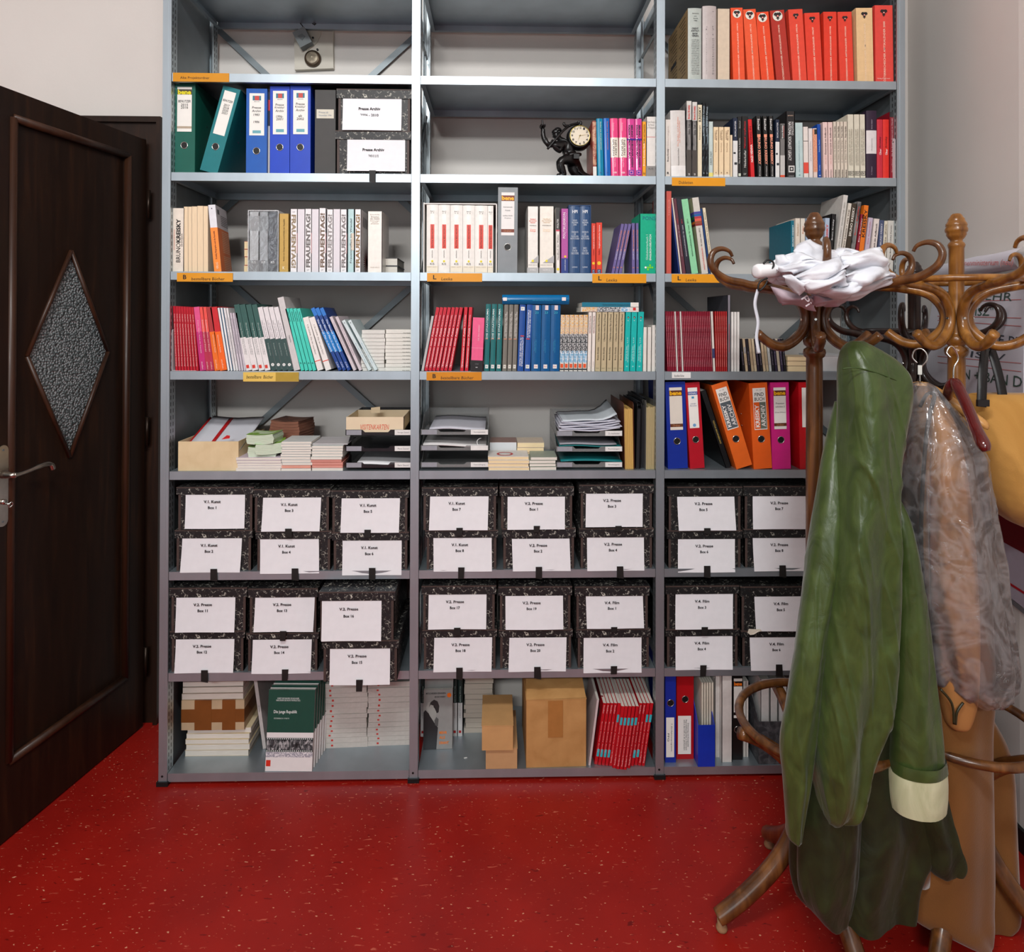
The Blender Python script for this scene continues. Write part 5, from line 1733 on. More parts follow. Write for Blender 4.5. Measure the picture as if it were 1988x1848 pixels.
g.obj('cover', bm_, r)
G().box(.003, w - .003, .004, .155, .002, h - .002).obj('page_block', LYPAGES, r)
rect(r, .003, w * .07, h * .35, h * .7, M((230, 226, 226), .5), 'library_tag', -.0112)
rect(r, w * .89, w * .95, h * .38, h * .74, M((230, 220, 218), .5), 'library_tag', -.0112)
lettering(r, '23', w * .1, h * .45, w * .022, h * .25, M((60, 180, 206), .5), 'd', -.0112, 0)
lettering(r, 'Bruno Kreisky  POLITIK UND ZEIT', w * .6, h * .42, w * .3, h * .12, M((60, 170, 206), .5), 'i', -.0115, 0)
PAT = ramp_mat('colourful_spine_top', 150, [(.4, (226, 160, 50)), (.5, (222, 214, 190)), (.62, (196, 150, 130))], .4, .6)
PATM = ramp_mat('colourful_spine_print', 170, [(.46, (44, 50, 56)), (.54, (206, 206, 206))], .4, .3, (1, 1, 2))
PATB = ramp_mat('colourful_spine_foot', 120, [(.4, (110, 170, 206)), (.6, (220, 226, 232))], .4, .6)
for i, (xa, xb) in enumerate(((1086.6, 1094.6), (1095.3, 1103.4), (1104.3, 1112.4), (1113, 1121), (1121.8, 1130), (1130.6, 1139))):
    book(xa, xb, 611, 'D', (222, 218, 210), 'colourful book, orange pattern above and pale blue below', dx=2.3, dep=.15, group='colourful patterned books', bands=[(.66, 1, PAT), (.36, .66, PATM), (.15, .36, PATB), (.02, .045, (40, 44, 50)), (.06, .13, (222, 84, 40), 'red_tag', .15, .8)], texts=[('ÖSTERREICH', .5, .48, .3, .5, (40, 40, 44), 'u', .01)])
for xa, xb in ((1140, 1147), (1147.6, 1154.4)):
    book(xa, xb, 606, 'D', (232, 224, 216), 'thin white book with maroon print at its head', dx=2.6, group='thin white books with maroon print', texts=[('GESCHICHTE POLITIK', .5, .79, .3, .4, (130, 60, 60), 'u', .006), ('K. Steiner', .5, .1, .14, .3, (196, 180, 176), 'u', 0)])
for xa, xb in ((1154.8, 1165.6), (1166.2, 1176.8), (1177.6, 1188.2), (1189, 1199), (1199.8, 1210.2)):
    book(xa, xb, 606, 'D', (190, 174, 140), 'beige book with black French title up its spine', dx=2.8, group='beige books with a French title', texts=[('L\'Autriche entre l\'Est et l\'Ouest', .5, .74, .46, .3, (40, 36, 30), 'u', .006), ('Bruno Kreisky', .5, .30, .22, .3, (40, 36, 30), 'u', .01), ('FELIN', .45, .05, .5, .012, (90, 84, 70), 'h', 0)])


def mk_por(r, t, L):
    disc(r, t * .52, L * .905, t * .17, M((60, 50, 50), .5), 'portrait_mark', -.001)
    disc(r, t * .50, L * .90, t * .09, M((206, 160, 140), .5), 'portrait_mark', -.0014)
    lettering(r, 'S', t * .5, L * .852, t * .2, L * .014, M((220, 244, 242), .5), 'h', -.001)


for xa, xb in ((1211, 1221.8), (1222.4, 1234), (1234.8, 1247)):
    book(xa, xb, 605, 'D', (10, 178, 172), 'turquoise book with a tiny portrait at its head', dx=3.6, group='turquoise books with tiny portraits', texts=[('Politik für die Vielen\nund die Zukunft Europas', .5, .30, .30, .5, (206, 246, 244), 'u', 0), ('Th. H. W.', .5, .52, .1, .2, (206, 246, 244), 'u', 0), ('o', .5, .08, .24, .02, (206, 246, 244), 'h')], marks=mk_por)
for xa, xb, yt in ((1247.8, 1255, 635), (1256.4, 1263.8, 635), (1264.6, 1272, 631)):
    book(xa, xb, yt, 'D', (226, 222, 214), 'short plain white book at the third upright', dx=1, group='short plain white books at the third upright', dep=.12)
zA, zB, zC_ = on_y(1185, 605.4, .02).z, on_y(1185, 596, .02).z, on_y(1185, 587, .02).z
lying(x_at(1128, .018, zA), x_at(1240, .018, zA), zA, zB, .018, .15, (220, 216, 210), 'colourful patterned book lying under the teal one', 'spine', marks=lambda r, w, h: (rect(r, -w * .48, -w * .22, h * .06, h * .94, PAT, 'colour_band', -.0005), rect(r, -w * .22, w * .18, h * .06, h * .94, PATM, 'colour_band', -.0005), rect(r, w * .2, w * .34, h * .06, h * .94, PATB, 'colour_band', -.0005), rect(r, w * .40, w * .45, h * .3, h * .9, M((206, 50, 46), .5), 'red_tag', -.0005)))
lying(x_at(1130, .016, zB), x_at(1240, .016, zB), zB + .0006, zC_, .016, .15, (8, 112, 138), 'teal book with a white end lying on top of the patterned one', 'spine', texts=[('Österreichische Zeitgeschichte', .6, .45, .48, .4, (20, 50, 60))], marks=lambda r, w, h: rect(r, w * .355, w * .498, .0003, h - .0003, M((228, 224, 216), .5), 'white_end', -.0005))

# ---- shelf E
SH = []
for ya, yb, lb, wd in ((897, 907, 'clear letter tray, lowest one against the second upright', 'Kulturauftragung'), (864.5, 874.5, 'clear letter tray, middle one against the second upright', ''), (833.6, 844, 'clear letter tray, topmost one against the second upright', 'Korrespondenz')):
    SH.append(letter_tray(817, 948, ya, yb, .010, .30, 0, lb, CLEAR, wd))
xa, xb = x_at(834, .03, 1.2), x_at(944, .03, 1.2)
sheet('paper_sheaf', 'papers in the topmost clear tray at the second upright', 'papers', xa, xb - .004, .02, .29, lambda u, v: SH[2][1] + .0225 + .004 * math.sin(u * 5) + .008 * v, M((196, 196, 206), .6, 0, .03), th=.006)
sheet('paper_sheaf', 'papers in the middle clear tray at the second upright', 'papers', x_at(822, .03, 1.2), xb, .012, .29, lambda u, v: SH[1][1] + .020 + .004 * math.sin(u * 4 + 1) + .006 * v, M((214, 212, 212), .6, 0, .03), th=.005)
o = G().tube(crom([(0, 0, 0), (-.008, 0, .008), (-.009, 0, .02), (-.002, 0, .028), (.006, 0, .03)], 5), .0013, 6).obj('plastic_hook', WHITE, None, True)
tag(o, 'small white plastic hook sticking up from the middle clear tray', 'hook')
o.location = on_y(931, 866, .03)
BKC = 'cards stacked between the clear letter trays'
pile(950, 1002, 858, 890, 'E', .14, .11, 1, 'white card stack with a dark picture cover, behind the cream ones', (150, 120, 112), 'pages', None, pages=M((214, 218, 222), .7, 0, .05, 90, 0, (30, .3, .3)), name='card_stack', cat='cards')
pile(1003, 1055, 859, 890, 'E', .13, .12, 4, 'cream brochure in the rear pile between the letter trays', (214, 196, 176), 'pages', 'cream brochures in the rear pile between the letter trays', .003, pages=LYCREAM)
zq = pile(948, 1027, 886, 912, 'E', .004, .12, 4, 'cream brochure in the front pile, ring logo on the topmost', (226, 222, 216), 'pages', 'cream brochures in the front pile between the letter trays', .003, pages=LYCREAM)[1]
pile(1029, 1080, 887, 912, 'E', .006, .12, 4, 'pale green brochure in the small pile beside the right-hand trays', (150, 160, 146), 'pages', 'pale green brochures between the letter trays', .003, pages=LYPAGES)
last = [o for o in bpy.data.objects if o.get('label', '').startswith('cream brochure in the front pile')][-1]
hh = max(v.co.z for v in last.children[0].data.vertices)
g = G()
seg = 24
for i in range(seg):
    a = 2 * PI * i / seg
    for rr in (.030, .022):
        g.v.append((-.012 + rr * 1.05 * math.cos(a), .05 + rr * 1.1 * math.sin(a), hh + .0006))
for i in range(seg):
    j = (i + 1) % seg
    g.f.append((2 * i, 2 * j, 2 * j + 1, 2 * i + 1))
g.obj('ring_logo', M((196, 50, 44), .5), last)
SH2 = []
for ya, yb, lb, wd in ((897, 907, 'clear letter tray, lowest one beside the brown folder', 'Bibliotheksangebote'), (866.5, 876.5, 'clear letter tray, middle one with teal file beside the brown folder', 'Rechnungen'), (836, 846.5, 'clear letter tray, topmost one heaped with loose papers', 'Zu bearbeiten')):
    SH2.append(letter_tray(1080, 1208, ya, yb, .010, .30, 0, lb, CLEAR, wd))
TEALF = M((20, 110, 112), .4, 0, .05)
xa, xb = x_at(1088, .03, 1.2), x_at(1206, .03, 1.2)
sheet('document_folder', 'teal folder in the lowest clear tray', 'folder', xa, xb, .012, .28, lambda u, v: SH2[0][1] + .0235 + .003 * math.sin(u * 4) + .004 * v, M((30, 120, 124), .35), th=.003)
sheet('document_folder', 'teal folder in the middle clear tray', 'folder', xa - .006, xb - .004, .012, .28, lambda u, v: SH2[1][1] + .0205 + .003 * math.sin(u * 6) + .004 * v, TEALF, th=.003)
sheet('paper_sheaf', 'grey papers on the teal folder in the middle clear tray', 'papers', xa - .004, xb - .02, .016, .27, lambda u, v: SH2[1][1] + .0275 + .002 * math.sin(u * 6) + .006 * v, M((150, 150, 158), .6), th=.003)
for i in range(6):
    dx_, zz_ = random.uniform(-.006, .006), .007 * i
    sheet('paper_sheaf', ['loose papers at the bottom of the heap in the topmost clear tray', 'loose papers second from below in the heaped clear tray', 'loose papers in the middle of the heaped clear tray', 'loose papers bent in the heaped clear tray', 'loose papers near the top of the heaped clear tray', 'curled sheet on top of the heaped clear tray'][i], 'papers',
          xa - .004 + dx_ + (.012 if i > 3 else 0), xb - .006 + dx_ - (.012 if i > 3 else 0), .006 + .004 * i, .27, lambda u, v, i=i, zz_=zz_: SH2[2][1] + .0225 + zz_ + (.012 if i < 5 else .03) * (max(0, u - .55) ** 2) * 4 * (1 + v) + .0018 * math.sin(u * 9 + i * 2) + .002 * v, M((198, 198, 210) if i < 5 else (206, 214, 220), .6, 0, .03), th=.003)
# folders at the third upright
def folder(xa, xb, yt, Y, dep, col, pcol, label, dx=0, name='document_folder', n=9):
    loc, rot, t, L = place(xa, xb, yt, 'E', dx, Y)
    r = thing(name, label, 'folder', loc, rot)
    m_ = M(col, .45, 0, .06)
    g = G()
    for x0_ in (0, t - .0016):
        pts = [(0, 0), (dep, 0), (dep, L), (.012, L), (.004, L - .004), (0, L - .014)]
        k = len(g.v)
        q = len(pts)
        g.v += [(x0_, y, z) for y, z in pts] + [(x0_ + .0016, y, z) for y, z in pts]
        g.f += [tuple(k + i for i in range(q)), tuple(k + q + i for i in reversed(range(q)))] + [(k + i, k + i + q, k + (i + 1) % q + q, k + (i + 1) % q) for i in range(q)]
    g.obj('cover', m_, r)
    pm = M(pcol, .65, 0, .12, 30, 0, (30, .3, .3))
    for i in range(n):
        x0_ = .0022 + (t - .0052) * i / n
        G().box(x0_, x0_ + (t - .0052) / n * .86, .002 + .003 * random.random(), dep - .006, 0.0, L - .022 - .004 * random.random()).obj('sheet_section', pm, r)
    return r


folder(1212.5, 1232, 781.5, .016, .28, (84, 40, 22), (206, 166, 92), 'brown folder filled with yellowed paper beside the trays', dx=-2)
for i, (xa, xb, yt) in enumerate(((1234.5, 1243, 782), (1244, 1252, 774))):
    r = folder(xa, xb, yt, .02 + .015 * i, .28, (18, 18, 20), (30, 30, 34), ['black spiral-bound folder next to the brown one', 'taller black spiral-bound folder next to the grey-edged one'][i], dx=3, n=4)
    loc, rot, t, L = place(xa, xb, yt, 'E', 3, .02 + .015 * i)
    for k in range(12):
        G().tube([(t / 2 + t * .5 * math.cos(a), .02 + .02 * k, L - .004 + .008 * math.sin(a)) for a in [2 * PI * q / 10 for q in range(10)]], .0012, 5, True).obj('spiral_ring', M((60, 62, 66), .3, .7), r)
folder(1253, 1272.5, 778, .014, .28, (96, 96, 92), (176, 160, 118), 'grey folder with yellowed paper at the third upright', dx=1)

# ---- shelves F, G
boxes(800, 720, 3.976, 'F', [
    ((100, 662, 1230, 1288), 1535, (163, 613, 1290, 1543), ('V.1. Kunst', 'Box 8'), A1 + 'V.1. Kunst Box 8 (number eight)', True, dict(tab=.5)),
    ((75, 660, 900, 965), 1215, (138, 590, 970, 1225), ('V.1. Kunst', 'Box 7'), A1 + 'V.1. Kunst Box 7 (number seven)', False, dict(tab=.5, tablen=.018)),
    ((692, 1262, 1215, 1285), 1530, (770, 1215, 1297, 1540), ('V.2. Presse', 'Box 2'), A1 + 'V.2. Presse Box 2 (number two)', True, dict(tab=.5)),
    ((675, 1248, 895, 965), 1210, (737, 1180, 972, 1220), ('V.2. Presse', 'Box 1'), A1 + 'V.2. Presse Box 1 (number one)', False, dict(tab=.5, tablen=.012)),
    ((1290, 1865, 1215, 1285), 1530, (1350, 1790, 1285, 1537), ('V.2. Presse', 'Box 4'), A1 + 'V.2. Presse Box 4 (number four)', True, dict(tab=.54)),
    ((1290, 1865, 880, 945), 1200, (1343, 1782, 948, 1200), ('V.2. Presse', 'Box 3'), A1 + 'V.2. Presse Box 3 (number three)', False, dict(tab=.52, tablen=.01)),
])
boxes(790, 1110, 3.823, 'G', [
    ((113, 668, 430, 485), 725, (202, 632, 490, 735), ('V.2. Presse', 'Box 18'), A1 + 'V.2. Presse Box 18 (number eighteen)', True, dict(tab=.5)),
    ((108, 662, 105, 168), 418, (160, 590, 170, 420), ('V.2. Presse', 'Box 17'), A1 + 'V.2. Presse Box 17 (number seventeen)', False, dict(tab=.48, tablen=.014)),
    ((680, 1230, 430, 483), 722, (760, 1185, 490, 733), ('V.2. Presse', 'Box 20'), A1 + 'V.2. Presse Box 20 (number twenty)', True, dict(tab=.52)),
    ((678, 1225, 110, 175), 420, (730, 1158, 180, 423), ('V.2. Presse', 'Box 19'), A1 + 'V.2. Presse Box 19 (number nineteen)', False, dict(tab=None)),
    ((1257, 1808, 425, 488), 720, (1312, 1742, 490, 742), ('V.4. Film', 'Box 2'), A1 + 'V.4. Film Box 2 (number two)', True, dict(tab=.5, tablen=.018)),
    ((1247, 1800, 110, 180), 412, (1328, 1752, 178, 415), ('V.4. Film', 'Box 1'), A1 + 'V.4. Film Box 1 (number one)', False, dict(tab=.52, tablen=.006)),
])

# ---- shelf H
yg = .20
for i in range(8):
    xa = 816.5 + 10.35 * i
    book(xa, xa + 8.6, 1309, 'H', (26, 44, 42), 'dark green hardback with a white foot at the back of the lowest shelf', Y=yg, dep=.17, hard=True, rnd=.1, group='green over white hardbacks on the lowest shelf', bands=[(0, .54, (206, 206, 206)), (.055, .095, (170, 34, 34), 'red_square', .2, .75)], texts=[('Die junge Republik', .5, .68, .26, .3, (170, 190, 184), 'd', 0), ('Österreich 1918/19', .5, .42, .24, .22, (90, 94, 94), 'd', 0)])
# face-out grey books with a sketched figure
yf = .117
for i in range(2):
    Y_ = yf + .028 * i
    X0, X1 = x_at(821.5 + 2 * i, Y_, ZS['H']), x_at(878 + 1 * i, Y_, ZS['H'])
    w, h = X1 - X0, .222 + .03 * i
    r = thing('book', 'grey book facing out with a dark figure and orange dot' if i == 0 else 'plain grey book standing behind the one with the orange dot', 'book', (X0, Y_, ZS['H'] + .0006), (-.10, 0, .03))
    G().box(0, w, 0, .0012, 0, h).box(0, w, .012, .0132, 0, h).box(0, .0012, .0012, .012, 0, h).obj('cover', M((146, 146, 144), .35), r)
    G().box(.0014, w - .0005, .0014, .0118, .0005, h - .0005).obj('page_block', PAGES, r)
    if i == 0:
        dk, md = M((34, 34, 36), .4), M((86, 86, 86), .4)
        P = lambda pts, mt_, nm, y=-.0006: mobj(nm, [(a * w, y, b_ * h) for a, b_ in pts], [tuple(range(len(pts)))], mt_, r)
        P([(.0, .0), (.45, .0), (.47, .14), (.50, .36), (.36, .45), (.22, .58), (.06, .66), (0, .62)], dk, 'printed_coat')
        P([(.08, .70), (.22, .56), (.34, .47), (.42, .52), (.44, .60), (.42, .70), (.30, .80), (.16, .79)], M((160, 160, 156), .4), 'printed_face', -.0008)
        P([(.18, .70), (.24, .79), (.36, .83), (.48, .80), (.54, .72), (.52, .62), (.46, .60), (.34, .73), (.24, .75)], M((44, 44, 44), .4), 'printed_hair', -.001)
        P([(.34, .71), (.50, .61), (.51, .63), (.35, .73)], dk, 'printed_glasses', -.0012)
        P([(.40, .40), (.50, .38), (.52, .50), (.44, .54), (.38, .48)], md, 'printed_hand', -.001)
        disc(r, w * .88, h * .90, w * .075, M((236, 112, 24), .4), 'orange_dot', -.0008)
        lettering(r, 'MITSCHREIBEN ERINNERN', w * .42, h * .935, w * .68, h * .03, INK, 'h', -.0008, .012)
        lettering(r, 'BRUNO KREISKY', w * .57, h * .875, w * .38, h * .028, INK, 'h', -.0008, .012)
        for s, fz in (('MEHR', .275), ('ALS', .195), ('DRAHT', .105)):
            lettering(r, s, w * (.55 + .033 * len(s)), h * fz, w * .066 * len(s), h * .045, M((240, 130, 30), .4), 'h', -.0008, .03)
pile(902, 957, 1311, 1423, 'H', .217, .15, 12, 'cream paperback in the tall pile behind the small cartons', (178, 170, 160), 'pages', 'cream paperbacks piled behind the small cartons', .005, pages=M((186, 178, 166), .7, 0, .05, 80, 0, (.3, .3, 20)))


def carton(x0, x1, yt, Y, dep, label, mat, z0=None, row='H', yaw=0.0, lidgap=True):
    Z = ZS[row] if z0 is None else z0
    a, b_ = x_at(x0, Y, Z), x_at(x1, Y, Z)
    H = on_y((x0 + x1) / 2, yt, Y).z - Z
    r = thing('cardboard_carton', label, 'carton', ((a + b_) / 2, Y, Z + .0004), (0, 0, yaw))
    w = (b_ - a) / 2
    G().box(-w, w, 0, dep, 0, H - .003).obj('body', mat, r)
    G().box(-w - .0015, w + .0015, -.0015, dep, H - .0022, H).obj('lid_flap', mat, r)
    return r, Z + .0004 + H, w, H


SK = M((198, 152, 100), .75, 0, .06, 18)
_, zt, _, _ = carton(943, 1004, 1452.6, .001, .24, 'small brown carton standing under another of its size', M((192, 150, 106), .75, 0, .06, 18))
yc_ = .001
carton(935.5, 996, 1408, -.012, .20, 'small brown carton resting on another of its size', SK, z0=zt + .0005)
r, zt, w, H = carton(1021.5, 1138, 1357, .007, .26, 'large brown carton with a slanting top flap', KRAFT, yaw=.02)
zf = on_y(1080, 1318, .09).z - ZS['H']
g = G()
g.quad((-w, .0, H), (w, .0, H - .003), (w - .002, .085, zf + .002), (-w + .004, .085, zf - .002))
g.quad((-w + .004, .087, zf - .002), (w - .002, .087, zf + .002), (w, .002, H - .004), (-w, .002, H - .001))
g.obj('top_flap', KRAFT, r)
G().box(-w + .004, w - .004, .088, .25, H, zf).obj('upper_body', KRAFT, r)
rect(r, -w * .28, w * .22, H * .44, H * .98, M((170, 116, 62), .3, 0, .05), 'tape_patch', -.0022)
# red books leaning at the third upright
book(1142, 1147, 1358, 'H', (206, 190, 190), 'thin white book leaning at the head of the red row', dx=16.5, Y=.012, dep=.2)
book(1148.5, 1153.5, 1350, 'H', (116, 14, 24), 'thin dark red book behind the thin white one', dx=18, Y=.06, dep=.17, bands=[(.66, .8, (40, 44, 46))])
yo = [.018, .014, .012, .01, .008, -.004, -.010, -.012, -.014, -.006, .006, .010, .008, .006]
for i in range(14):
    xa = 1153.4 + 7.05 * i
    up = i in (0, 1, 2, 3, 10, 11)
    f0, f1 = (.135, .255) if up else (.70, .82)
    book(xa, xa + 6.6, 1364.5 + (6 if 5 <= i <= 9 else 0), 'H', (190, 26, 36), 'red book with a turquoise tag near its foot, in the leaning row' if up else 'red book with a turquoise tag near its head, in the leaning row', dx=17.5, Y=yo[i], dep=.19, rough=.25,
         group='red books with tags at the foot' if up else 'red books with tags at the head', bands=[(f0, f1, (56, 176, 190), 'turquoise_tag', .3, 1)] if i not in (4, 12) else [(f0, f1, (56, 176, 190), 'turquoise_tag', .4, 1)], texts=[('Bruno Kreisky Archiv', .5, .45, .5, .3, (236, 190, 190), 'u' if not up else 'd', 0), ('Stadler', .5, .9 if up else .12, .14, .32, (240, 206, 206), 'u' if not up else 'd', 0)])
o = G().box(-.006, .006, 0, .004, 0, .0012).obj('paper_scrap', WHITE)
tag(o, 'tiny white scrap lying on the empty part of the lowest shelf', 'scrap')
o.location = on_z(904, 1472, ZS['H'] + .0005)
o.rotation_euler = (0, 0, .3)
# ================================================================== third bay
# ---- shelf A: thick directories
EAG = [(0, .95), (.10, .88), (.12, .74), (.2, .78), (.36, .90), (.62, .88), (.86, .66), (.95, .36), (.86, .10), (.70, .30), (.72, -.02), (.56, .14), (.5, -.2), (.36, -.02), (.26, -.34), (.44, -.58), (.30, -.66), (.16, -.56), (.18, -.86), (0, -.98)]


def eagle(r, x, z, s, ground=True, y=-.0012):
    if ground:
        disc(r, x, z, s * 1.12, M((226, 222, 210), .5), 'emblem_ground', y, 24)
    pts = EAG + [(-a, b_) for a, b_ in EAG[-2:0:-1]]
    verts = [(x + a * s * .92, y - .0004, z + b_ * s * .92) for a, b_ in pts]
    mobj('eagle_emblem', verts, [tuple(reversed(range(len(verts))))], M((30, 28, 30), .5), r)
    rect(r, x - s * .18, x + s * .18, z - s * .2, z + s * .22, M((206, 70, 50), .5), 'emblem_shield', y - .0008)
    rect(r, x - s * .18, x + s * .18, z - s * .06, z + s * .08, M((236, 230, 224), .5), 'emblem_shield', y - .0011)


def mk_ca(yr):
    def f(r, t, L):
        b_ = -.06 * t - .0012
        dk = M((50, 50, 54), .5)
        for s, fz, fl, fh in (('Statistisches', .925, .5, .013), ('Jahr', .885, .24, .014), ('Schrift', .855, .34, .014), (yr, .825, .24, .016)):
            lettering(r, s, t * .55, L * fz, t * fl, L * fh, dk, 'h', b_, .012)
        for s, fz in (('CREDIT', .715), ('ANSTALT-', .683), ('BANK', .645), ('VEREIN', .613)):
            lettering(r, s, t * .52, L * fz, t * (.5 if len(s) < 8 else .62) * (.8 if len(s) == 4 else 1), L * .024, dk, 'h', b_, .02)
        for k in range(21):
            lettering(r, ('HAUPTAMT', 'LINZ WELS', 'GRAZ ST', 'BREGENZ', 'KLAGENFURT')[k % 5], t * .55, L * (.555 - .0235 * k), t * .6, L * .010, dk, 'h', b_, .006)
    return f


def mk_brown(r, t, L):
    x = -.0006
    mm = M((146, 122, 84), .6, 0, .1, 12)
    mobj('side_cover', [(x, .0, 0), (x, .0, L), (x, .28, L), (x, .28, 0)], [(0, 1, 2, 3)], mm, r)
    for i in range(16):
        z = L * (.92 - .052 * i)
        for y0, y1 in ((.03, .12), (.15, .25)):
            mobj('print_line', [(x - .0004, y0, z), (x - .0004, y0, z + .004), (x - .0004, y1 - .02 * (i % 3), z + .004), (x - .0004, y1 - .02 * (i % 3), z)], [(0, 1, 2, 3)], M((84, 68, 44), .6), r)
    mobj('print_line', [(x - .0006, .16, L * .44), (x - .0006, .16, L * .5), (x - .0006, .24, L * .5), (x - .0006, .24, L * .44)], [(0, 1, 2, 3)], INK, r)
    mk_ca('1966')(r, t, L)


book(1335.4, 1361.2, 16.3, 'A', (172, 180, 174), 'grey green directory with a brown printed side cover', Y=.012, dep=.29, hard=True, rnd=.06, marks=mk_brown)
book(1363.8, 1390, 12.4, 'A', (178, 168, 166), 'mauve grey directory with columns of black print on its spine', Y=.012, dep=.29, hard=True, rnd=.1, marks=mk_ca('1967'))
book(1391.8, 1417.4, 17, 'A', (206, 188, 166), 'worn blank cream directory beside the first orange yearbook', Y=.012, dep=.26, hard=True)
AMT = 'ÖSTERREICHISCHER AMTSKALENDER '
spec = [(1423, 1446.8, 14.6, -5, (226, 80, 42), '1990/91', True, 'orange yearbook with round eagle emblem, first beside the cream directory'),
        (1451, 1476.2, 17, -9, (228, 86, 48), '1991/92', True, 'orange yearbook with round eagle emblem, second beside the cream directory'),
        (1478, 1504, 22, -12, (224, 70, 32), '1993/94', True, 'lowest of the orange yearbooks with round emblem, marked 1993/94'),
        (1507, 1535.4, 18.5, -13, (172, 46, 34), '1994/95', True, 'dark brick red yearbook with round eagle emblem'),
        (1538.6, 1567, 17, -9, (222, 70, 50), '1995/96', False, 'coral red yearbook with bare eagle beside the dark brick red one'),
        (1567.8, 1598, 24, -7, (222, 62, 42), '1996/97', False, 'coral red yearbook with bare eagle, lower than its neighbours'),
        (1600.4, 1626.4, 22.6, -2.6, (220, 58, 38), '1997/98', False, 'coral red yearbook with bare eagle and pinkish page edges showing'),
        (1630.2, 1658, 22.4, -4.6, (222, 64, 46), '1999/2000', False, 'coral red yearbook with bare eagle beside the cream one'),
        (1664, 1696.6, 15, -3, (226, 190, 142), '', False, 'cream yearbook with bare eagle and pale title'),
        (1699.4, 1735, 10, -2, (222, 72, 62), '2000', False, 'large coral red yearbook at the last upright')]
for xa, xb, yt, d, c, yr, ground, lab in spec:
    def mk(r, t, L, ground=ground, yr=yr, c=c):
        s = t * .30 if ground else t * .22
        eagle(r, t * .5, L * .915 - (0 if ground else .004), s, ground)
        tcol = (246, 216, 196) if c[2] < 100 else (238, 214, 186)
        n = len(yr)
        lettering(r, AMT + yr, t * .5, L * .40, L * .78, t * .13, M(tcol, .5), 'u', -.001, .004)
        if yr == '2000':
            lettering(r, 'Verlag Österreich', t * .45, L * .05, t * .7, L * .022, M((246, 220, 210), .5), 'h', -.001, 0, .1)
    book(xa, xb, yt, 'A', c, lab, dx=d, Y=.012, dep=.21, rough=.42, marks=mk, pages=M((214, 180, 180), .7, 0, .04) if not ground else PAGES)

# ---- shelf B: biographies and history
T = lambda s, c=(60, 56, 54), fz=.5, fl=.7, fh=.42, o='u', fx=.5, b_=.004: (s, fx, fz, fl, fh, c, o, b_)
GR1 = ramp_mat('grey_photo_spine', 40, [(.35, (60, 58, 58)), (.65, (150, 148, 146))], .35, .6, (1, 1, .5))
GLB = ramp_mat('glossy_black_spine', 45, [(.5, (22, 26, 30)), (.72, (130, 150, 160))], .2, 1.0, (2, 1, .4))
CRM = (222, 202, 168)
book(1291.8, 1302, 232, 'B', (216, 208, 200), 'narrow off-white book at the third upright with black logo', Y=.015, texts=[T('Bruno Kreisky', (50, 46, 46), .38, .22, .4), T('Erinnerungen', (190, 176, 170), .68, .4, .36), ('R', .5, .07, .4, .04, (20, 20, 20), 'h', .03)])
book(1302.8, 1331, 214.4, 'B', (204, 200, 196), 'thick pale grey book with orange print and white foot', dx=-1.6, hard=True, rnd=.06, Y=.015, bands=[(0, .17, (226, 224, 222))], texts=[('Die Reden und Aufsätze\nzur Zeitgeschichte', .55, .68, .44, .22, (232, 140, 110), 'u', 0), ('Gesammelte Schriften', .5, .30, .26, .1, (110, 106, 104), 'u', 0)])
for xa, xb, yt in ((1332.8, 1342.2, 196), (1344, 1353, 198)):
    book(xa, xb, yt, 'B', GR1, 'glossy grey photographic book with a red title at its head', hard=True, Y=.015, dep=.19, group='grey photographic books with a red title', bands=[(.95, 1, (206, 204, 198)), (.0, .36, (70, 64, 60)), (.75, .95, (190, 186, 182))], texts=[T('Bruno Kreisky', (216, 50, 36), .855, .18, .5, b_=.02), T('Seine Zeit', (40, 38, 38), .63, .14, .4), ('2', .5, .04, .4, .025, (220, 216, 210), 'h')])
book(1354.2, 1362.8, 203.5, 'B', (226, 214, 186), 'cream book with handwriting-like capitals at its head', texts=[T('KREISKY', (40, 36, 34), .87, .2, .6), T('Erinnerungen', (70, 64, 54), .62, .2, .36)])
for xa, xb, yt in ((1363.2, 1369.2, 199.5), (1369.5, 1375.4, 201.5)):
    book(xa, xb, yt, 'B', GLB, 'glossy black book with white print, one of a pair', group='pair of glossy black books', texts=[T('Kreisky Israel und Nahost', (190, 206, 214), .76, .4, .5), ('o', .5, .06, .4, .02, (150, 160, 170), 'h')])
book(1376, 1384.2, 236, 'B', (190, 204, 200), 'pale grey green book with a yellow sticker at its foot', bands=[(.0, .09, (226, 214, 120))], texts=[T('EUROPA STADT', (120, 130, 130), .35, .24, .5)])
CREAM_L = ['cream paperback with shiny print, first of three beside the grey green book', 'cream paperback in the middle of three with brown print', 'cream paperback, widest of three with brown print']
for i, (xa, xb) in enumerate(((1384.8, 1394.8), (1395.6, 1405), (1405.8, 1417))):
    book(xa, xb, 246.5, 'B', (230, 206, 168), CREAM_L[i], dep=.12, bands=[(.0, .06, (226, 222, 214))], texts=[('KREISKY\nMein Weg', .5, .84, .2, .5, (120, 90, 70), 'u', .006), T('Bruno Kreisky', (170, 140, 110), .6, .18, .3), ('S', .5, .1, .3, .02, (130, 100, 80), 'h')])
book(1417.2, 1422, 262, 'B', (224, 204, 172), 'low cream paperback before the blue black book', dep=.12)
NAVYW = [(.0, .62, (220, 220, 218)), (.22, .26, (40, 44, 50), 'torn_mark', .3, .9), (.4, .43, (40, 44, 50), 'torn_mark', .1, .6)]
book(1422.8, 1431.8, 229, 'B', (24, 36, 60), 'book with navy top and torn white picture, beside the low cream one', bands=NAVYW, texts=[T('BOKLANTER', (226, 226, 230), .82, .26, .34)])
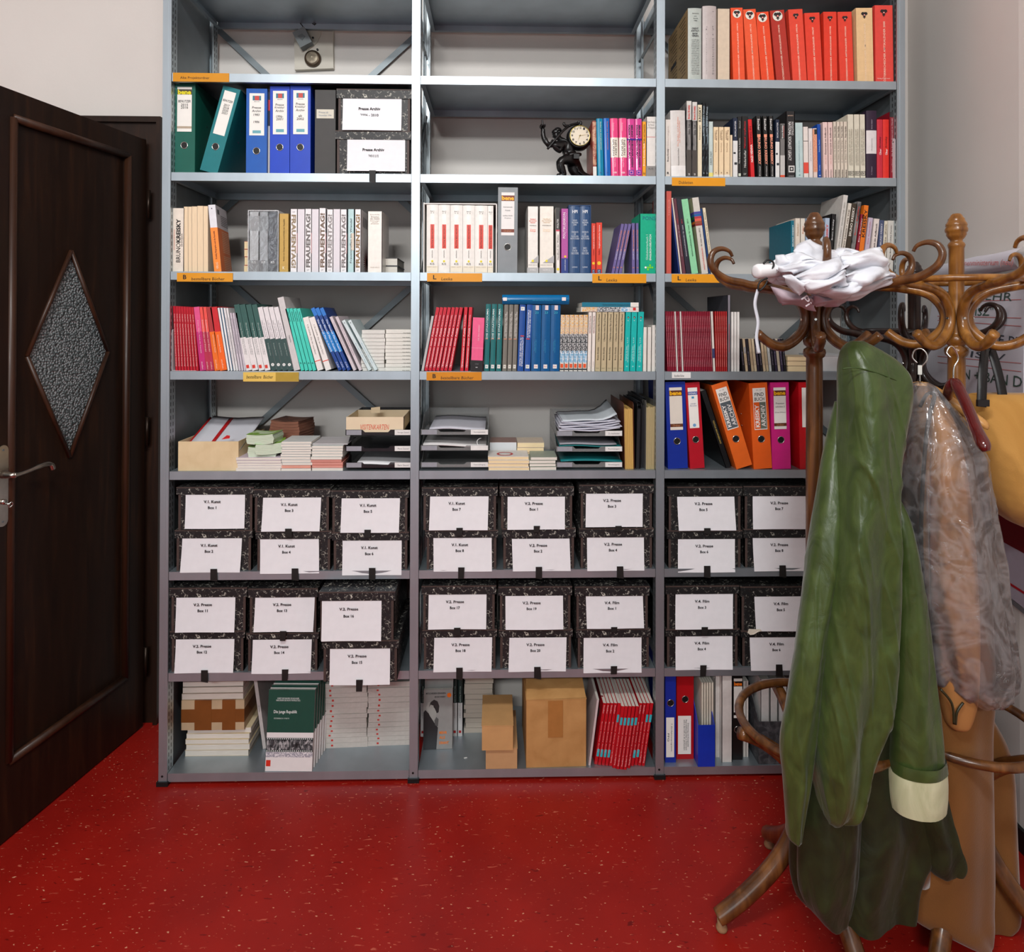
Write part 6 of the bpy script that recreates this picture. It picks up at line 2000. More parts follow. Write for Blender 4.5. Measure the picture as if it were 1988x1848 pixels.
book(1432, 1439.6, 226.5, 'B', (28, 28, 28), 'thin black book with white title and pale square at its foot', bands=[(.03, .075, (200, 206, 190), 'pale_square', .2, .8)], texts=[T('The Kreisky Era in Austria', (216, 214, 210), .44, .42, .4), T('Bischof', (170, 170, 166), .87, .12, .34)])
book(1440.2, 1452, 225.5, 'B', (24, 23, 23), 'black book with red and white title', texts=[T('Mahnmal verpflichtet', (200, 40, 50), .70, .44, .36), T('Niederkofler', (220, 216, 212), .31, .28, .34), ('LV', .5, .065, .4, .03, (214, 210, 206), 'h', .01)])
book(1457.6, 1465.6, 231.5, 'B', (206, 28, 34), 'leaning bright red book with white title', dx=-6, texts=[T('NAZI VIENNA', (246, 230, 226), .42, .30, .5, b_=.02), T('LIVING IN', (90, 14, 16), .73, .3, .44)])
for xa, xb in ((1470.2, 1480.6), (1483.4, 1493), (1495, 1504.2)):
    book(xa, xb, 225, 'B', (34, 34, 34), 'black book with white and orange striped title', dx=-3.4, dep=.16, hard=True, rough=.25, group='black books with white and orange striped titles', bands=[(.66, .705, (236, 150, 120), 'orange_block', .2, .8)], texts=[T('Secher', (230, 228, 226), .86, .19, .4, 'd', .5, .012), T('BRUNO KREISKY', (232, 150, 124), .45, .46, .5, 'd', .5, .03), T('Olzog', (214, 212, 210), .11, .16, .26, 'd')])
book(1505.4, 1513, 232, 'B', (26, 38, 60), 'book with navy top and torn white picture, beside the striped titles', bands=NAVYW, texts=[T('BOKLANTER', (226, 226, 230), .82, .26, .34)])
book(1514.8, 1523.6, 240, 'B', (116, 114, 112), 'grey book with white name and red line, orange tag at foot', bands=[(.0, .06, (216, 80, 50)), (.06, .42, (190, 188, 184)), (.72, .98, (70, 70, 70)), (.74, .96, (206, 90, 80), 'red_line', .72, .8)], texts=[T('Bruno Kreisky', (236, 234, 230), .85, .24, .4, b_=.015)])


def mk_frame(r, t, L):
    rect(r, t * .24, t * .92, L * .085, L * .185, M((206, 204, 200), .5), 'publisher_mark', -.001)
    rect(r, t * .36, t * .8, L * .105, L * .165, INK, 'publisher_mark', -.0014)
    disc(r, t * .58, L * .135, t * .12, M((206, 204, 200), .5), 'publisher_mark', -.0018)


book(1526.6, 1543.8, 216, 'B', (36, 34, 35), 'wide black hardback with tall white capitals and framed mark', dx=-.8, hard=True, Y=.014, texts=[('REVISITING', .72, .74, .2, .22, (206, 204, 202), 'd', .01), ('NATIONAL SOCIALIST LEGACY', .40, .55, .58, .34, (226, 224, 222), 'd', .01), ('BATHRING', .5, .935, .6, .016, (200, 170, 150), 'h', .01), ('UNIVERSITÄT', .55, .03, .6, .014, (190, 190, 190), 'h')], marks=mk_frame)
book(1544.8, 1559.6, 238, 'B', (182, 202, 202), 'pale blue book with a faint blue line of print', dx=-1.4, texts=[T('Die Zweite Republik und ihre Zeit', (110, 150, 160), .4, .56, .14), ('o', .5, .06, .2, .016, (30, 130, 130), 'h', .02)])
book(1560.4, 1570, 246, 'B', (224, 214, 208), 'white book with a square coral red block', dx=-1.4, bands=[(.10, .31, (220, 76, 60)), (.715, .73, (120, 116, 112), 'thin_line')])
book(1570.6, 1578.6, 249, 'B', (222, 214, 212), 'plain white book between the red block and orange pattern', dx=-1.6, texts=[T('Die Ära Kreisky', (130, 126, 126), .55, .4, .26)])
OP = ramp_mat('orange_hatched', 220, [(.45, (206, 130, 100)), (.6, (230, 176, 146))], .5, 0, (1, 1, 4))
book(1579.2, 1587.4, 249, 'B', (222, 200, 190), 'book with orange hatched spine beside the royal blue one', dx=-1.8, bands=[(.13, .98, OP), (.88, .98, (40, 40, 40), 'dark_patch', .4, 1)])
book(1588, 1594.8, 241, 'B', (10, 70, 160), 'slim royal blue book with white arrow at its foot', dx=-2, texts=[T('Politische Theorie', (180, 206, 236), .6, .22, .3), ('<', .5, .055, .5, .02, (240, 240, 240), 'h', .03), T('Kreisky', (200, 216, 236), .2, .1, .3)])
for xa, xb in ((1598.4, 1608), (1608.6, 1617.8)):
    book(xa, xb, 237, 'B', (226, 196, 190), 'pale pink book titled Österreich im Aufbruch', dx=-1.8, group='pale pink books titled Österreich im Aufbruch', texts=[T('Österreich im Aufbruch', (50, 40, 40), .66, .48, .34, b_=.01), T('Die Ära', (206, 140, 130), .33, .14, .24), T('böhlau', (70, 60, 60), .09, .14, .24)])
for xa, xb in ((1618.8, 1624.8), (1625.2, 1631.8), (1632.2, 1638.6), (1639, 1646)):
    book(xa, xb, 236, 'B', (212, 200, 184), 'thin cream grey book with dark italic print, one of four', dx=-1.6, group='four thin cream grey books', texts=[T('G. Weber / R. Pöld (Hg.)', (110, 100, 90), .48, .4, .4), T('Peter Handke', (70, 60, 56), .82, .2, .44), T('Residenz', (50, 44, 40), .09, .14, .4, b_=.015)])


def mk_ev(r, t, L):
    rect(r, t * .08, t * .94, L * .055, L * .12, INK, 'publisher_mark', -.001)
    rect(r, t * .14, t * .88, L * .061, L * .114, M((216, 208, 190), .5), 'publisher_mark', -.0013)
    lettering(r, 'EV', t * .51, L * .0875, t * .6, L * .04, INK, 'h', -.0016, .03)


for xa, xb in ((1646.4, 1658), (1658.8, 1669.6), (1670.2, 1680.4)):
    book(xa, xb, 222, 'B', (214, 208, 190), 'tall ivory book with two lines of capitals and framed mark', dx=-1.4, dep=.2, group='tall ivory books with a framed mark', texts=[('LATEINAMERIKA. NEUE LINKE UND DIE ZUKUNFT\nDER DEMOKRATIE UND TECHNIK IN ÖSTERREICH', .5, .49, .56, .6, (150, 142, 126), 'u', 0)], marks=mk_ev)
book(1681.6, 1701.4, 215, 'B', (46, 28, 50), 'wide aubergine hardback with a white band', hard=True, rnd=.06, bands=[(.37, .71, (220, 214, 214))], texts=[T('BRUNO KREISKY', (180, 170, 186), .80, .14, .1), T('C. Campus', (180, 170, 186), .12, .12, .12), T('Anatomie', (90, 80, 90), .5, .18, .08)])
book(1702.8, 1713.4, 232, 'B', (196, 44, 60), 'crimson book with white and black title', texts=[T('Über', (246, 220, 220), .455, .1, .4, b_=.02), T('Kreisky', (70, 20, 26), .62, .18, .36)], hard=True, rnd=.06)
book(1714.2, 1725.6, 232, 'B', (220, 46, 36), 'bright red book with white and black title', texts=[T('Über', (246, 220, 220), .455, .1, .4, b_=.02), T('Kreisky', (90, 20, 20), .62, .18, .36)], hard=True, rnd=.06)
book(1727, 1736.2, 217, 'B', (134, 16, 34), 'dark red book with a black head at the last upright', bands=[(.92, 1, (24, 20, 22))], texts=[T('Die Ära Kreisky Österreich im Wandel', (236, 216, 216), .62, .56, .3), T('Studien', (220, 170, 170), .2, .2, .26)])
bookend(1737.8, 267, 'B', 'white metal bookend at the dark red book', side=-1, Y=.004)

# ---- shelf C, near end
book(1293.2, 1303.4, 371, 'C', (196, 84, 72), 'tall coral red book beside the third upright', Y=.018, dep=.22, texts=[T('Yearbook', (240, 210, 200), .8, .2, .12)])
book(1317.6, 1320.6, 385, 'C', (30, 54, 120), 'thin navy pamphlet leaning beside the coral book', dx=-17, dep=.2)
book(1320.9, 1324.4, 384, 'C', (216, 206, 196), 'thin white pamphlet leaning beside the maroon yearbook', dx=-17.5, dep=.2)
for xa, xb, yt, d, c, tcol, lab, yr in ((1325, 1331.8, 385, -19, (96, 50, 62), (206, 190, 196), 'maroon yearbook leaning between white pamphlet and black one', '2009'), (1332.2, 1342, 385.6, -19.5, (34, 34, 48), (206, 206, 216), 'blue black yearbook leaning beside the mint green one', '2010'), (1342.4, 1356, 385.4, -20.5, (138, 206, 160), (40, 90, 60), 'mint green yearbook leaning between black and grey ones', '2011')):
    book(xa, xb, yt, 'C', c, lab, dx=d, dep=.2, texts=[T('wissenschaftskalender für staat', tcol, .44, .42, .22, fx=.5), T(yr, (196, 60, 60) if yr != '2011' else tcol, .70, .06, .22)])


def mk_col(r, t, L):
    cols = [(70, 66, 150), (20, 90, 160), (170, 50, 66), (220, 90, 70), (150, 70, 40), (140, 44, 40)]
    for i, c in enumerate(cols):
        z1 = L * (.815 - .031 * i)
        rect(r, .0002, t - .0002, z1 - L * .029, z1, M(c, .4), 'colour_strip', -.0006)
        xx = -.0006
        c2 = [(80, 70, 160), (40, 110, 170), (40, 120, 60), (30, 60, 90), (230, 120, 40), (120, 40, 40)][i]
        mobj('colour_strip', [(xx, 0, z1 - L * .029), (xx, 0, z1), (xx, .18, z1), (xx, .18, z1 - L * .029)], [(0, 1, 2, 3)], M(c2, .4), r)
    mobj('side_cover', [(-.0004, 0, 0), (-.0004, 0, L), (-.0004, .2, L), (-.0004, .2, 0)], [(0, 1, 2, 3)], M((166, 168, 136), .6), r)


book(1362, 1375.4, 382.5, 'C', (204, 200, 192), 'pale grey yearbook with a strip of bright colours', dx=-19, dep=.2, texts=[T('wissenschaftskalender', (222, 90, 76), .2, .3, .22), T('für staat wien 2012', (90, 84, 80), .48, .24, .22)], marks=mk_col)
book(1376, 1380, 404.5, 'C', (16, 56, 110), 'dark blue pamphlet behind the last cream booklet', dx=-17, dep=.2)
book(1380.6, 1386.6, 403, 'C', (226, 214, 186), 'thin cream booklet leaning at the end of the yearbooks', dx=-17, texts=[T('Bruno Kreisky Die politische Zeit eine Skizze', (80, 70, 56), .5, .86, .44)])

# ---- shelf C, far end
bookend(1533, 461, 'C', 'grey metal bookend at the petrol blue book', side=1, Y=.05, dep=.14)
book(1535, 1543, 428, 'C', (8, 104, 126), 'petrol blue book showing its cover, beside the metal bookend', Y=.03, dep=.2, texts=[T('BRUNO KREISKY', (214, 236, 240), .72, .4, .3, b_=.015)])
book(1543.6, 1553.4, 423.6, 'C', (216, 206, 192), 'ivory book with pale title beside the petrol blue one', texts=[T('Klassiker', (190, 160, 130), .8, .22, .36)])
book(1554, 1563, 423.8, 'C', (214, 208, 196), 'ivory book with orange title beside the umbrella stand knob', texts=[T('Kultur', (220, 130, 80), .8, .14, .3)])
book(1563.6, 1576, 424, 'C', (150, 172, 196), 'pale blue book hidden behind the turned knob')
book(1577, 1590, 425, 'C', (206, 206, 206), 'light grey book hidden behind the turned knob')
book(1591, 1598, 425, 'C', (180, 186, 190), 'silver grey book behind the white umbrella')
book(1598.6, 1608, 423, 'C', (168, 184, 204), 'light blue book with red name rising behind the umbrella', dx=3, texts=[T('KREISKY', (214, 70, 60), .72, .34, .44, b_=.02)])
book(1605.8, 1615, 415, 'C', (24, 24, 26), 'black hardback with white name behind the umbrella', dx=8.5, hard=True, rough=.25, texts=[T('Bruno Kreisky', (226, 226, 226), .74, .34, .3, b_=.01)])
RB = [(1616.4, 1626, 378, 21, (206, 202, 196), 'tall pale grey book leaning, with thin grey capitals', 'BRUNO KREISKY GEGEN DIE ZEIT', (150, 146, 140), .24),
      (1626.4, 1633.6, 394, 20.5, (214, 206, 194), 'ivory book leaning, with brown capitals', 'BRUNO KREISKY ON THE', (110, 100, 90), .4),
      (1634.2, 1643.6, 394, 20, (62, 52, 40), 'brown black book leaning, with white capitals', 'BRUNO KREISKY', (226, 220, 210), .5),
      (1645.4, 1653.4, 391, 19.5, GR1, 'grey photographic book leaning, with red title at its head', 'Bruno Kreisky', (206, 60, 50), .4),
      (1654.8, 1661, 415.5, 16.5, (140, 26, 44), 'slim dark red book leaning beside the orange one', 'Ein Kanzler', (226, 190, 190), .4),
      (1662.4, 1672, 398, 15, (226, 116, 28), 'orange book with tall black capitals, leaning', 'KREISKY', (40, 26, 16), .6),
      (1672.8, 1682, 422, 13.5, (190, 176, 194), 'lavender book leaning beside the orange one', 'Die Republik', (190, 130, 150), .3),
      (1685.4, 1696.6, 424, 11.5, (222, 210, 204), 'white and coral book titled Österreich im Aufbruch, leaning', 'Österreich im Aufbruch', (50, 44, 44), .34),
      (1700.4, 1710.6, 427, 6.5, (70, 80, 110), 'slate blue book with white capitals', 'BRUNO KREISKY', (206, 206, 220), .34),
      (1711.2, 1719, 428.5, 5, (214, 206, 188), 'narrow cream book beside the slate blue one', 'Die Zeit', (120, 110, 96), .36),
      (1720.2, 1733.6, 428, 3.4, (210, 206, 198), 'ivory book with small black print at the last upright', 'Das Bruno Kreisky Forum', (70, 64, 60), .2)]
for xa, xb, yt, d, c, lab, s, tc_, fh in RB:
    book(xa, xb, yt, 'C', c, lab, dx=d, dep=.17, texts=[T(s, tc_, .74 if len(s) < 16 else .6, .4 if len(s) < 16 else .62, fh, b_=.015)])
book(1735, 1739, 430, 'C', (60, 66, 66), 'thin dark grey book against the last upright', dx=1)

# ---- shelf D
MAR = ramp_mat('maroon_booklet', 50, [(.3, (128, 16, 42)), (.7, (158, 24, 52))], .45)
ML = 'thin maroon booklet with fine white print, in the long row'
for i in range(25):
    xa = 1295.6 + 3.54 * i
    wht = i in (5, 8)
    book(xa, xa + 3.3, 604.2 + .2 * (i % 3), 'D', (214, 206, 202) if wht else MAR, 'thin white booklet among the maroon ones' if wht else ML, name='booklet', dx=-4.2 - .06 * i, dep=.16, group='thin white booklets among the maroon ones' if wht else 'thin maroon booklets in the long row', texts=[] if wht else [('KREISKY ARCHIV JAHRESBERICHT WIEN STUDIEN', .5, .5, .84, .34, (226, 180, 186), 'u', 0)])
book(1384.4, 1389, 604.4, 'D', (222, 216, 208), 'white booklet with a navy band between maroon and red booklets', dx=-5, dep=.16, bands=[(.22, .38, (60, 64, 110))])
for i in range(6):
    xa = 1389.8 + 3.75 * i
    book(xa, xa + 3.5, 604.4, 'D', (176, 34, 36), 'thin brick red booklet beside the tall grey book', name='booklet', dx=-2.4 + .35 * i, dep=.16, group='thin brick red booklets beside the tall grey book', texts=[('KREISKY ARCHIV JAHRESBERICHT WIEN STUDIEN', .5, .5, .84, .34, (236, 190, 180), 'u', 0)])
book(1412.2, 1418.2, 572.8, 'D', (130, 126, 136), 'tall slate grey book with a dark side cover', dep=.24, hard=True, marks=lambda r, t, L: mobj('side_cover', [(-.0004, 0, 0), (-.0004, 0, L), (-.0004, .24, L), (-.0004, .24, 0)], [(0, 1, 2, 3)], M((56, 58, 66), .4), r), bands=[(.25, .62, (170, 60, 60), 'red_line', .45, .6)])
for i in range(3):
    xa = 1419.2 + 5.6 * i
    book(xa, xa + 5.3, 605.5, 'D', (224, 222, 218), 'thin white booklet beside the tall grey book', dep=.16, group='thin white booklets beside the tall grey book', texts=[('Jahresbericht', .5, .3, .2, .3, (180, 176, 172), 'u', 0)])
MIX = [(28, 24, 30), (196, 176, 146), (30, 26, 36), (186, 166, 136), (206, 190, 160), (36, 30, 48), (24, 22, 28), (196, 176, 146), (186, 170, 140), (190, 196, 196), (30, 28, 34), (40, 34, 56), (196, 186, 166), (52, 44, 66), (26, 24, 28)]
for i, c in enumerate(MIX):
    xa = 1441.6 + 5.75 * i
    dk = sum(c) < 200
    book(xa, xa + 5.3, 657.5, 'D', c, 'low dark pamphlet leaning in the mixed row under the umbrella strap' if dk else 'low pale pamphlet leaning in the mixed row under the umbrella strap', dx=-6.5, dep=.13, group='low dark pamphlets under the umbrella strap' if dk else 'low pale pamphlets under the umbrella strap', bands=[(.55, .75, (150, 150, 156), 'pale_label', .2, .8)] if i in (1, 5) else [], texts=[('Protokoll', .5, .4, .4, .3, (150, 140, 160) if dk else (130, 110, 90), 'd', 0)])
pile(1530, 1585, 692, 720, 'D', .02, .15, 3, 'cream brochure in the little pile behind the stand post', (206, 184, 150), 'pages', 'cream brochures in the pile behind the stand post', .003, pages=LYCREAM)
r, _, _, _ = carton(1597, 1660, 690, .03, .2, 'white cardboard carton behind the bentwood post', M((206, 208, 210), .6, 0, .03), row='D')

# ---- shelf E: coloured files
def mk_blue(r, t, L):
    bene_label(r, t, L, .445, .935, .18, .82, foot=True, col=(222, 214, 202))


def mk_dn(r, t, L):
    o, w, h = spine_label(r, t, L, .47, .94, .14, .80)
    rect(o, 0, w, h * .82, h * .90, M((24, 70, 150), .5), 'label_band', -.0003)
    lettering(o, 'DONAU', w / 2, h * .86, w * .85, h * .045, WHITE, 'h', -.0007, .02)
    rect(o, w * .36, w * .62, h * .73, h * .78, M((60, 150, 190), .5), 'logo_patch', -.0003)
    lettering(o, 'Länder\nBerichte', w * .5, h * .58, w * .7, h * .09, M((110, 120, 150), .5), 'h', -.0006, 0, .2)
    disc(o, w * .5, h * .07, w * .17, M((110, 160, 206), .5), 'logo_patch', -.0004)


def mk_find(bg1, bg2, fg1):
    def f(r, t, L):
        o, w, h = spine_label(r, t, L, .455, .94, .17, .87)
        lettering(o, 'FIND', w * .5, h * .845, w * .72, h * .085, INK, 'h', -.0006, .01, .06)
        lettering(o, 'BUCH', w * .5, h * .735, w * .78, h * .085, INK, 'h', -.0006, .01, .06)
        rect(o, w * .03, w * .48, h * .02, h * .66, M(bg1, .5), 'label_field', -.0003)
        rect(o, w * .48, w * .97, h * .02, h * .66, M(bg2, .5), 'label_field', -.0003)
        lettering(o, 'KREISKY', w * .26, h * .33, h * .54, w * .32, M((236, 232, 228), .5), 'u', -.0007, .03)
        lettering(o, 'ARCHIV', w * .73, h * .33, h * .52, w * .34, M((236, 232, 228), .5), 'u', -.0007, .01)
        lettering(o, '10 - 20', w * .5, h * .95, w * .4, h * .03, M((120, 120, 120), .5), 'h', -.0006, 0)
    return f


YE = .022
lever_file(1297, 1335.4, 740.4, 'E', (20, 46, 146), 'blue lever arch file beside the third upright, brown and yellow label', dx=-5.6, Y=YE, hole=.315, marks=mk_blue)
lever_file(1340, 1368, 741.5, 'E', (178, 20, 38), 'narrow red lever arch file with a white and blue label', dx=-10, Y=YE, hole=.335, marks=mk_dn, holer=.012)
book(1409, 1421.6, 756, 'E', (22, 22, 24), 'black volume with small gold print, slumped under the orange file', dx=-51, Y=.03, dep=.25, hard=True, rough=.35, texts=[('TEXTILE ARCHIVIERUNG', .5, .46, .3, .24, (206, 178, 90), 'd', 0)], name='bound_volume')
lever_file(1430, 1463, 739, 'E', (222, 100, 32), 'orange lever arch file tipped over, label with two grey fields', dx=-52, Y=.01, hole=.335, marks=mk_find((84, 92, 98), (84, 92, 98), 0))
lever_file(1463.6, 1499, 742, 'E', (222, 92, 26), 'orange lever arch file upright, label with orange and grey fields', dx=-10, Y=.012, hole=.345, marks=mk_find((222, 92, 26), (100, 108, 98), 0))
lever_file(1499.6, 1535.4, 741.5, 'E', (204, 34, 126), 'magenta lever arch file with brown and yellow label', dx=-4.4, Y=.012, hole=.335, marks=lambda r, t, L: bene_label(r, t, L, .46, .94, .16, .82, hand=[('Presseaus', .62, .7, .04), ('schnitte 2', .54, .75, .04), ('Graz (Wien)', .40, .85, .035)]))


def mk_dohnal(r, t, L):
    o, w, h = spine_label(r, t, L, .48, .935, .16, .84)
    lettering(o, 'Johanna Dohnal Archiv', w * .42, h * .48, h * .7, w * .14, INK, 'u', -.0006, .02)


lever_file(1553, 1590, 741, 'E', (196, 16, 28), 'red lever arch file half hidden behind the stand post', dx=-3, Y=.012, hole=.335, marks=mk_dohnal)

# ---- shelves F, G
boxes(1270, 720, 3.976, 'F', [
    ((100, 680, 1232, 1295), 1540, (185, 625, 1300, 1550), ('V.2. Presse', 'Box 6'), A1 + 'V.2. Presse Box 6 (number six)', True, dict(tab=.52, dark=True)),
    ((102, 680, 895, 965), 1225, (178, 620, 972, 1228), ('V.2. Presse', 'Box 5'), A1 + 'V.2. Presse Box 5 (number five)', False, dict(tab=.52, tablen=.008, dark=True)),
    ((692, 1270, 1220, 1288), 1530, (762, 1205, 1290, 1540), ('V.2. Presse', 'Box 8'), A1 + 'V.2. Presse Box 8 (number eight)', True, dict(tab=.5, dark=True)),
    ((690, 1270, 890, 965), 1215, (762, 1205, 968, 1217), ('V.2. Presse', 'Box 7'), A1 + 'V.2. Presse Box 7 (number seven)', False, dict(tab=None, dark=True)),
])
boxes(1270, 1110, 3.823, 'G', [
    ((85, 632, 425, 478), 720, (160, 583, 478, 720), ('V.4. Film', 'Box 4'), A1 + 'V.4. Film Box 4 (number four)', True, dict(tab=.5, dark=True)),
    ((85, 630, 105, 165), 418, (160, 587, 165, 420), ('V.4. Film', 'Box 3'), A1 + 'V.4. Film Box 3 (number three)', False, dict(tab=.52, tablen=.018, dark=True)),
    ((645, 1190, 437, 485), 725, (710, 1140, 485, 725), ('V.4. Film', 'Box 6'), A1 + 'V.4. Film Box 6 (number six)', True, dict(tab=.5, dark=True)),
    ((640, 1190, 110, 180), 430, (745, 1170, 185, 435), ('V.4. Film', 'Box 5'), A1 + 'V.4. Film Box 5 (number five), torn paper below', False, dict(tab=None, dark=True)),
])
o = mobj('torn_paper', [(0, 0, 0), (.01, -.002, -.008), (.024, -.003, -.006), (.04, -.002, .003), (.055, 0, .005), (.05, 0, .012), (.006, 0, .014)], [(0, 1, 2, 3, 4, 5, 6)], M((214, 206, 190), .6))
tag(o, 'torn piece of paper sticking out between two film boxes', 'paper')
o.location = on_y(1451, 1228, -.002)

# ---- shelf H
def mk_low(words, f0=.12, f1=.56):
    def f(r, t, L):
        o, w, h = spine_label(r, t, L, .06, .50, .08, .84)
        for s, fx, fl, fh in words:
            lettering(o, s, w * fx, h * .5, h * fl, w * fh, INK, 'd', -.0006, .006)
    return f


lever_file(1291.4, 1312, 1305, 'H', (18, 44, 150), 'narrow blue lever arch file on the lowest shelf', Y=.024, hole=.66, marks=mk_low([('7. EU-Rahmenprogramm', .66, .7, .2), ('FFG', .28, .2, .22)]), dep=.28)
lever_file(1313.4, 1346.6, 1305, 'H', (170, 16, 24), 'red lever arch file on the lowest shelf', Y=.042, hole=.69, marks=mk_low([('Erinnerung und Kontinuität\nReproduktionspolitik in Österreich\nund in den USA im 20. Jahrhundert', .62, .8, .44)]), dep=.28)


def mag_file(x0, x1, ylo, yhi, Y, dep, col, label, mat=None):
    Z = ZS['H']
    a, b_ = x_at(x0, Y, Z), x_at(x1, Y, Z)
    h0, h1 = on_y((x0 + x1) / 2, ylo, Y).z - Z, .30
    r = thing('magazine_file', label, 'magazine file', (a, Y, Z + .0003), (0, 0, 0))
    w = b_ - a
    mt_ = mat or M(col, .4)
    t_ = .0025
    G().box(0, w, 0, t_, 0, h0).obj('front_wall', mt_, r)
    G().box(0, w, dep - t_, dep, 0, h1).obj('back_wall', mt_, r)
    for xx in (0, w - t_):
        pts = [(t_, 0), (dep - t_, 0), (dep - t_, h1), (dep * .55, h1), (t_, h0)]
        g = G()
        n = len(pts)
        g.v = [(xx, y, z) for y, z in pts] + [(xx + t_, y, z) for y, z in pts]
        g.f = [tuple(range(n)), tuple(reversed(range(n, 2 * n)))] + [(i, (i + 1) % n, (i + 1) % n + n, i + n) for i in range(n)]
        g.obj('side_wall', mt_, r)
    G().box(t_, w - t_, t_, dep - t_, 0, t_).obj('bottom', mt_, r)
    return r


mag_file(1355, 1388, 1408, 0, -.003, .25, (16, 50, 168), 'blue magazine file holding thin white boards')
for i in range(5):
    xa = 1361.4 + 4.9 * i
    book(xa, xa + 4.2, 1325, 'H', (214, 206, 190), 'thin white board standing in the blue magazine file', Y=.03, dep=.2, z0=ZS['H'] + .004, group='white boards in the blue magazine file', name='mounting_board', cat='board')
book(1387.6, 1399.4, 1306, 'H', (206, 202, 198), 'narrow white file behind the blue magazine file', Y=.05, dep=.24, hard=True, name='ring_binder', cat='binder')
book(1401, 1421.6, 1306, 'H', (214, 210, 206), 'wide white file beside the black one on the lowest shelf', Y=.022, dep=.26, hard=True, name='ring_binder', cat='binder')
lever_file(1422.4, 1441.6, 1312, 'H', (22, 20, 20), 'black lever arch file with orange lettering on the lowest shelf', Y=.034, hole=.36, marks=lambda r, t, L: bene_label(r, t, L, .50, .97, .1, .95, word=(236, 120, 30), band=(30, 22, 20)), dep=.26)
for i, (xa, xb) in enumerate(((1442.4, 1448), (1448.4, 1453))):
    book(xa, xb, 1322, 'H', (220, 216, 210), 'thin white report beside the black file on the lowest shelf', Y=.05, dep=.22, group='thin white reports beside the black file')
mag_file(1473, 1532, 1401, 0, .006, .25, (60, 62, 66), 'grey marbled magazine file behind the bentwood ring', ramp_mat('slate_marbled', 40, [(.4, (52, 54, 58)), (.7, (96, 98, 102))], .55, 1))
for i, (xa, xb) in enumerate(((1476.5, 1494), (1494.8, 1510), (1510.8, 1528))):
    book(xa, xb, 1318, 'H', (212, 210, 208), 'white volume standing in the grey marbled magazine file', Y=.04, dep=.19, z0=ZS['H'] + .004, hard=True, group='white volumes in the grey magazine file')
# ================================================================== bentwood coat stands
ARM = [(174.6, 502), (181, 492), (197, 487.5), (213, 494), (219.5, 511.6), (210, 531), (184, 547), (152, 553), (136, 557), (107, 559), (84, 563), (60, 568.5), (40, 579), (25, 597), (18.5, 618), (22, 639), (33, 655), (49, 668), (67, 675), (88, 672), (104, 663), (120, 650)]
ARMR = [.0045, .0055, .007, .0085, .0095, .0105, .0115, .012, .0125, .013, .013, .013, .0135, .014, .014, .014, .014, .014, .0138, .0135, .0132, .013]


def coat_stand(label, X, Y, ztop, drop, wood, wood2, az0, kz=1.0, ring_r=.155, leg_az=0.0, narm=6, rs=1.0):
    """ztop: height of the knob; drop: knob top to ring"""
    r = thing('coat_stand', label, 'coat stand', (X, Y, 0), (0, 0, 0), None)
    zr = ztop - drop
    p = [(.010, 0), (.014, .004), (.018, .012), (.021, .015), (.021, .019), (.0235, .024), (.027, .030), (.0275, .035), (.026, .038), (.029, .045), (.0285, .052), (.025, .056), (.0255, .062), (.021, .070), (.016, .076), (.0155, .081), (.020, .085), (.0225, .091), (.021, .097), (.0195, .101), (.0195, drop + .145),
         (.021, drop + .150), (.0285, drop + .156), (.031, drop + .165), (.0285, drop + .176), (.0215, drop + .181), (.0215, drop + .184), (.029, drop + .189), (.031, drop + .199), (.028, drop + .209), (.022, drop + .214), (.0225, drop + .24), (.0235, .9), (.0235, ztop - .30), (.027, ztop - .27), (.0265, ztop - .20), (.015, ztop - .19)]
    g = G().lathe([(a, ztop - b) for a, b in p][::-1], 20)
    g.obj('pole', wood, r, True)
    arm = None
    for k in range(narm):
        az = az0 + 2 * PI * k / narm
        if arm is None:
            pts = [(a / 680 * rs, 0, zr + (552 - b) / 680) for a, b in ARM]
            both = crom([(q[0], q[1], q[2], rr) for q, rr in zip(pts, ARMR)], 4)
            arm = G().tube([q[:3] for q in both], [q[3] for q in both], 8).obj('hook_arm', wood, r, True)
            o = arm
        else:
            o = link(arm.copy(), r)
        o.rotation_euler = (0, 0, az)
        sc = G()
        for zz in (zr - .070, zr - .103):
            sc.lathe([(.0045, 0), (.0035, .002)], 8, (.0405 * rs, 0, zz), 'x')
        s = sc.obj('screw', CHROME, o)
    n = 48
    G().tube([(ring_r * math.cos(2 * PI * i / n), ring_r * math.sin(2 * PI * i / n), zr + .006) for i in range(n)], .0095, 8, True).obj('ring', wood, r, True)
    # umbrella ring and four bent legs
    zu, ru = .575, .205
    G().tube([(ru * math.cos(2 * PI * i / n), ru * math.sin(2 * PI * i / n), zu) for i in range(n)], .0125, 8, True).obj('umbrella_ring', wood2, r, True)
    leg = None
    for k in range(4):
        az = leg_az + PI / 2 * k
        if leg is None:
            pr = crom([(.222, .553, .017), (.165, .53, .018), (.10, .485, .020), (.055, .43, .022), (.043, .37, .0235), (.048, .31, .0245), (.075, .235, .025), (.125, .165, .025), (.20, .095, .0245), (.262, .050, .0235), (.285, .036, .022)], 4)
            leg = G().tube([(a, 0, b) for a, b, c in pr], [c for a, b, c in pr], 10).obj('leg', wood2, r, True)
            o = leg
        else:
            o = link(leg.copy(), r)
        o.rotation_euler = (0, 0, az)
        G().lathe([(.014, 0), (.016, .004), (.016, .010), (.012, .016), (.013, .03)], 12, (.274, 0, 0)).obj('foot', M((150, 116, 84), .5, 0, .15), o, True)
    return r


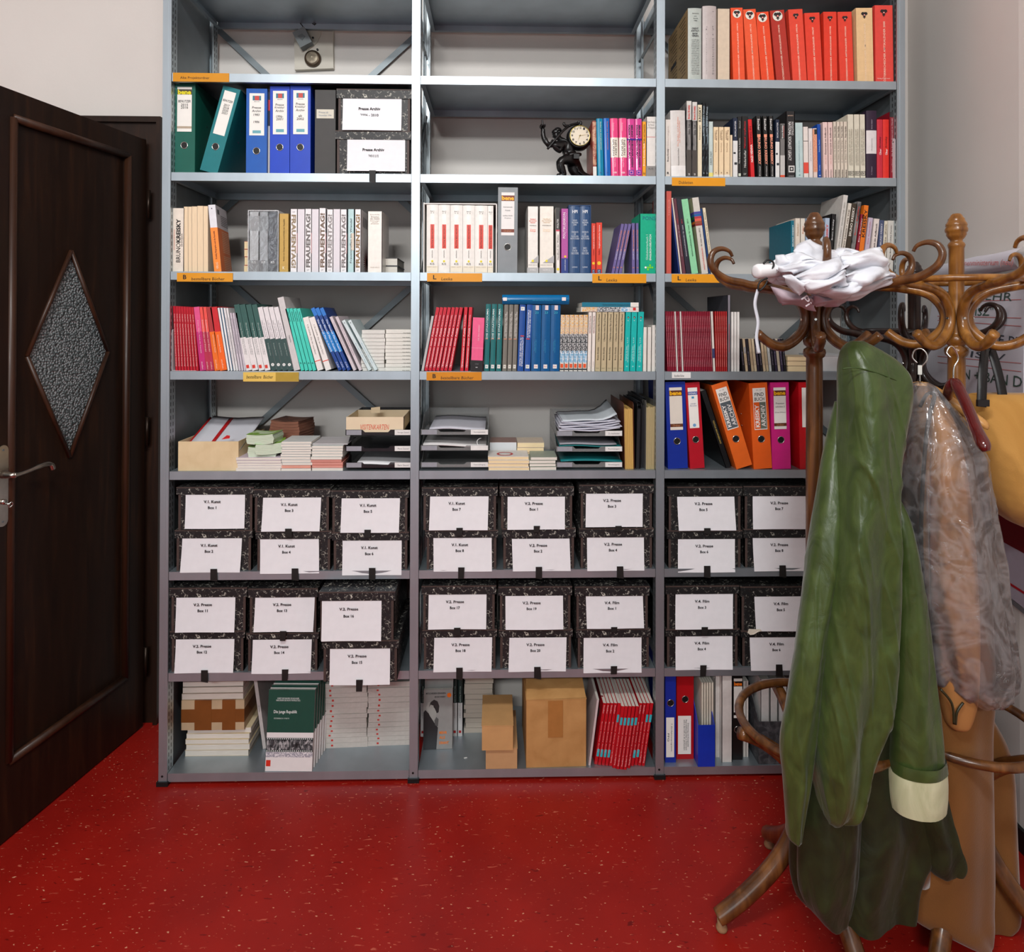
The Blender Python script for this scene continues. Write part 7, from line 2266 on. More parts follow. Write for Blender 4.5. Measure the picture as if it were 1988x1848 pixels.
S1Y, S2Y, S3Y = -.60, -.60, -.26
S1X, S2X, S3X = x_at(1581, S1Y, 1.4), x_at(1857, S2Y, 1.5), x_at(1775, S3Y, 1.6)
z_1 = on_y(1583, 413, S1Y).z
z_2 = on_y(1855, 415, S2Y).z
z_3 = on_y(1776, 508, S3Y).z
coat_stand('brown bentwood coat stand with the white umbrella and green coat', S1X, S1Y, z_1, .205, WOODM, WOODM, math.radians(-111), leg_az=PI + .06)
coat_stand('light brown bentwood coat stand carrying the canvas bag and hangers', S2X, S2Y, z_2, .200, WOODL, WOODM, math.radians(-97), leg_az=math.radians(-45))
coat_stand('almost black bentwood coat stand standing in the corner', S3X, S3Y, z_3, .245, WOODX, WOODX, math.radians(-130), ring_r=.15, leg_az=math.radians(20), rs=.86)


# ------------------------------------------------------------------ cloth helpers
def loft(name, rows, mat, parent=None, N=72, sub=7, folds=(), wrinkle=0.0, wfreq=9.0, seed=0.0, caps=True, open_bottom=True, power=2.0, ridge=True, diag=0.0, thick=0.0):
    """rows: (ypx, xl, xr, Yc, half_depth); folds: (k, amp, phase, twist, fade)"""
    rr = []
    for py, xl, xr, Yc, b in rows:
        a, c = on_y(xl, py, Yc), on_y(xr, py, Yc)
        rr.append(((a.x + c.x) / 2, Yc, (a.z + c.z) / 2, (c.x - a.x) / 2, b))
    rr = crom(rr, sub)
    g = G()
    m_ = len(rr)
    for j, (cx, cy, cz, a, b) in enumerate(rr):
        v = j / (m_ - 1)
        for i in range(N):
            th = 2 * PI * i / N
            f = 1.0
            for k, amp, ph, tw, fade in folds:
                f += amp * (v ** fade) * math.sin(k * th + ph + tw * v)
            ct, st = math.cos(th), math.sin(th)
            if power != 2.0:
                ct = math.copysign(abs(ct) ** (2 / power), ct)
                st = math.copysign(abs(st) ** (2 / power), st)
            x, y = a * ct * (1 + (f - 1) * .35), b * st * f
            p = Vector((cx + x, cy + y, cz))
            if wrinkle:
                q = Vector((p.x * wfreq + seed, p.y * wfreq * .6, p.z * wfreq * .33 + p.x * diag))
                n1 = noise.noise(q)
                n2 = noise.noise(q * 2.1 + Vector((3, 1, 7)))
                n3 = noise.noise(q * 4.3 + Vector((9, 2, 5)))
                if ridge:
                    d = (n1 * 1.5 + max(0.0, 1 - abs(n2) * 4.5) ** 2 * .32 - max(0.0, 1 - abs(n3) * 7.0) ** 2 * .12) * wrinkle
                else:
                    d = (n1 + n2 * .45) * wrinkle
                nn = Vector((ct, st, 0)).normalized()
                p += nn * d * min(1.0, .25 + 2.5 * v) * (.25 + .75 * abs(st))
            g.v.append(tuple(p))
    for j in range(m_ - 1):
        for i in range(N):
            i2 = (i + 1) % N
            q = j * N
            g.f.append((q + i, q + N + i, q + N + i2, q + i2))
    if caps:
        g.f.append(tuple(range(N)))
        if not open_bottom:
            g.f.append(tuple((m_ - 1) * N + i for i in reversed(range(N))))
    return g.obj(name, mat, parent, True)


def cloth_mat(name, c1, c2, rough, sheen, scale, bump, dist=1.5, spec=.4, fine=0.0):
    mt, nt, b = nodes(name)
    tc = nt.nodes.new('ShaderNodeTexCoord')
    mp = nt.nodes.new('ShaderNodeMapping')
    mp.inputs['Scale'].default_value = (1, 1, .55)
    nt.links.new(tc.outputs['Object'], mp.inputs[0])
    nz = nt.nodes.new('ShaderNodeTexNoise')
    nz.inputs['Scale'].default_value = scale
    nz.inputs['Detail'].default_value = 5
    nz.inputs['Distortion'].default_value = dist
    nt.links.new(mp.outputs[0], nz.inputs[0])
    rp = nt.nodes.new('ShaderNodeValToRGB')
    rp.color_ramp.elements[0].position, rp.color_ramp.elements[1].position = .3, .7
    rp.color_ramp.elements[0].color = lin(c1) + (1,)
    rp.color_ramp.elements[1].color = lin(c2) + (1,)
    nt.links.new(nz.outputs[0], rp.inputs[0])
    nt.links.new(rp.outputs[0], b.inputs['Base Color'])
    b.inputs['Roughness'].default_value = rough
    sock(b, 'Sheen Weight', sheen)
    sock(b, 'Sheen Roughness', .4)
    sock(b, 'Specular IOR Level', spec)
    bp = nt.nodes.new('ShaderNodeBump')
    bp.inputs['Strength'].default_value = bump
    bp.inputs['Distance'].default_value = .012
    nt.links.new(nz.outputs[0], bp.inputs['Height'])
    if fine:
        n2 = nt.nodes.new('ShaderNodeTexNoise')
        n2.inputs['Scale'].default_value = 260
        nt.links.new(tc.outputs['Object'], n2.inputs[0])
        b2 = nt.nodes.new('ShaderNodeBump')
        b2.inputs['Strength'].default_value = fine
        b2.inputs['Distance'].default_value = .002
        nt.links.new(n2.outputs[0], b2.inputs['Height'])
        nt.links.new(bp.outputs[0], b2.inputs['Normal'])
        nt.links.new(b2.outputs[0], b.inputs['Normal'])
    else:
        nt.links.new(bp.outputs[0], b.inputs['Normal'])
    return mt


GREEN = cloth_mat('green_satin', (50, 66, 28), (70, 88, 42), .34, .15, 20, .22, 1.2, .5)
GREEND = cloth_mat('green_lining_shade', (30, 34, 18), (44, 52, 26), .48, .1, 14, .3, 1.4, .3)  # lining tone, with the shade of the coat's lower part put into it
LINING = cloth_mat('pale_lining', (176, 180, 140), (206, 208, 172), .7, .1, 14, .3)
CAMEL = cloth_mat('camel_wool', (108, 70, 32), (130, 86, 42), .85, .3, 5, .12, .6, .2, .25)
CANVAS = cloth_mat('tan_canvas', (176, 128, 62), (196, 148, 80), .8, .2, 6, .3, .8, .2, .2)

# ------------------------------------------------------------------ long green coat on the first stand
GY = -.80
gc = thing('green_coat', 'long shiny green raincoat hanging on the brown stand', 'coat', (on_y(1665, 665, GY)))
gloc = gc.location.copy()


def under(o, root):
    """parent built-in-world mesh to a thing without moving it"""
    for v in o.data.vertices:
        v.co -= root.location
    o.parent = root
    return o


under(loft('coat_body', [(662, 1652, 1676, GY, .012), (676, 1638, 1702, GY, .035), (700, 1633, 1738, GY, .055), (735, 1632, 1763, GY, .065), (800, 1634, 1762, GY, .07), (880, 1632, 1748, GY, .075), (960, 1622, 1734, GY, .08),
                         (1050, 1606, 1731, GY, .085), (1150, 1592, 1730, GY, .09), (1250, 1584, 1726, GY, .092), (1350, 1577, 1718, GY, .092), (1420, 1570, 1698, GY, .088), (1500, 1576, 1674, GY, .078), (1560, 1584, 1650, GY, .06), (1586, 1598, 1622, GY, .03)],
           GREEN, None, 190, 14, [(3, .16, 1.0, 1.6, .5), (5, .11, .3, -2.0, .6), (8, .05, 2.1, 1.0, .7)], .016, 7.0, 3.1, True, False, 2.3, True, 9.0), gc)
under(loft('sleeve', [(780, 1622, 1660, GY + .05, .02), (880, 1599, 1650, GY + .045, .035), (960, 1588, 1640, GY + .03, .042), (1060, 1572, 1630, GY + .015, .048), (1160, 1558, 1618, GY + .0, .05), (1270, 1544, 1600, GY - .012, .05), (1370, 1527, 1588, GY - .012, .05), (1440, 1516, 1580, GY - .012, .05), (1520, 1522, 1570, GY - .012, .046), (1624, 1530, 1552, GY - .008, .03)],
           GREEN, None, 110, 14, [(2, .1, .6, 2.0, .4), (5, .09, 1.3, 3.0, .5)], .008, 8, 9.0, True, False, 2.0, True, 5.0), gc)
# back panel and skirt, hanging lower
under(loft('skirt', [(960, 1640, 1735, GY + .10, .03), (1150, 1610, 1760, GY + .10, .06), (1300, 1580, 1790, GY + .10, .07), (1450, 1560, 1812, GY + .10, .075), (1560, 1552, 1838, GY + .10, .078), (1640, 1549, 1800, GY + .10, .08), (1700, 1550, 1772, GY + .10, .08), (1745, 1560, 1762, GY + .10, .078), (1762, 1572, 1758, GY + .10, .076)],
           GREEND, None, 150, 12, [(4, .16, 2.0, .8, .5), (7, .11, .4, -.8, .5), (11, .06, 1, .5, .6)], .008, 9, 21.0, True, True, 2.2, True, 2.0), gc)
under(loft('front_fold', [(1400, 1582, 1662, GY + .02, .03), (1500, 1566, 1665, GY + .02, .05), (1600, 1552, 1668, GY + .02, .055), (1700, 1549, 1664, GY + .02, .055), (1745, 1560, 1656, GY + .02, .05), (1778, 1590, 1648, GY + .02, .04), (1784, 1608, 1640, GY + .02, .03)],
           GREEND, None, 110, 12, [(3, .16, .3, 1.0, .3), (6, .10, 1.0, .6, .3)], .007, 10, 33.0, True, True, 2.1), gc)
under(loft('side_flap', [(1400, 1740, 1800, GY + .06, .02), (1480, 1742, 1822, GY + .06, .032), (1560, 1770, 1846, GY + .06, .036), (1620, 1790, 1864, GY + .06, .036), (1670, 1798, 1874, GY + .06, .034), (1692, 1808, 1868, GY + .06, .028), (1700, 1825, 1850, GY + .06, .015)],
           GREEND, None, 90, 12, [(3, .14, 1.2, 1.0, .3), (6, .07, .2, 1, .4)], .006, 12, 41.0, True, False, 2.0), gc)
sl = under(loft('sleeve', [(962, 1728, 1742, GY + .05, .012), (1010, 1732, 1762, GY + .045, .03), (1100, 1738, 1780, GY + .04, .04), (1220, 1736, 1800, GY + .03, .046), (1330, 1734, 1814, GY + .025, .05), (1420, 1731, 1824, GY + .02, .052), (1480, 1729, 1827, GY + .02, .052)],
                GREEN, None, 110, 14, [(2, .08, .6, 1.2, .4), (5, .07, 2.3, 2.0, .5)], .008, 8, 51.0, True, True, 2.2, True, 4.0), gc)
under(loft('turned_cuff', [(1478, 1724, 1829, GY + .02, .058), (1500, 1722, 1830, GY + .02, .060), (1536, 1723, 1830, GY + .02, .060), (1562, 1727, 1827, GY + .02, .058)],
           LINING, None, 48, 4, [(3, .05, 1, .5, .0), (5, .03, 2, .5, .0)], .002, 16, 1.0, False, True, 2.4), gc)
under(loft('cuff_edge', [(1466, 1725, 1828, GY + .02, .059), (1476, 1724, 1829, GY + .02, .061), (1488, 1723, 1830, GY + .02, .061)], GREEN, None, 48, 3, [(3, .05, 1, .5, .0), (5, .03, 2, .5, .0)], 0, 16, 1.0, False, True, 2.4), gc)


def edge_tube(name, pts, rad, mat, parent, Y):
    p = [on_y(x, y, Y_) - parent.location for x, y, Y_ in [(q + (Y,))[:3] for q in pts]]
    return G().tube(crom([tuple(v) for v in p], 5), rad, 6).obj(name, mat, parent, True)


edge_tube('yoke_seam', [(1635, 716, GY - .052), (1660, 714, GY - .064), (1690, 720, GY - .064), (1720, 730, GY - .058), (1748, 742, GY - .045), (1761, 750, GY - .02)], .0016, M((52, 74, 30), .5), gc, GY)

# ------------------------------------------------------------------ camel coat on the second stand
CY = -.66
cc = thing('camel_coat', 'long camel brown wool coat hanging behind the green one', 'coat', on_y(1790, 740, CY))
under(loft('coat_body', [(748, 1772, 1806, CY, .02), (775, 1758, 1832, CY, .05), (830, 1750, 1862, CY, .075), (920, 1746, 1888, CY, .085), (1040, 1742, 1906, CY, .09), (1180, 1742, 1912, CY, .095), (1320, 1744, 1916, CY, .10), (1420, 1744, 1910, CY, .10), (1560, 1742, 1912, CY, .10), (1680, 1740, 1914, CY, .10), (1745, 1742, 1912, CY, .10), (1775, 1790, 1911, CY, .095), (1808, 1868, 1908, CY, .07), (1815, 1884, 1904, CY, .05)],
           CAMEL, None, 80, 6, [(2, .07, .4, .8, .5), (4, .08, 1.4, .8, .5), (7, .035, .4, .5, .7)], .003, 4, 5.0, True, True, 2.4, False), cc)
under(loft('back_panel', [(1300, 1870, 1890, CY + .06, .02), (1370, 1872, 1912, CY + .06, .04), (1440, 1876, 1948, CY + .06, .055), (1500, 1880, 1962, CY + .06, .06), (1600, 1884, 1966, CY + .06, .062), (1700, 1886, 1970, CY + .06, .064), (1762, 1888, 1974, CY + .06, .064), (1782, 1892, 1958, CY + .06, .06)],
           CAMEL, None, 56, 6, [(2, .10, .4, .5, .3), (5, .08, 1.0, .6, .4)], .002, 4, 15.0, True, True, 2.2, False), cc)
under(loft('sleeve', [(760, 1796, 1818, CY - .03, .015), (800, 1802, 1842, CY - .06, .025), (860, 1810, 1862, CY - .08, .034), (960, 1812, 1878, CY - .095, .04), (1080, 1812, 1890, CY - .10, .043), (1200, 1816, 1896, CY - .10, .044), (1300, 1822, 1896, CY - .10, .043), (1360, 1828, 1892, CY - .10, .04), (1400, 1836, 1880, CY - .10, .034), (1410, 1844, 1868, CY - .10, .024)],
           M((164, 112, 60), .8, 0, .06, 12, .1), None, 48, 6, [(2, .05, .4, .5, .3), (5, .04, 1.0, .6, .4)], .002, 6, 25.0, True, False, 2.2, False), cc)
edge_tube('piping', [(1826, 1338, CY - .145), (1848, 1366, CY - .148), (1852, 1405, CY - .142)], .0032, M((44, 42, 22), .4), cc, CY)
edge_tube('piping', [(1870, 1364, CY - .143), (1858, 1382, CY - .146), (1855, 1406, CY - .142)], .0032, M((44, 42, 22), .4), cc, CY)
under(loft('sleeve', [(900, 1750, 1790, CY - .02, .05), (1100, 1746, 1796, CY - .05, .05), (1250, 1748, 1800, CY - .05, .05), (1500, 1752, 1806, CY - .05, .05), (1700, 1756, 1800, CY - .04, .045)], CAMEL, None, 40, 5, [(3, .06, 1, 1, .3)], .002, 5, 3.0, True, False, 2.0, False), cc)
DKP = M((52, 44, 40), .6)
edge_tube('dark_lapel', [(1786, 790, CY - .07), (1800, 765, CY - .07), (1814, 768, CY - .072), (1806, 800, CY - .085), (1798, 850, CY - .10), (1792, 930, CY - .105), (1788, 1040, CY - .108), (1792, 1140, CY - .108)], .005, DKP, cc, CY)

GARM = film('garment_film', .92, .08, .55, 14, .20)
pc = thing('garment_cover', 'crumpled clear plastic garment cover over the camel coat', 'garment cover', on_y(1795, 745, CY))
under(loft('film', [(742, 1783, 1800, CY - .03, .02), (752, 1776, 1812, CY - .04, .05), (790, 1768, 1838, CY - .05, .08), (850, 1758, 1876, CY - .055, .11), (890, 1752, 1890, CY - .055, .125), (930, 1750, 1896, CY - .055, .13), (1000, 1748, 1908, CY - .055, .132), (1100, 1752, 1922, CY - .055, .135), (1200, 1768, 1934, CY - .055, .135), (1290, 1782, 1944, CY - .055, .13), (1318, 1798, 1936, CY - .055, .12), (1334, 1826, 1898, CY - .055, .10)],
           GARM, None, 110, 8, [(4, .06, .5, 1.5, .3), (7, .06, 1.4, -2.0, .3), (13, .04, 2.0, 3.5, .2)], .016, 13, 7.0, False, True, 2.1, True, 6.0), pc)

# hangers
def hanger(label, hx, hy, Y, ang, wood, wlen, neck, tag_col=None, droop=.40):
    p = on_y(hx, hy, Y)
    r = thing('clothes_hanger', label, 'hanger', p, (0, 0, ang))
    hk = crom([(-.006, 0, -.030), (-.018, 0, -.014), (-.012, 0, .006), (.004, 0, .010), (.016, 0, -.004), (.016, 0, -.022), (.004, 0, -.04), (.0, 0, -.058), (0, 0, -neck)], 5)
    G().tube(hk, .0021, 8).obj('hook', CHROME, r, True)
    for s in (-1, 1):
        a = crom([(0, 0, -neck - .006, .011), (s * wlen * .25, 0, -neck - .022, .014), (s * wlen * .6, -.004, -neck - .022 - wlen * .35 * droop, .013), (s * wlen, -.012, -neck - .022 - wlen * .8 * droop, .014), (s * wlen * 1.03, -.014, -neck - .03 - wlen * .84 * droop, .009)], 5)
        G().tube([q[:3] for q in a], [q[3] for q in a], 10).obj('shoulder', wood, r, True)
    if tag_col:
        G().box(-.005, .005, -.004, .004, -.062, -.036).obj('plastic_sleeve', M(tag_col, .4), r)
    return r


rh = thing('clothes_hanger', 'dark red lacquered wooden hanger turned end-on on the light stand', 'hanger', on_y(1850, 690, -.76))
RH = M((84, 18, 18), .18, 0, .15, 12, 0, (3, 3, 1), .5, .6)
pp = [(1846, 694, -.77), (1838, 684, -.76), (1846, 672, -.76), (1856, 682, -.76), (1860, 698, -.76), (1852, 714, -.76), (1851, 742, -.76)]
G().tube(crom([tuple(on_y(*p) - rh.location) for p in pp], 5), .0021, 8).obj('hook', CHROME, rh, True)
for pp in ([(1851, 738, -.76, .009), (1858, 748, -.775, .014), (1876, 785, -.83, .0135), (1895, 832, -.89, .014), (1909, 862, -.93, .0155), (1915, 876, -.94, .009)], [(1851, 738, -.76, .009), (1845, 750, -.745, .014), (1838, 772, -.70, .013), (1832, 798, -.65, .013), (1829, 812, -.63, .009)]):
    c_ = crom([tuple(on_y(a, b_, y_) - rh.location) + (r_,) for a, b_, y_, r_ in pp], 6)
    G().tube([q[:3] for q in c_], [q[3] for q in c_], 12).obj('shoulder', RH, rh, True)
hanger('pale wooden hanger with a white sleeve inside the garment cover', 1786, 684, CY, math.radians(-35), M((190, 140, 80), .35, 0, .08, 20), .14, .085, (230, 230, 222), droop=.7)

# ------------------------------------------------------------------ canvas bag with black handles
BY = -.64
bg_ = thing('canvas_bag', 'tan canvas shoulder bag with black leather handles', 'bag', on_y(1940, 900, BY))
under(loft('bag_body', [(764, 1886, 2010, BY, .03), (780, 1876, 2034, BY, .06), (820, 1876, 2050, BY, .085), (870, 1882, 2064, BY, .10), (910, 1894, 2074, BY, .105), (950, 1908, 2078, BY, .10), (985, 1932, 2078, BY, .085), (1010, 1962, 2070, BY, .06), (1024, 1990, 2050, BY, .03)],
           CANVAS, None, 72, 7, [(3, .08, .5, 2.0, .2), (5, .07, 1.0, -2.4, .2), (7, .04, 0, 3.0, .2)], .016, 9, 2.0, True, False, 2.3, True, 14.0), bg_)
BLK = M((20, 20, 22), .4, 0, .1, 90, .1)


def band_(name, pts, wd, mat, parent):
    """flat strap through (px,py,Y) points, wd metres wide in x"""
    c = crom([tuple(on_y(x, y, Y) - parent.location) for x, y, Y in pts], 6)
    g = G()
    for i, q in enumerate(c):
        d = Vector(c[min(i + 1, len(c) - 1)]) - Vector(c[max(i - 1, 0)])
        n_ = Vector((d.z, 0, -d.x))
        n_ = n_.normalized() * wd / 2 if n_.length > 1e-6 else Vector((wd / 2, 0, 0))
        v = Vector(q)
        for o_ in (Vector((0, 0, 0)), Vector((0, .003, 0))):
            g.v += [tuple(v - n_ + o_), tuple(v + n_ + o_)]
    for i in range(len(c) - 1):
        a, b_ = 4 * i, 4 * (i + 1)
        g.f += [(a, a + 1, b_ + 1, b_), (a + 2, b_ + 2, b_ + 3, a + 3), (a, b_, b_ + 2, a + 2), (a + 1, a + 3, b_ + 3, b_ + 1)]
    g.f += [(0, 2, 3, 1), (len(g.v) - 4, len(g.v) - 3, len(g.v) - 1, len(g.v) - 2)]
    return g.obj(name, mat, parent, True)


band_('handle', [(1906, 790, BY - .07), (1908, 740, BY - .06), (1912, 690, BY - .03), (1918, 672, BY + .0), (1928, 668, BY + .02)], .026, BLK, bg_)
band_('handle', [(1950, 786, BY - .03), (1942, 740, BY - .02), (1932, 700, BY), (1924, 676, BY + .02), (1918, 668, BY + .03)], .026, BLK, bg_)
G().box(-.016, .016, -.006, .002, -.008, .010).obj('handle_fitting', BLK, bg_).location = on_y(1907, 783, BY - .075) - bg_.location
lettering(bg_, 'LER', 0, 0, .03, .016, INK, 'h', 0, .01, .2, .15, base=Matrix.Translation(on_y(1888, 884, BY - .072) - bg_.location))

# ------------------------------------------------------------------ white umbrella lying on the first stand
UY = -.80
CLO = cloth_mat('umbrella_cloth', (206, 208, 216), (226, 228, 234), .55, .1, 14, .18, .6)
CLI = cloth_mat('umbrella_lining', (168, 150, 160), (190, 172, 182), .55, .1, 14, .2, .6)
um = thing('umbrella', 'crumpled white folding umbrella lying across the bentwood arms', 'umbrella', on_y(1600, 545, UY))


def star(name, rows, mat, k, amp, sharp, seed, twist=0.0, N=120, wr=.006):
    rr = []
    for py, px, hz, Yc, b in rows:      # centre px, half height(px), half depth
        a = on_y(px, py, Yc)
        rr.append((a.x, Yc + .02, a.z, hz / 1150, b * .62))
    rr = crom(rr, 6)
    g = G()
    for j, (cx, cy, cz, h, b) in enumerate(rr):
        v = j / (len(rr) - 1)
        for i in range(N):
            th = 2 * PI * i / N
            s = math.sin(k * th + seed + twist * v)
            f = 1 - amp + amp * (1 - (1 - abs(s)) ** sharp) * 1.6
            p = Vector((cx + .012 * math.sin(3 * th + 5 * v + seed), cy + b * math.cos(th) * f, cz + h * math.sin(th) * f))
            q = p * 14 + Vector((seed, 0, 0))
            p += Vector((0, math.cos(th), math.sin(th))) * (noise.noise(q) * wr + (1 - 2 * abs(noise.noise(q * .6))) * wr)
            p.x += noise.noise(q * .8 + Vector((5, 5, 5))) * .012
            g.v.append(tuple(p - um.location))
    for j in range(len(rr) - 1):
        for i in range(N):
            i2 = (i + 1) % N
            g.f.append((j * N + i, j * N + i2, (j + 1) * N + i2, (j + 1) * N + i))
    g.f += [tuple(reversed(range(N))), tuple((len(rr) - 1) * N + i for i in range(N))]
    return g.obj(name, mat, um, True)


star('canopy', [(530, 1508, 22, UY, .03), (526, 1525, 34, UY, .055), (522, 1560, 44, UY, .075), (528, 1600, 50, UY, .085), (536, 1640, 52, UY, .085), (540, 1675, 46, UY, .075), (536, 1705, 32, UY, .055), (536, 1727, 20, UY, .035), (540, 1733, 6, UY, .012)], CLO, 5, .42, 2.2, .8, 2.2)


def flap(name, pts, mat, Ys, n=10, curl=.02, seed=0.0):
    """a loose panel of cloth: boundary pixels (4 corners) with depth values, curled and wavy"""
    P = [on_y(x, y, Y) for (x, y), Y in zip(pts, Ys)]
    g = G()
    for a in range(n + 1):
        for b_ in range(n + 1):
            u, v = a / n, b_ / n
            p = P[0] * (1 - u) * (1 - v) + P[1] * u * (1 - v) + P[2] * u * v + P[3] * (1 - u) * v
            p = p + Vector((0, -curl * math.sin(PI * u) * math.sin(PI * v) * 1.6 + .012 * abs(math.sin(5 * u + 3 * v + seed)) + .022 * noise.noise(Vector((u * 3 + seed, v * 3, 1))), .006 * math.sin(5 * v + 4 * u + seed)))
            g.v.append(tuple(p - um.location))
    for a in range(n):
        for b_ in range(n):
            q = a * (n + 1) + b_
            g.f.append((q, q + n + 1, q + n + 2, q + 1))
    o = g.obj(name, mat, um, True)
    md = o.modifiers.new('s', 'SOLIDIFY')
    md.thickness = .0012
    return o


for i_, (q4, ys, cu) in enumerate((
        ([(1540, 488), (1576, 460), (1648, 508), (1572, 520)], [-.03, .0, -.05, -.09], .012),
        ([(1508, 500), (1548, 486), (1600, 512), (1510, 528)], [-.02, -.05, -.10, -.05], .012),
        ([(1512, 516), (1566, 506), (1640, 508), (1540, 536)], [-.06, -.09, -.10, -.09], .018),
        ([(1540, 536), (1636, 498), (1650, 520), (1566, 552)], [-.10, -.11, -.12, -.13], .03),
        ([(1520, 540), (1556, 532), (1584, 560), (1552, 572)], [-.08, -.11, -.11, -.09], .025),
        ([(1556, 548), (1640, 522), (1650, 548), (1588, 574)], [-.13, -.13, -.13, -.12], .03),
        ([(1630, 492), (1708, 484), (1734, 512), (1650, 536)], [-.10, -.03, -.03, -.12], .03),
        ([(1640, 532), (1732, 510), (1722, 542), (1652, 560)], [-.13, -.04, -.05, -.12], .03),
        ([(1584, 572), (1642, 546), (1716, 538), (1650, 578)], [-.12, -.13, -.06, -.10], .03),
        ([(1600, 484), (1632, 482), (1690, 492), (1640, 516)], [-.03, -.02, -.01, -.10], .01))):
    flap('loose_panel', q4, CLO, [UY + v for v in ys], 12, cu, 1.7 * i_)
flap('hanging_lining', [(1500, 560), (1580, 572), (1586, 600), (1522, 594)], CLI, [UY - .02, UY - .05, UY - .02, UY - .01], curl=.03, seed=8)
flap('hanging_lining', [(1576, 572), (1655, 574), (1636, 588), (1586, 600)], CLI, [UY - .05, UY - .05, UY - .02, UY - .02], curl=.02, seed=9)
lettering(um, 'Pi', 0, 0, .024, .018, M((226, 216, 222), .6), 'h', 0, 0, 0, 1.0, base=Matrix.Translation(on_y(1566, 584, UY - .085) - um.location))
hp, hq = on_y(1467, 527, UY - .03) - um.location, on_y(1512, 524, UY - .01) - um.location
ax = (hq - hp)
G().tube([tuple(hp - ax * .03), tuple(hp), tuple(hp + ax * .1), tuple(hp + ax * .85), tuple(hq)], [.010, .0165, .019, .018, .015], 16).obj('handle', M((228, 228, 230), .3), um, True)
G().tube([tuple(hq), tuple(hq + ax * .5)], [.013, .009], 12).obj('runner', BLACK, um, True)
G().tube([tuple(hq + ax * .3), tuple(hq + ax * 1.6)], .006, 8).obj('shaft', M((196, 190, 170), .3, .7), um, True)
pp = [(1482, 512), (1490, 505), (1500, 508), (1502, 516), (1496, 524)]
G().tube(crom([tuple(on_y(a, b_, UY - .035) - um.location) for a, b_ in pp], 5), .0026, 6).obj('cord', BLACK, um, True)
pp = [(1490, 540), (1478, 545), (1472, 555), (1474, 564), (1484, 556), (1490, 545)]
G().tube(crom([tuple(on_y(a, b_, UY - .035) - um.location) for a, b_ in pp], 5), .0024, 6).obj('cord', BLACK, um, True)
band_('closing_strap', [(1472, 562, UY - .03), (1466, 590, UY - .03), (1472, 625, UY - .03), (1469, 655, UY - .03), (1474, 686, UY - .03)], .0075, M((196, 200, 208), .6), um)

# ------------------------------------------------------------------ flip chart in the corner and poster on the right wall
def wall_pt(px, py, off=.004):
    """point on the slanting right wall"""
    d = ray(px, py)
    a, b_ = Vector((RW[0][0], RW[0][1], 0)), Vector((RW[1][0], RW[1][1], 0))
    t_ = (b_ - a).normalized()
    n_ = Vector((t_.y, -t_.x, 0))
    if n_.x > 0:
        n_ = -n_
    k = (a + n_ * off - CAM).dot(n_) / d.dot(n_)
    return CAM + d * k


fc = thing('flip_chart', 'white flip chart sheets with handwriting hanging on the right wall', 'flip chart', wall_pt(1830, 560, .004))
wt = (Vector((RW[1][0], RW[1][1], 0)) - Vector((RW[0][0], RW[0][1], 0))).normalized()
fc.rotation_euler = (0, 0, math.atan2(wt.y, wt.x))
FPM = M((216, 214, 224), .6, 0, .03, 6)


def fl_(px, py):
    p = wall_pt(px, py, .004) - fc.location
    return (p.dot(wt), p.z)


G().prism([fl_(1778, 800), fl_(1990, 1010), fl_(1996, 530), fl_(1822, 548)], -.010, -.002).obj('paper_pad', FPM, fc)
x0_, zt_ = fl_(1834, 546)
x1_ = fl_(1996, 540)[0]
g = G()
nn = 12
for j in range(nn + 1):
    a = -PI * .1 + PI * 1.15 * j / nn
    for k in range(5):
        g.v.append((x0_ + (x1_ - x0_) * k / 4, -.012 - .030 * math.sin(a), zt_ + .012 * k / 4 + .034 * (1 - math.cos(a)) + .003 * math.sin(k * 2 + j)))
for j in range(nn):
    for k in range(4):
        q = j * 5 + k
        g.f.append((q, q + 1, q + 6, q + 5))
g.obj('turned_sheet', FPM, fc, True)


def wall_text(s, xa, ya, xb, yb, hpx, c, y=-.012, sh=.08):
    (u0, v0), (u1, v1) = fl_(xa, ya), fl_(xb, yb)
    h_ = abs(fl_((xa + xb) / 2, (ya + yb) / 2 - hpx / 2)[1] - fl_((xa + xb) / 2, (ya + yb) / 2 + hpx / 2)[1])
    lettering(fc, s, (u0 + u1) / 2, (v0 + v1) / 2, abs(u1 - u0), h_, M(c, .6), 'h', y, .0, sh, -math.atan2(v1 - v0, u1 - u0))


wall_text('BIETEN SEHR', 1826, 572, 1972, 576, 15, (66, 84, 78))
wall_text('BASISZ"', 1866, 606, 1936, 604, 16, (66, 96, 84))
wall_text('MEINE PE', 1894, 652, 1990, 664, 17, (70, 76, 86))
wall_text('IIS  /', 1880, 686, 1960, 694, 12, (70, 76, 86))
wall_text('EN + BAN D', 1866, 724, 1992, 742, 20, (60, 84, 74))
wall_text('Innenministerium (neu)', 1890, 512, 1996, 510, 15, (214, 120, 118), -.044, .25)
for ya, yb in ((588, 582), (614, 618), (622, 634), (658, 672), (692, 706), (704, 722)):
    (u0, v0), (u1, v1) = fl_(1826, ya), fl_(1990, yb)
    mobj('ruled_line', [(u0, -.0112, v0), (u1, -.0112, v1), (u1, -.0112, v1 + .0022), (u0, -.0112, v0 + .0022)], [(0, 1, 2, 3)], M((206, 120, 120), .6), fc)


po = thing('wall_poster', 'white poster with dark red field and thin red line on the right wall', 'poster', wall_pt(1950, 1100, .004))


def wq(name, pts, mat, off):
    P = [wall_pt(x, y, off) - po.location for x, y in pts]
    return mobj(name, P, [tuple(range(len(P)))], mat, po)


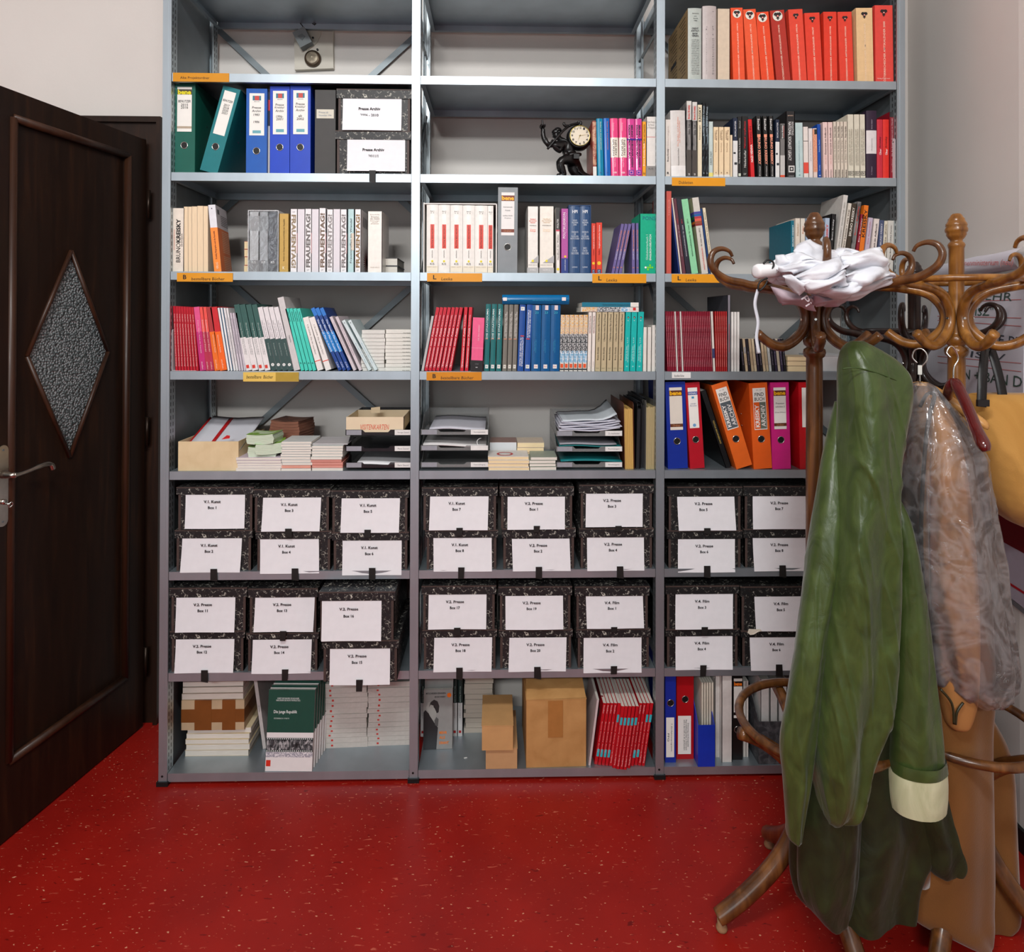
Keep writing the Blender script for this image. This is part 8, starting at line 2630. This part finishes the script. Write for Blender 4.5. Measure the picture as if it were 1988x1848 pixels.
p_l = 1900
wq('paper', [(1900, 1112), (1995, 1186), (1995, 960), (1900, 900)], M((196, 188, 204), .5, 0, .03), .004)
wq('red_field', [(1925, 1040), (1995, 1078), (1995, 962), (1943, 985)], M((112, 8, 22), .45), .0055)
wq('red_line', [(1900, 1097), (1995, 1158), (1995, 1153), (1900, 1092)], M((190, 24, 40), .5), .0055)
wq('lower_rail', [(1900, 1120), (1995, 1198), (1995, 1188), (1900, 1111)], M((120, 120, 124), .5), .0055)
# ------------------------------------------------------------------ black clock figure on the middle bay
FGY = .10
UNIT = .000284


def cw(x, y, d=0.0):
    """crop units of the photo detail -> world (figure plane FGY, d metres towards the viewer)"""
    p = on_y(1020 + x / 7.1, 200 + y / 7.1, FGY)
    return Vector((p.x, FGY - d, p.z))


base = on_y(1020 + 660 / 7.1, 200 + 990 / 7.1, FGY)
fo = Vector((base.x, FGY, ZS['B']))
fig = thing('clock_figurine', 'black figurine of a crouching workman shouldering a round clock', 'figurine', fo)
dz = ZS['B'] + .006 - cw(600, 978).z
BLKF = M((18, 17, 17), .32, 0, .15, 60, .15)


def fp(x, y, d=0.0):
    v = cw(x, y, d) - fo
    v.z += dz
    return v


J = {}
verts, edges, rads = [], [], []


def jt(name, x, y, d, r, parent=None):
    J[name] = len(verts)
    verts.append(fp(x, y, d))
    rads.append(r)
    if parent:
        edges.append((J[parent], J[name]))


jt('pelvis', 640, 690, 0, .024)
jt('belly', 610, 620, 0, .023, 'pelvis')
jt('chest', 560, 520, 0, .026, 'belly')
jt('neck', 480, 430, 0, .011, 'chest')
jt('head', 425, 370, 0, .016, 'neck')
jt('face', 405, 335, 0, .014, 'head')
jt('shl', 480, 500, .026, .014, 'chest')
jt('elbl', 310, 545, .032, .0125, 'shl')
jt('forel', 245, 440, .034, .011, 'elbl')
jt('wrl', 232, 350, .034, .009, 'forel')
jt('handl', 228, 300, .034, .0095, 'wrl')
jt('shr', 560, 470, -.02, .014, 'chest')
jt('elbr', 470, 610, .022, .013, 'shl')
jt('forer', 400, 560, .03, .0115, 'elbr')
jt('handr', 362, 508, .034, .011, 'forer')
jt('hipl', 600, 720, .022, .022, 'pelvis')
jt('kneel', 455, 740, .028, .021, 'hipl')
jt('shinl', 480, 860, .026, .020, 'kneel')
jt('ankl', 530, 945, .024, .016, 'shinl')
jt('toel', 410, 950, .026, .010, 'ankl')
jt('hipr', 680, 740, -.018, .023, 'pelvis')
jt('thir', 730, 830, -.02, .024, 'hipr')
jt('kneer', 660, 930, -.02, .020, 'thir')
jt('shinr', 780, 930, -.022, .020, 'thir')
jt('ankr', 870, 925, -.022, .017, 'shinr')
jt('toer', 890, 960, -.022, .012, 'ankr')
me = bpy.data.meshes.new('figure_body')
me.from_pydata([tuple(v) for v in verts], edges, [])
ob = bpy.data.objects.new('figure_body', me)
link(ob)
sk = ob.modifiers.new('skin', 'SKIN')
for i, sv in enumerate(me.skin_vertices[0].data):
    sv.radius = (rads[i], rads[i])
    sv.use_root = (i == 0)
ob.modifiers.new('sub', 'SUBSURF').levels = 2
bpy.context.view_layer.update()
dg = bpy.context.evaluated_depsgraph_get()
nm = bpy.data.meshes.new_from_object(ob.evaluated_get(dg))
bpy.data.objects.remove(ob)
nm.materials.clear()
nm.materials.append(BLKF)
for v in nm.vertices:
    q = v.co * 120
    v.co += v.normal * (noise.noise(q) * .0022)
nm.polygons.foreach_set('use_smooth', [True] * len(nm.polygons))
nm.name = 'figure_body'
link(bpy.data.objects.new('figure_body', nm), fig)


def ft(name, pts, rad, mat=BLKF, seg=8):
    c = crom([tuple(fp(*p)) + ((rad if not hasattr(rad, '__len__') else rad[i]),) for i, p in enumerate(pts)], 4)
    return G().tube([q[:3] for q in c], [q[3] for q in c], seg).obj(name, mat, fig, True)


# pointing finger, folded fingers, thumb of the raised hand; grip of the other hand
ft('finger', [(230, 280, .036), (226, 230, .036), (222, 192, .036)], [.0042, .0036, .0028])
for k, (x, y) in enumerate(((212, 268), (200, 282), (197, 298))):
    ft('finger', [(226, 285 + 8 * k, .03), (x, y, .042), (x + 8, y + 18, .046)], [.004, .004, .0035])
ft('finger', [(240, 300, .036), (256, 280, .044), (252, 262, .046)], [.0045, .004, .0032])
for k in range(4):
    ft('finger', [(378 - 10 * k, 486 + 14 * k, .022), (360 - 10 * k, 480 + 14 * k, .044), (350 - 6 * k, 500 + 14 * k, .05)], [.0042, .0042, .0034])
# cap with peak, ears, nose, hair curls
g = G()
c0 = fp(432, 312, 0)
for j in range(7):
    for i in range(16):
        a, b_ = 2 * PI * i / 16, PI / 2 * j / 6
        g.v.append((c0.x + .0165 * math.cos(a) * math.cos(b_) + .004, c0.y + .0165 * math.sin(a) * math.cos(b_), c0.z + .015 * math.sin(b_)))
for j in range(6):
    for i in range(16):
        i2 = (i + 1) % 16
        g.f.append((j * 16 + i, j * 16 + i2, (j + 1) * 16 + i2, (j + 1) * 16 + i))
g.obj('cap', BLKF, fig, True)
ft('cap_peak', [(440, 318, 0), (400, 330, 0), (372, 345, 0)], [.013, .012, .006])
ft('nose', [(392, 350, 0), (376, 366, 0)], [.005, .004])
ft('chin', [(400, 390, 0), (392, 405, 0)], [.008, .006])
for dd in (.016, -.016):
    ft('ear', [(440, 350, dd), (446, 366, dd)], [.005, .004])
    ft('eyebrow', [(396, 342, dd * .5), (386, 344, dd * .4)], [.0035, .003])
for k in range(6):
    ft('hair_curl', [(458 + 4 * k, 330 + 16 * k, .010 - .004 * k), (470 + 3 * k, 342 + 14 * k, .012 - .004 * k)], [.006, .005])
# belt, buckle, pouch
g = G()
bc = fp(640, 655, 0)
n = 24
G().tube([(bc.x + .034 * math.cos(2 * PI * i / n) * 1.0, bc.y + .030 * math.sin(2 * PI * i / n), bc.z + .006 * math.cos(2 * PI * i / n)) for i in range(n)], .0055, 6, True).obj('belt', BLKF, fig, True)
G().lathe([(.011, -.003), (.011, .003)], 14, tuple(fp(550, 650, .034)), 'y').obj('belt_buckle', BLKF, fig, True)
q = fp(690, 690, .03)
G().box(q.x - .011, q.x + .011, q.y - .008, q.y + .006, q.z - .009, q.z + .009).obj('belt_pouch', BLKF, fig)
for (a, b_) in (((470, 780), (510, 920)), ((440, 800), (455, 900)), ((700, 800), (760, 905)), ((720, 860), (830, 945))):
    ft('trouser_fold', [(a[0], a[1], .046 if a[0] < 600 else .006), (b_[0], b_[1], .043 if a[0] < 600 else .004)], [.003, .0025])
# plinth
q0, q1 = fp(392, 978), fp(930, 978)
G().box(q0.x, q1.x, -.05, .05, 0, .006).obj('plinth', BLKF, fig)
# big spanner over the shoulder
ft('spanner', [(292, 600, .046), (400, 470, .044), (500, 350, .036), (590, 262, .02)], [.0045, .0048, .0048, .005])
ft('spanner', [(590, 262, .02), (650, 232, .012), (725, 206, .0), (750, 196, 0)], [.0055, .005, .006, .0065])
ft('spanner_jaw', [(590, 262, .02), (545, 262, .022), (520, 240, .024), (530, 218, .024)], [.006, .006, .005, .004])
ft('spanner_jaw', [(735, 232, 0), (762, 214, 0), (762, 190, 0), (738, 180, 0), (722, 192, 0)], [.005, .005, .005, .005, .004])
# clock: drum, bezel, face, numerals, hands
cc_ = fp(748, 388, .0)
dr = fp(735, 410, 0)
R_ = 136 * UNIT
rt = G().lathe([(R_ * 1.10, .030), (R_ * 1.24, .022), (R_ * 1.28, .0), (R_ * 1.26, -.012), (R_ * 1.10, -.024), (R_ * 1.04, -.027), (R_ * 1.02, -.025)][::-1], 36, tuple(dr), 'y')
rt.obj('clock_drum', BLKF, fig, True)
face = G().lathe([(R_ * .99, -.0255), (R_ * .99, -.0262)], 36, (dr.x + (cc_.x - dr.x) * .5, dr.y, dr.z + (cc_.z - dr.z) * .5), 'y').obj('clock_face', M((222, 212, 190), .4, 0, .03), fig)
fcx, fcz, fy_ = dr.x + (cc_.x - dr.x) * .5, dr.z + (cc_.z - dr.z) * .5, dr.y - .0268
n = 36
G().tube([(fcx + R_ * 1.0 * math.cos(2 * PI * i / n), fy_, fcz + R_ * 1.0 * math.sin(2 * PI * i / n)) for i in range(n)], .0012, 6, True).obj('clock_bezel', M((196, 176, 84), .3, .8), fig, True)
for h_ in range(1, 13):
    a = PI / 2 - 2 * PI * h_ / 12
    lettering(face, str(h_), fcx + R_ * .80 * math.cos(a), fcz + R_ * .80 * math.sin(a), R_ * (.20 if h_ < 10 else .28), R_ * .22, INK, 'h', fy_ - .0003, .02)
for a, ln, wd in ((PI / 2 - 2 * PI * (6.75 / 12), .58, .07), (PI / 2 - 2 * PI * (13.5 / 60), .80, .05)):
    d = Vector((math.cos(a), 0, math.sin(a)))
    n_ = Vector((-d.z, 0, d.x)) * (R_ * wd / 2)
    c = Vector((fcx, fy_ - .001, fcz))
    mobj('clock_hand', [c - n_ - d * R_ * .1, c + d * R_ * ln, c + n_ - d * R_ * .1], [(0, 1, 2)], M((150, 126, 56), .35, .5), face)
G().lathe([(.002, -.0008), (.002, .0)], 8, (fcx, fy_ - .001, fcz), 'y').obj('clock_pin', BLACK, face)
print("built", len(bpy.data.objects))
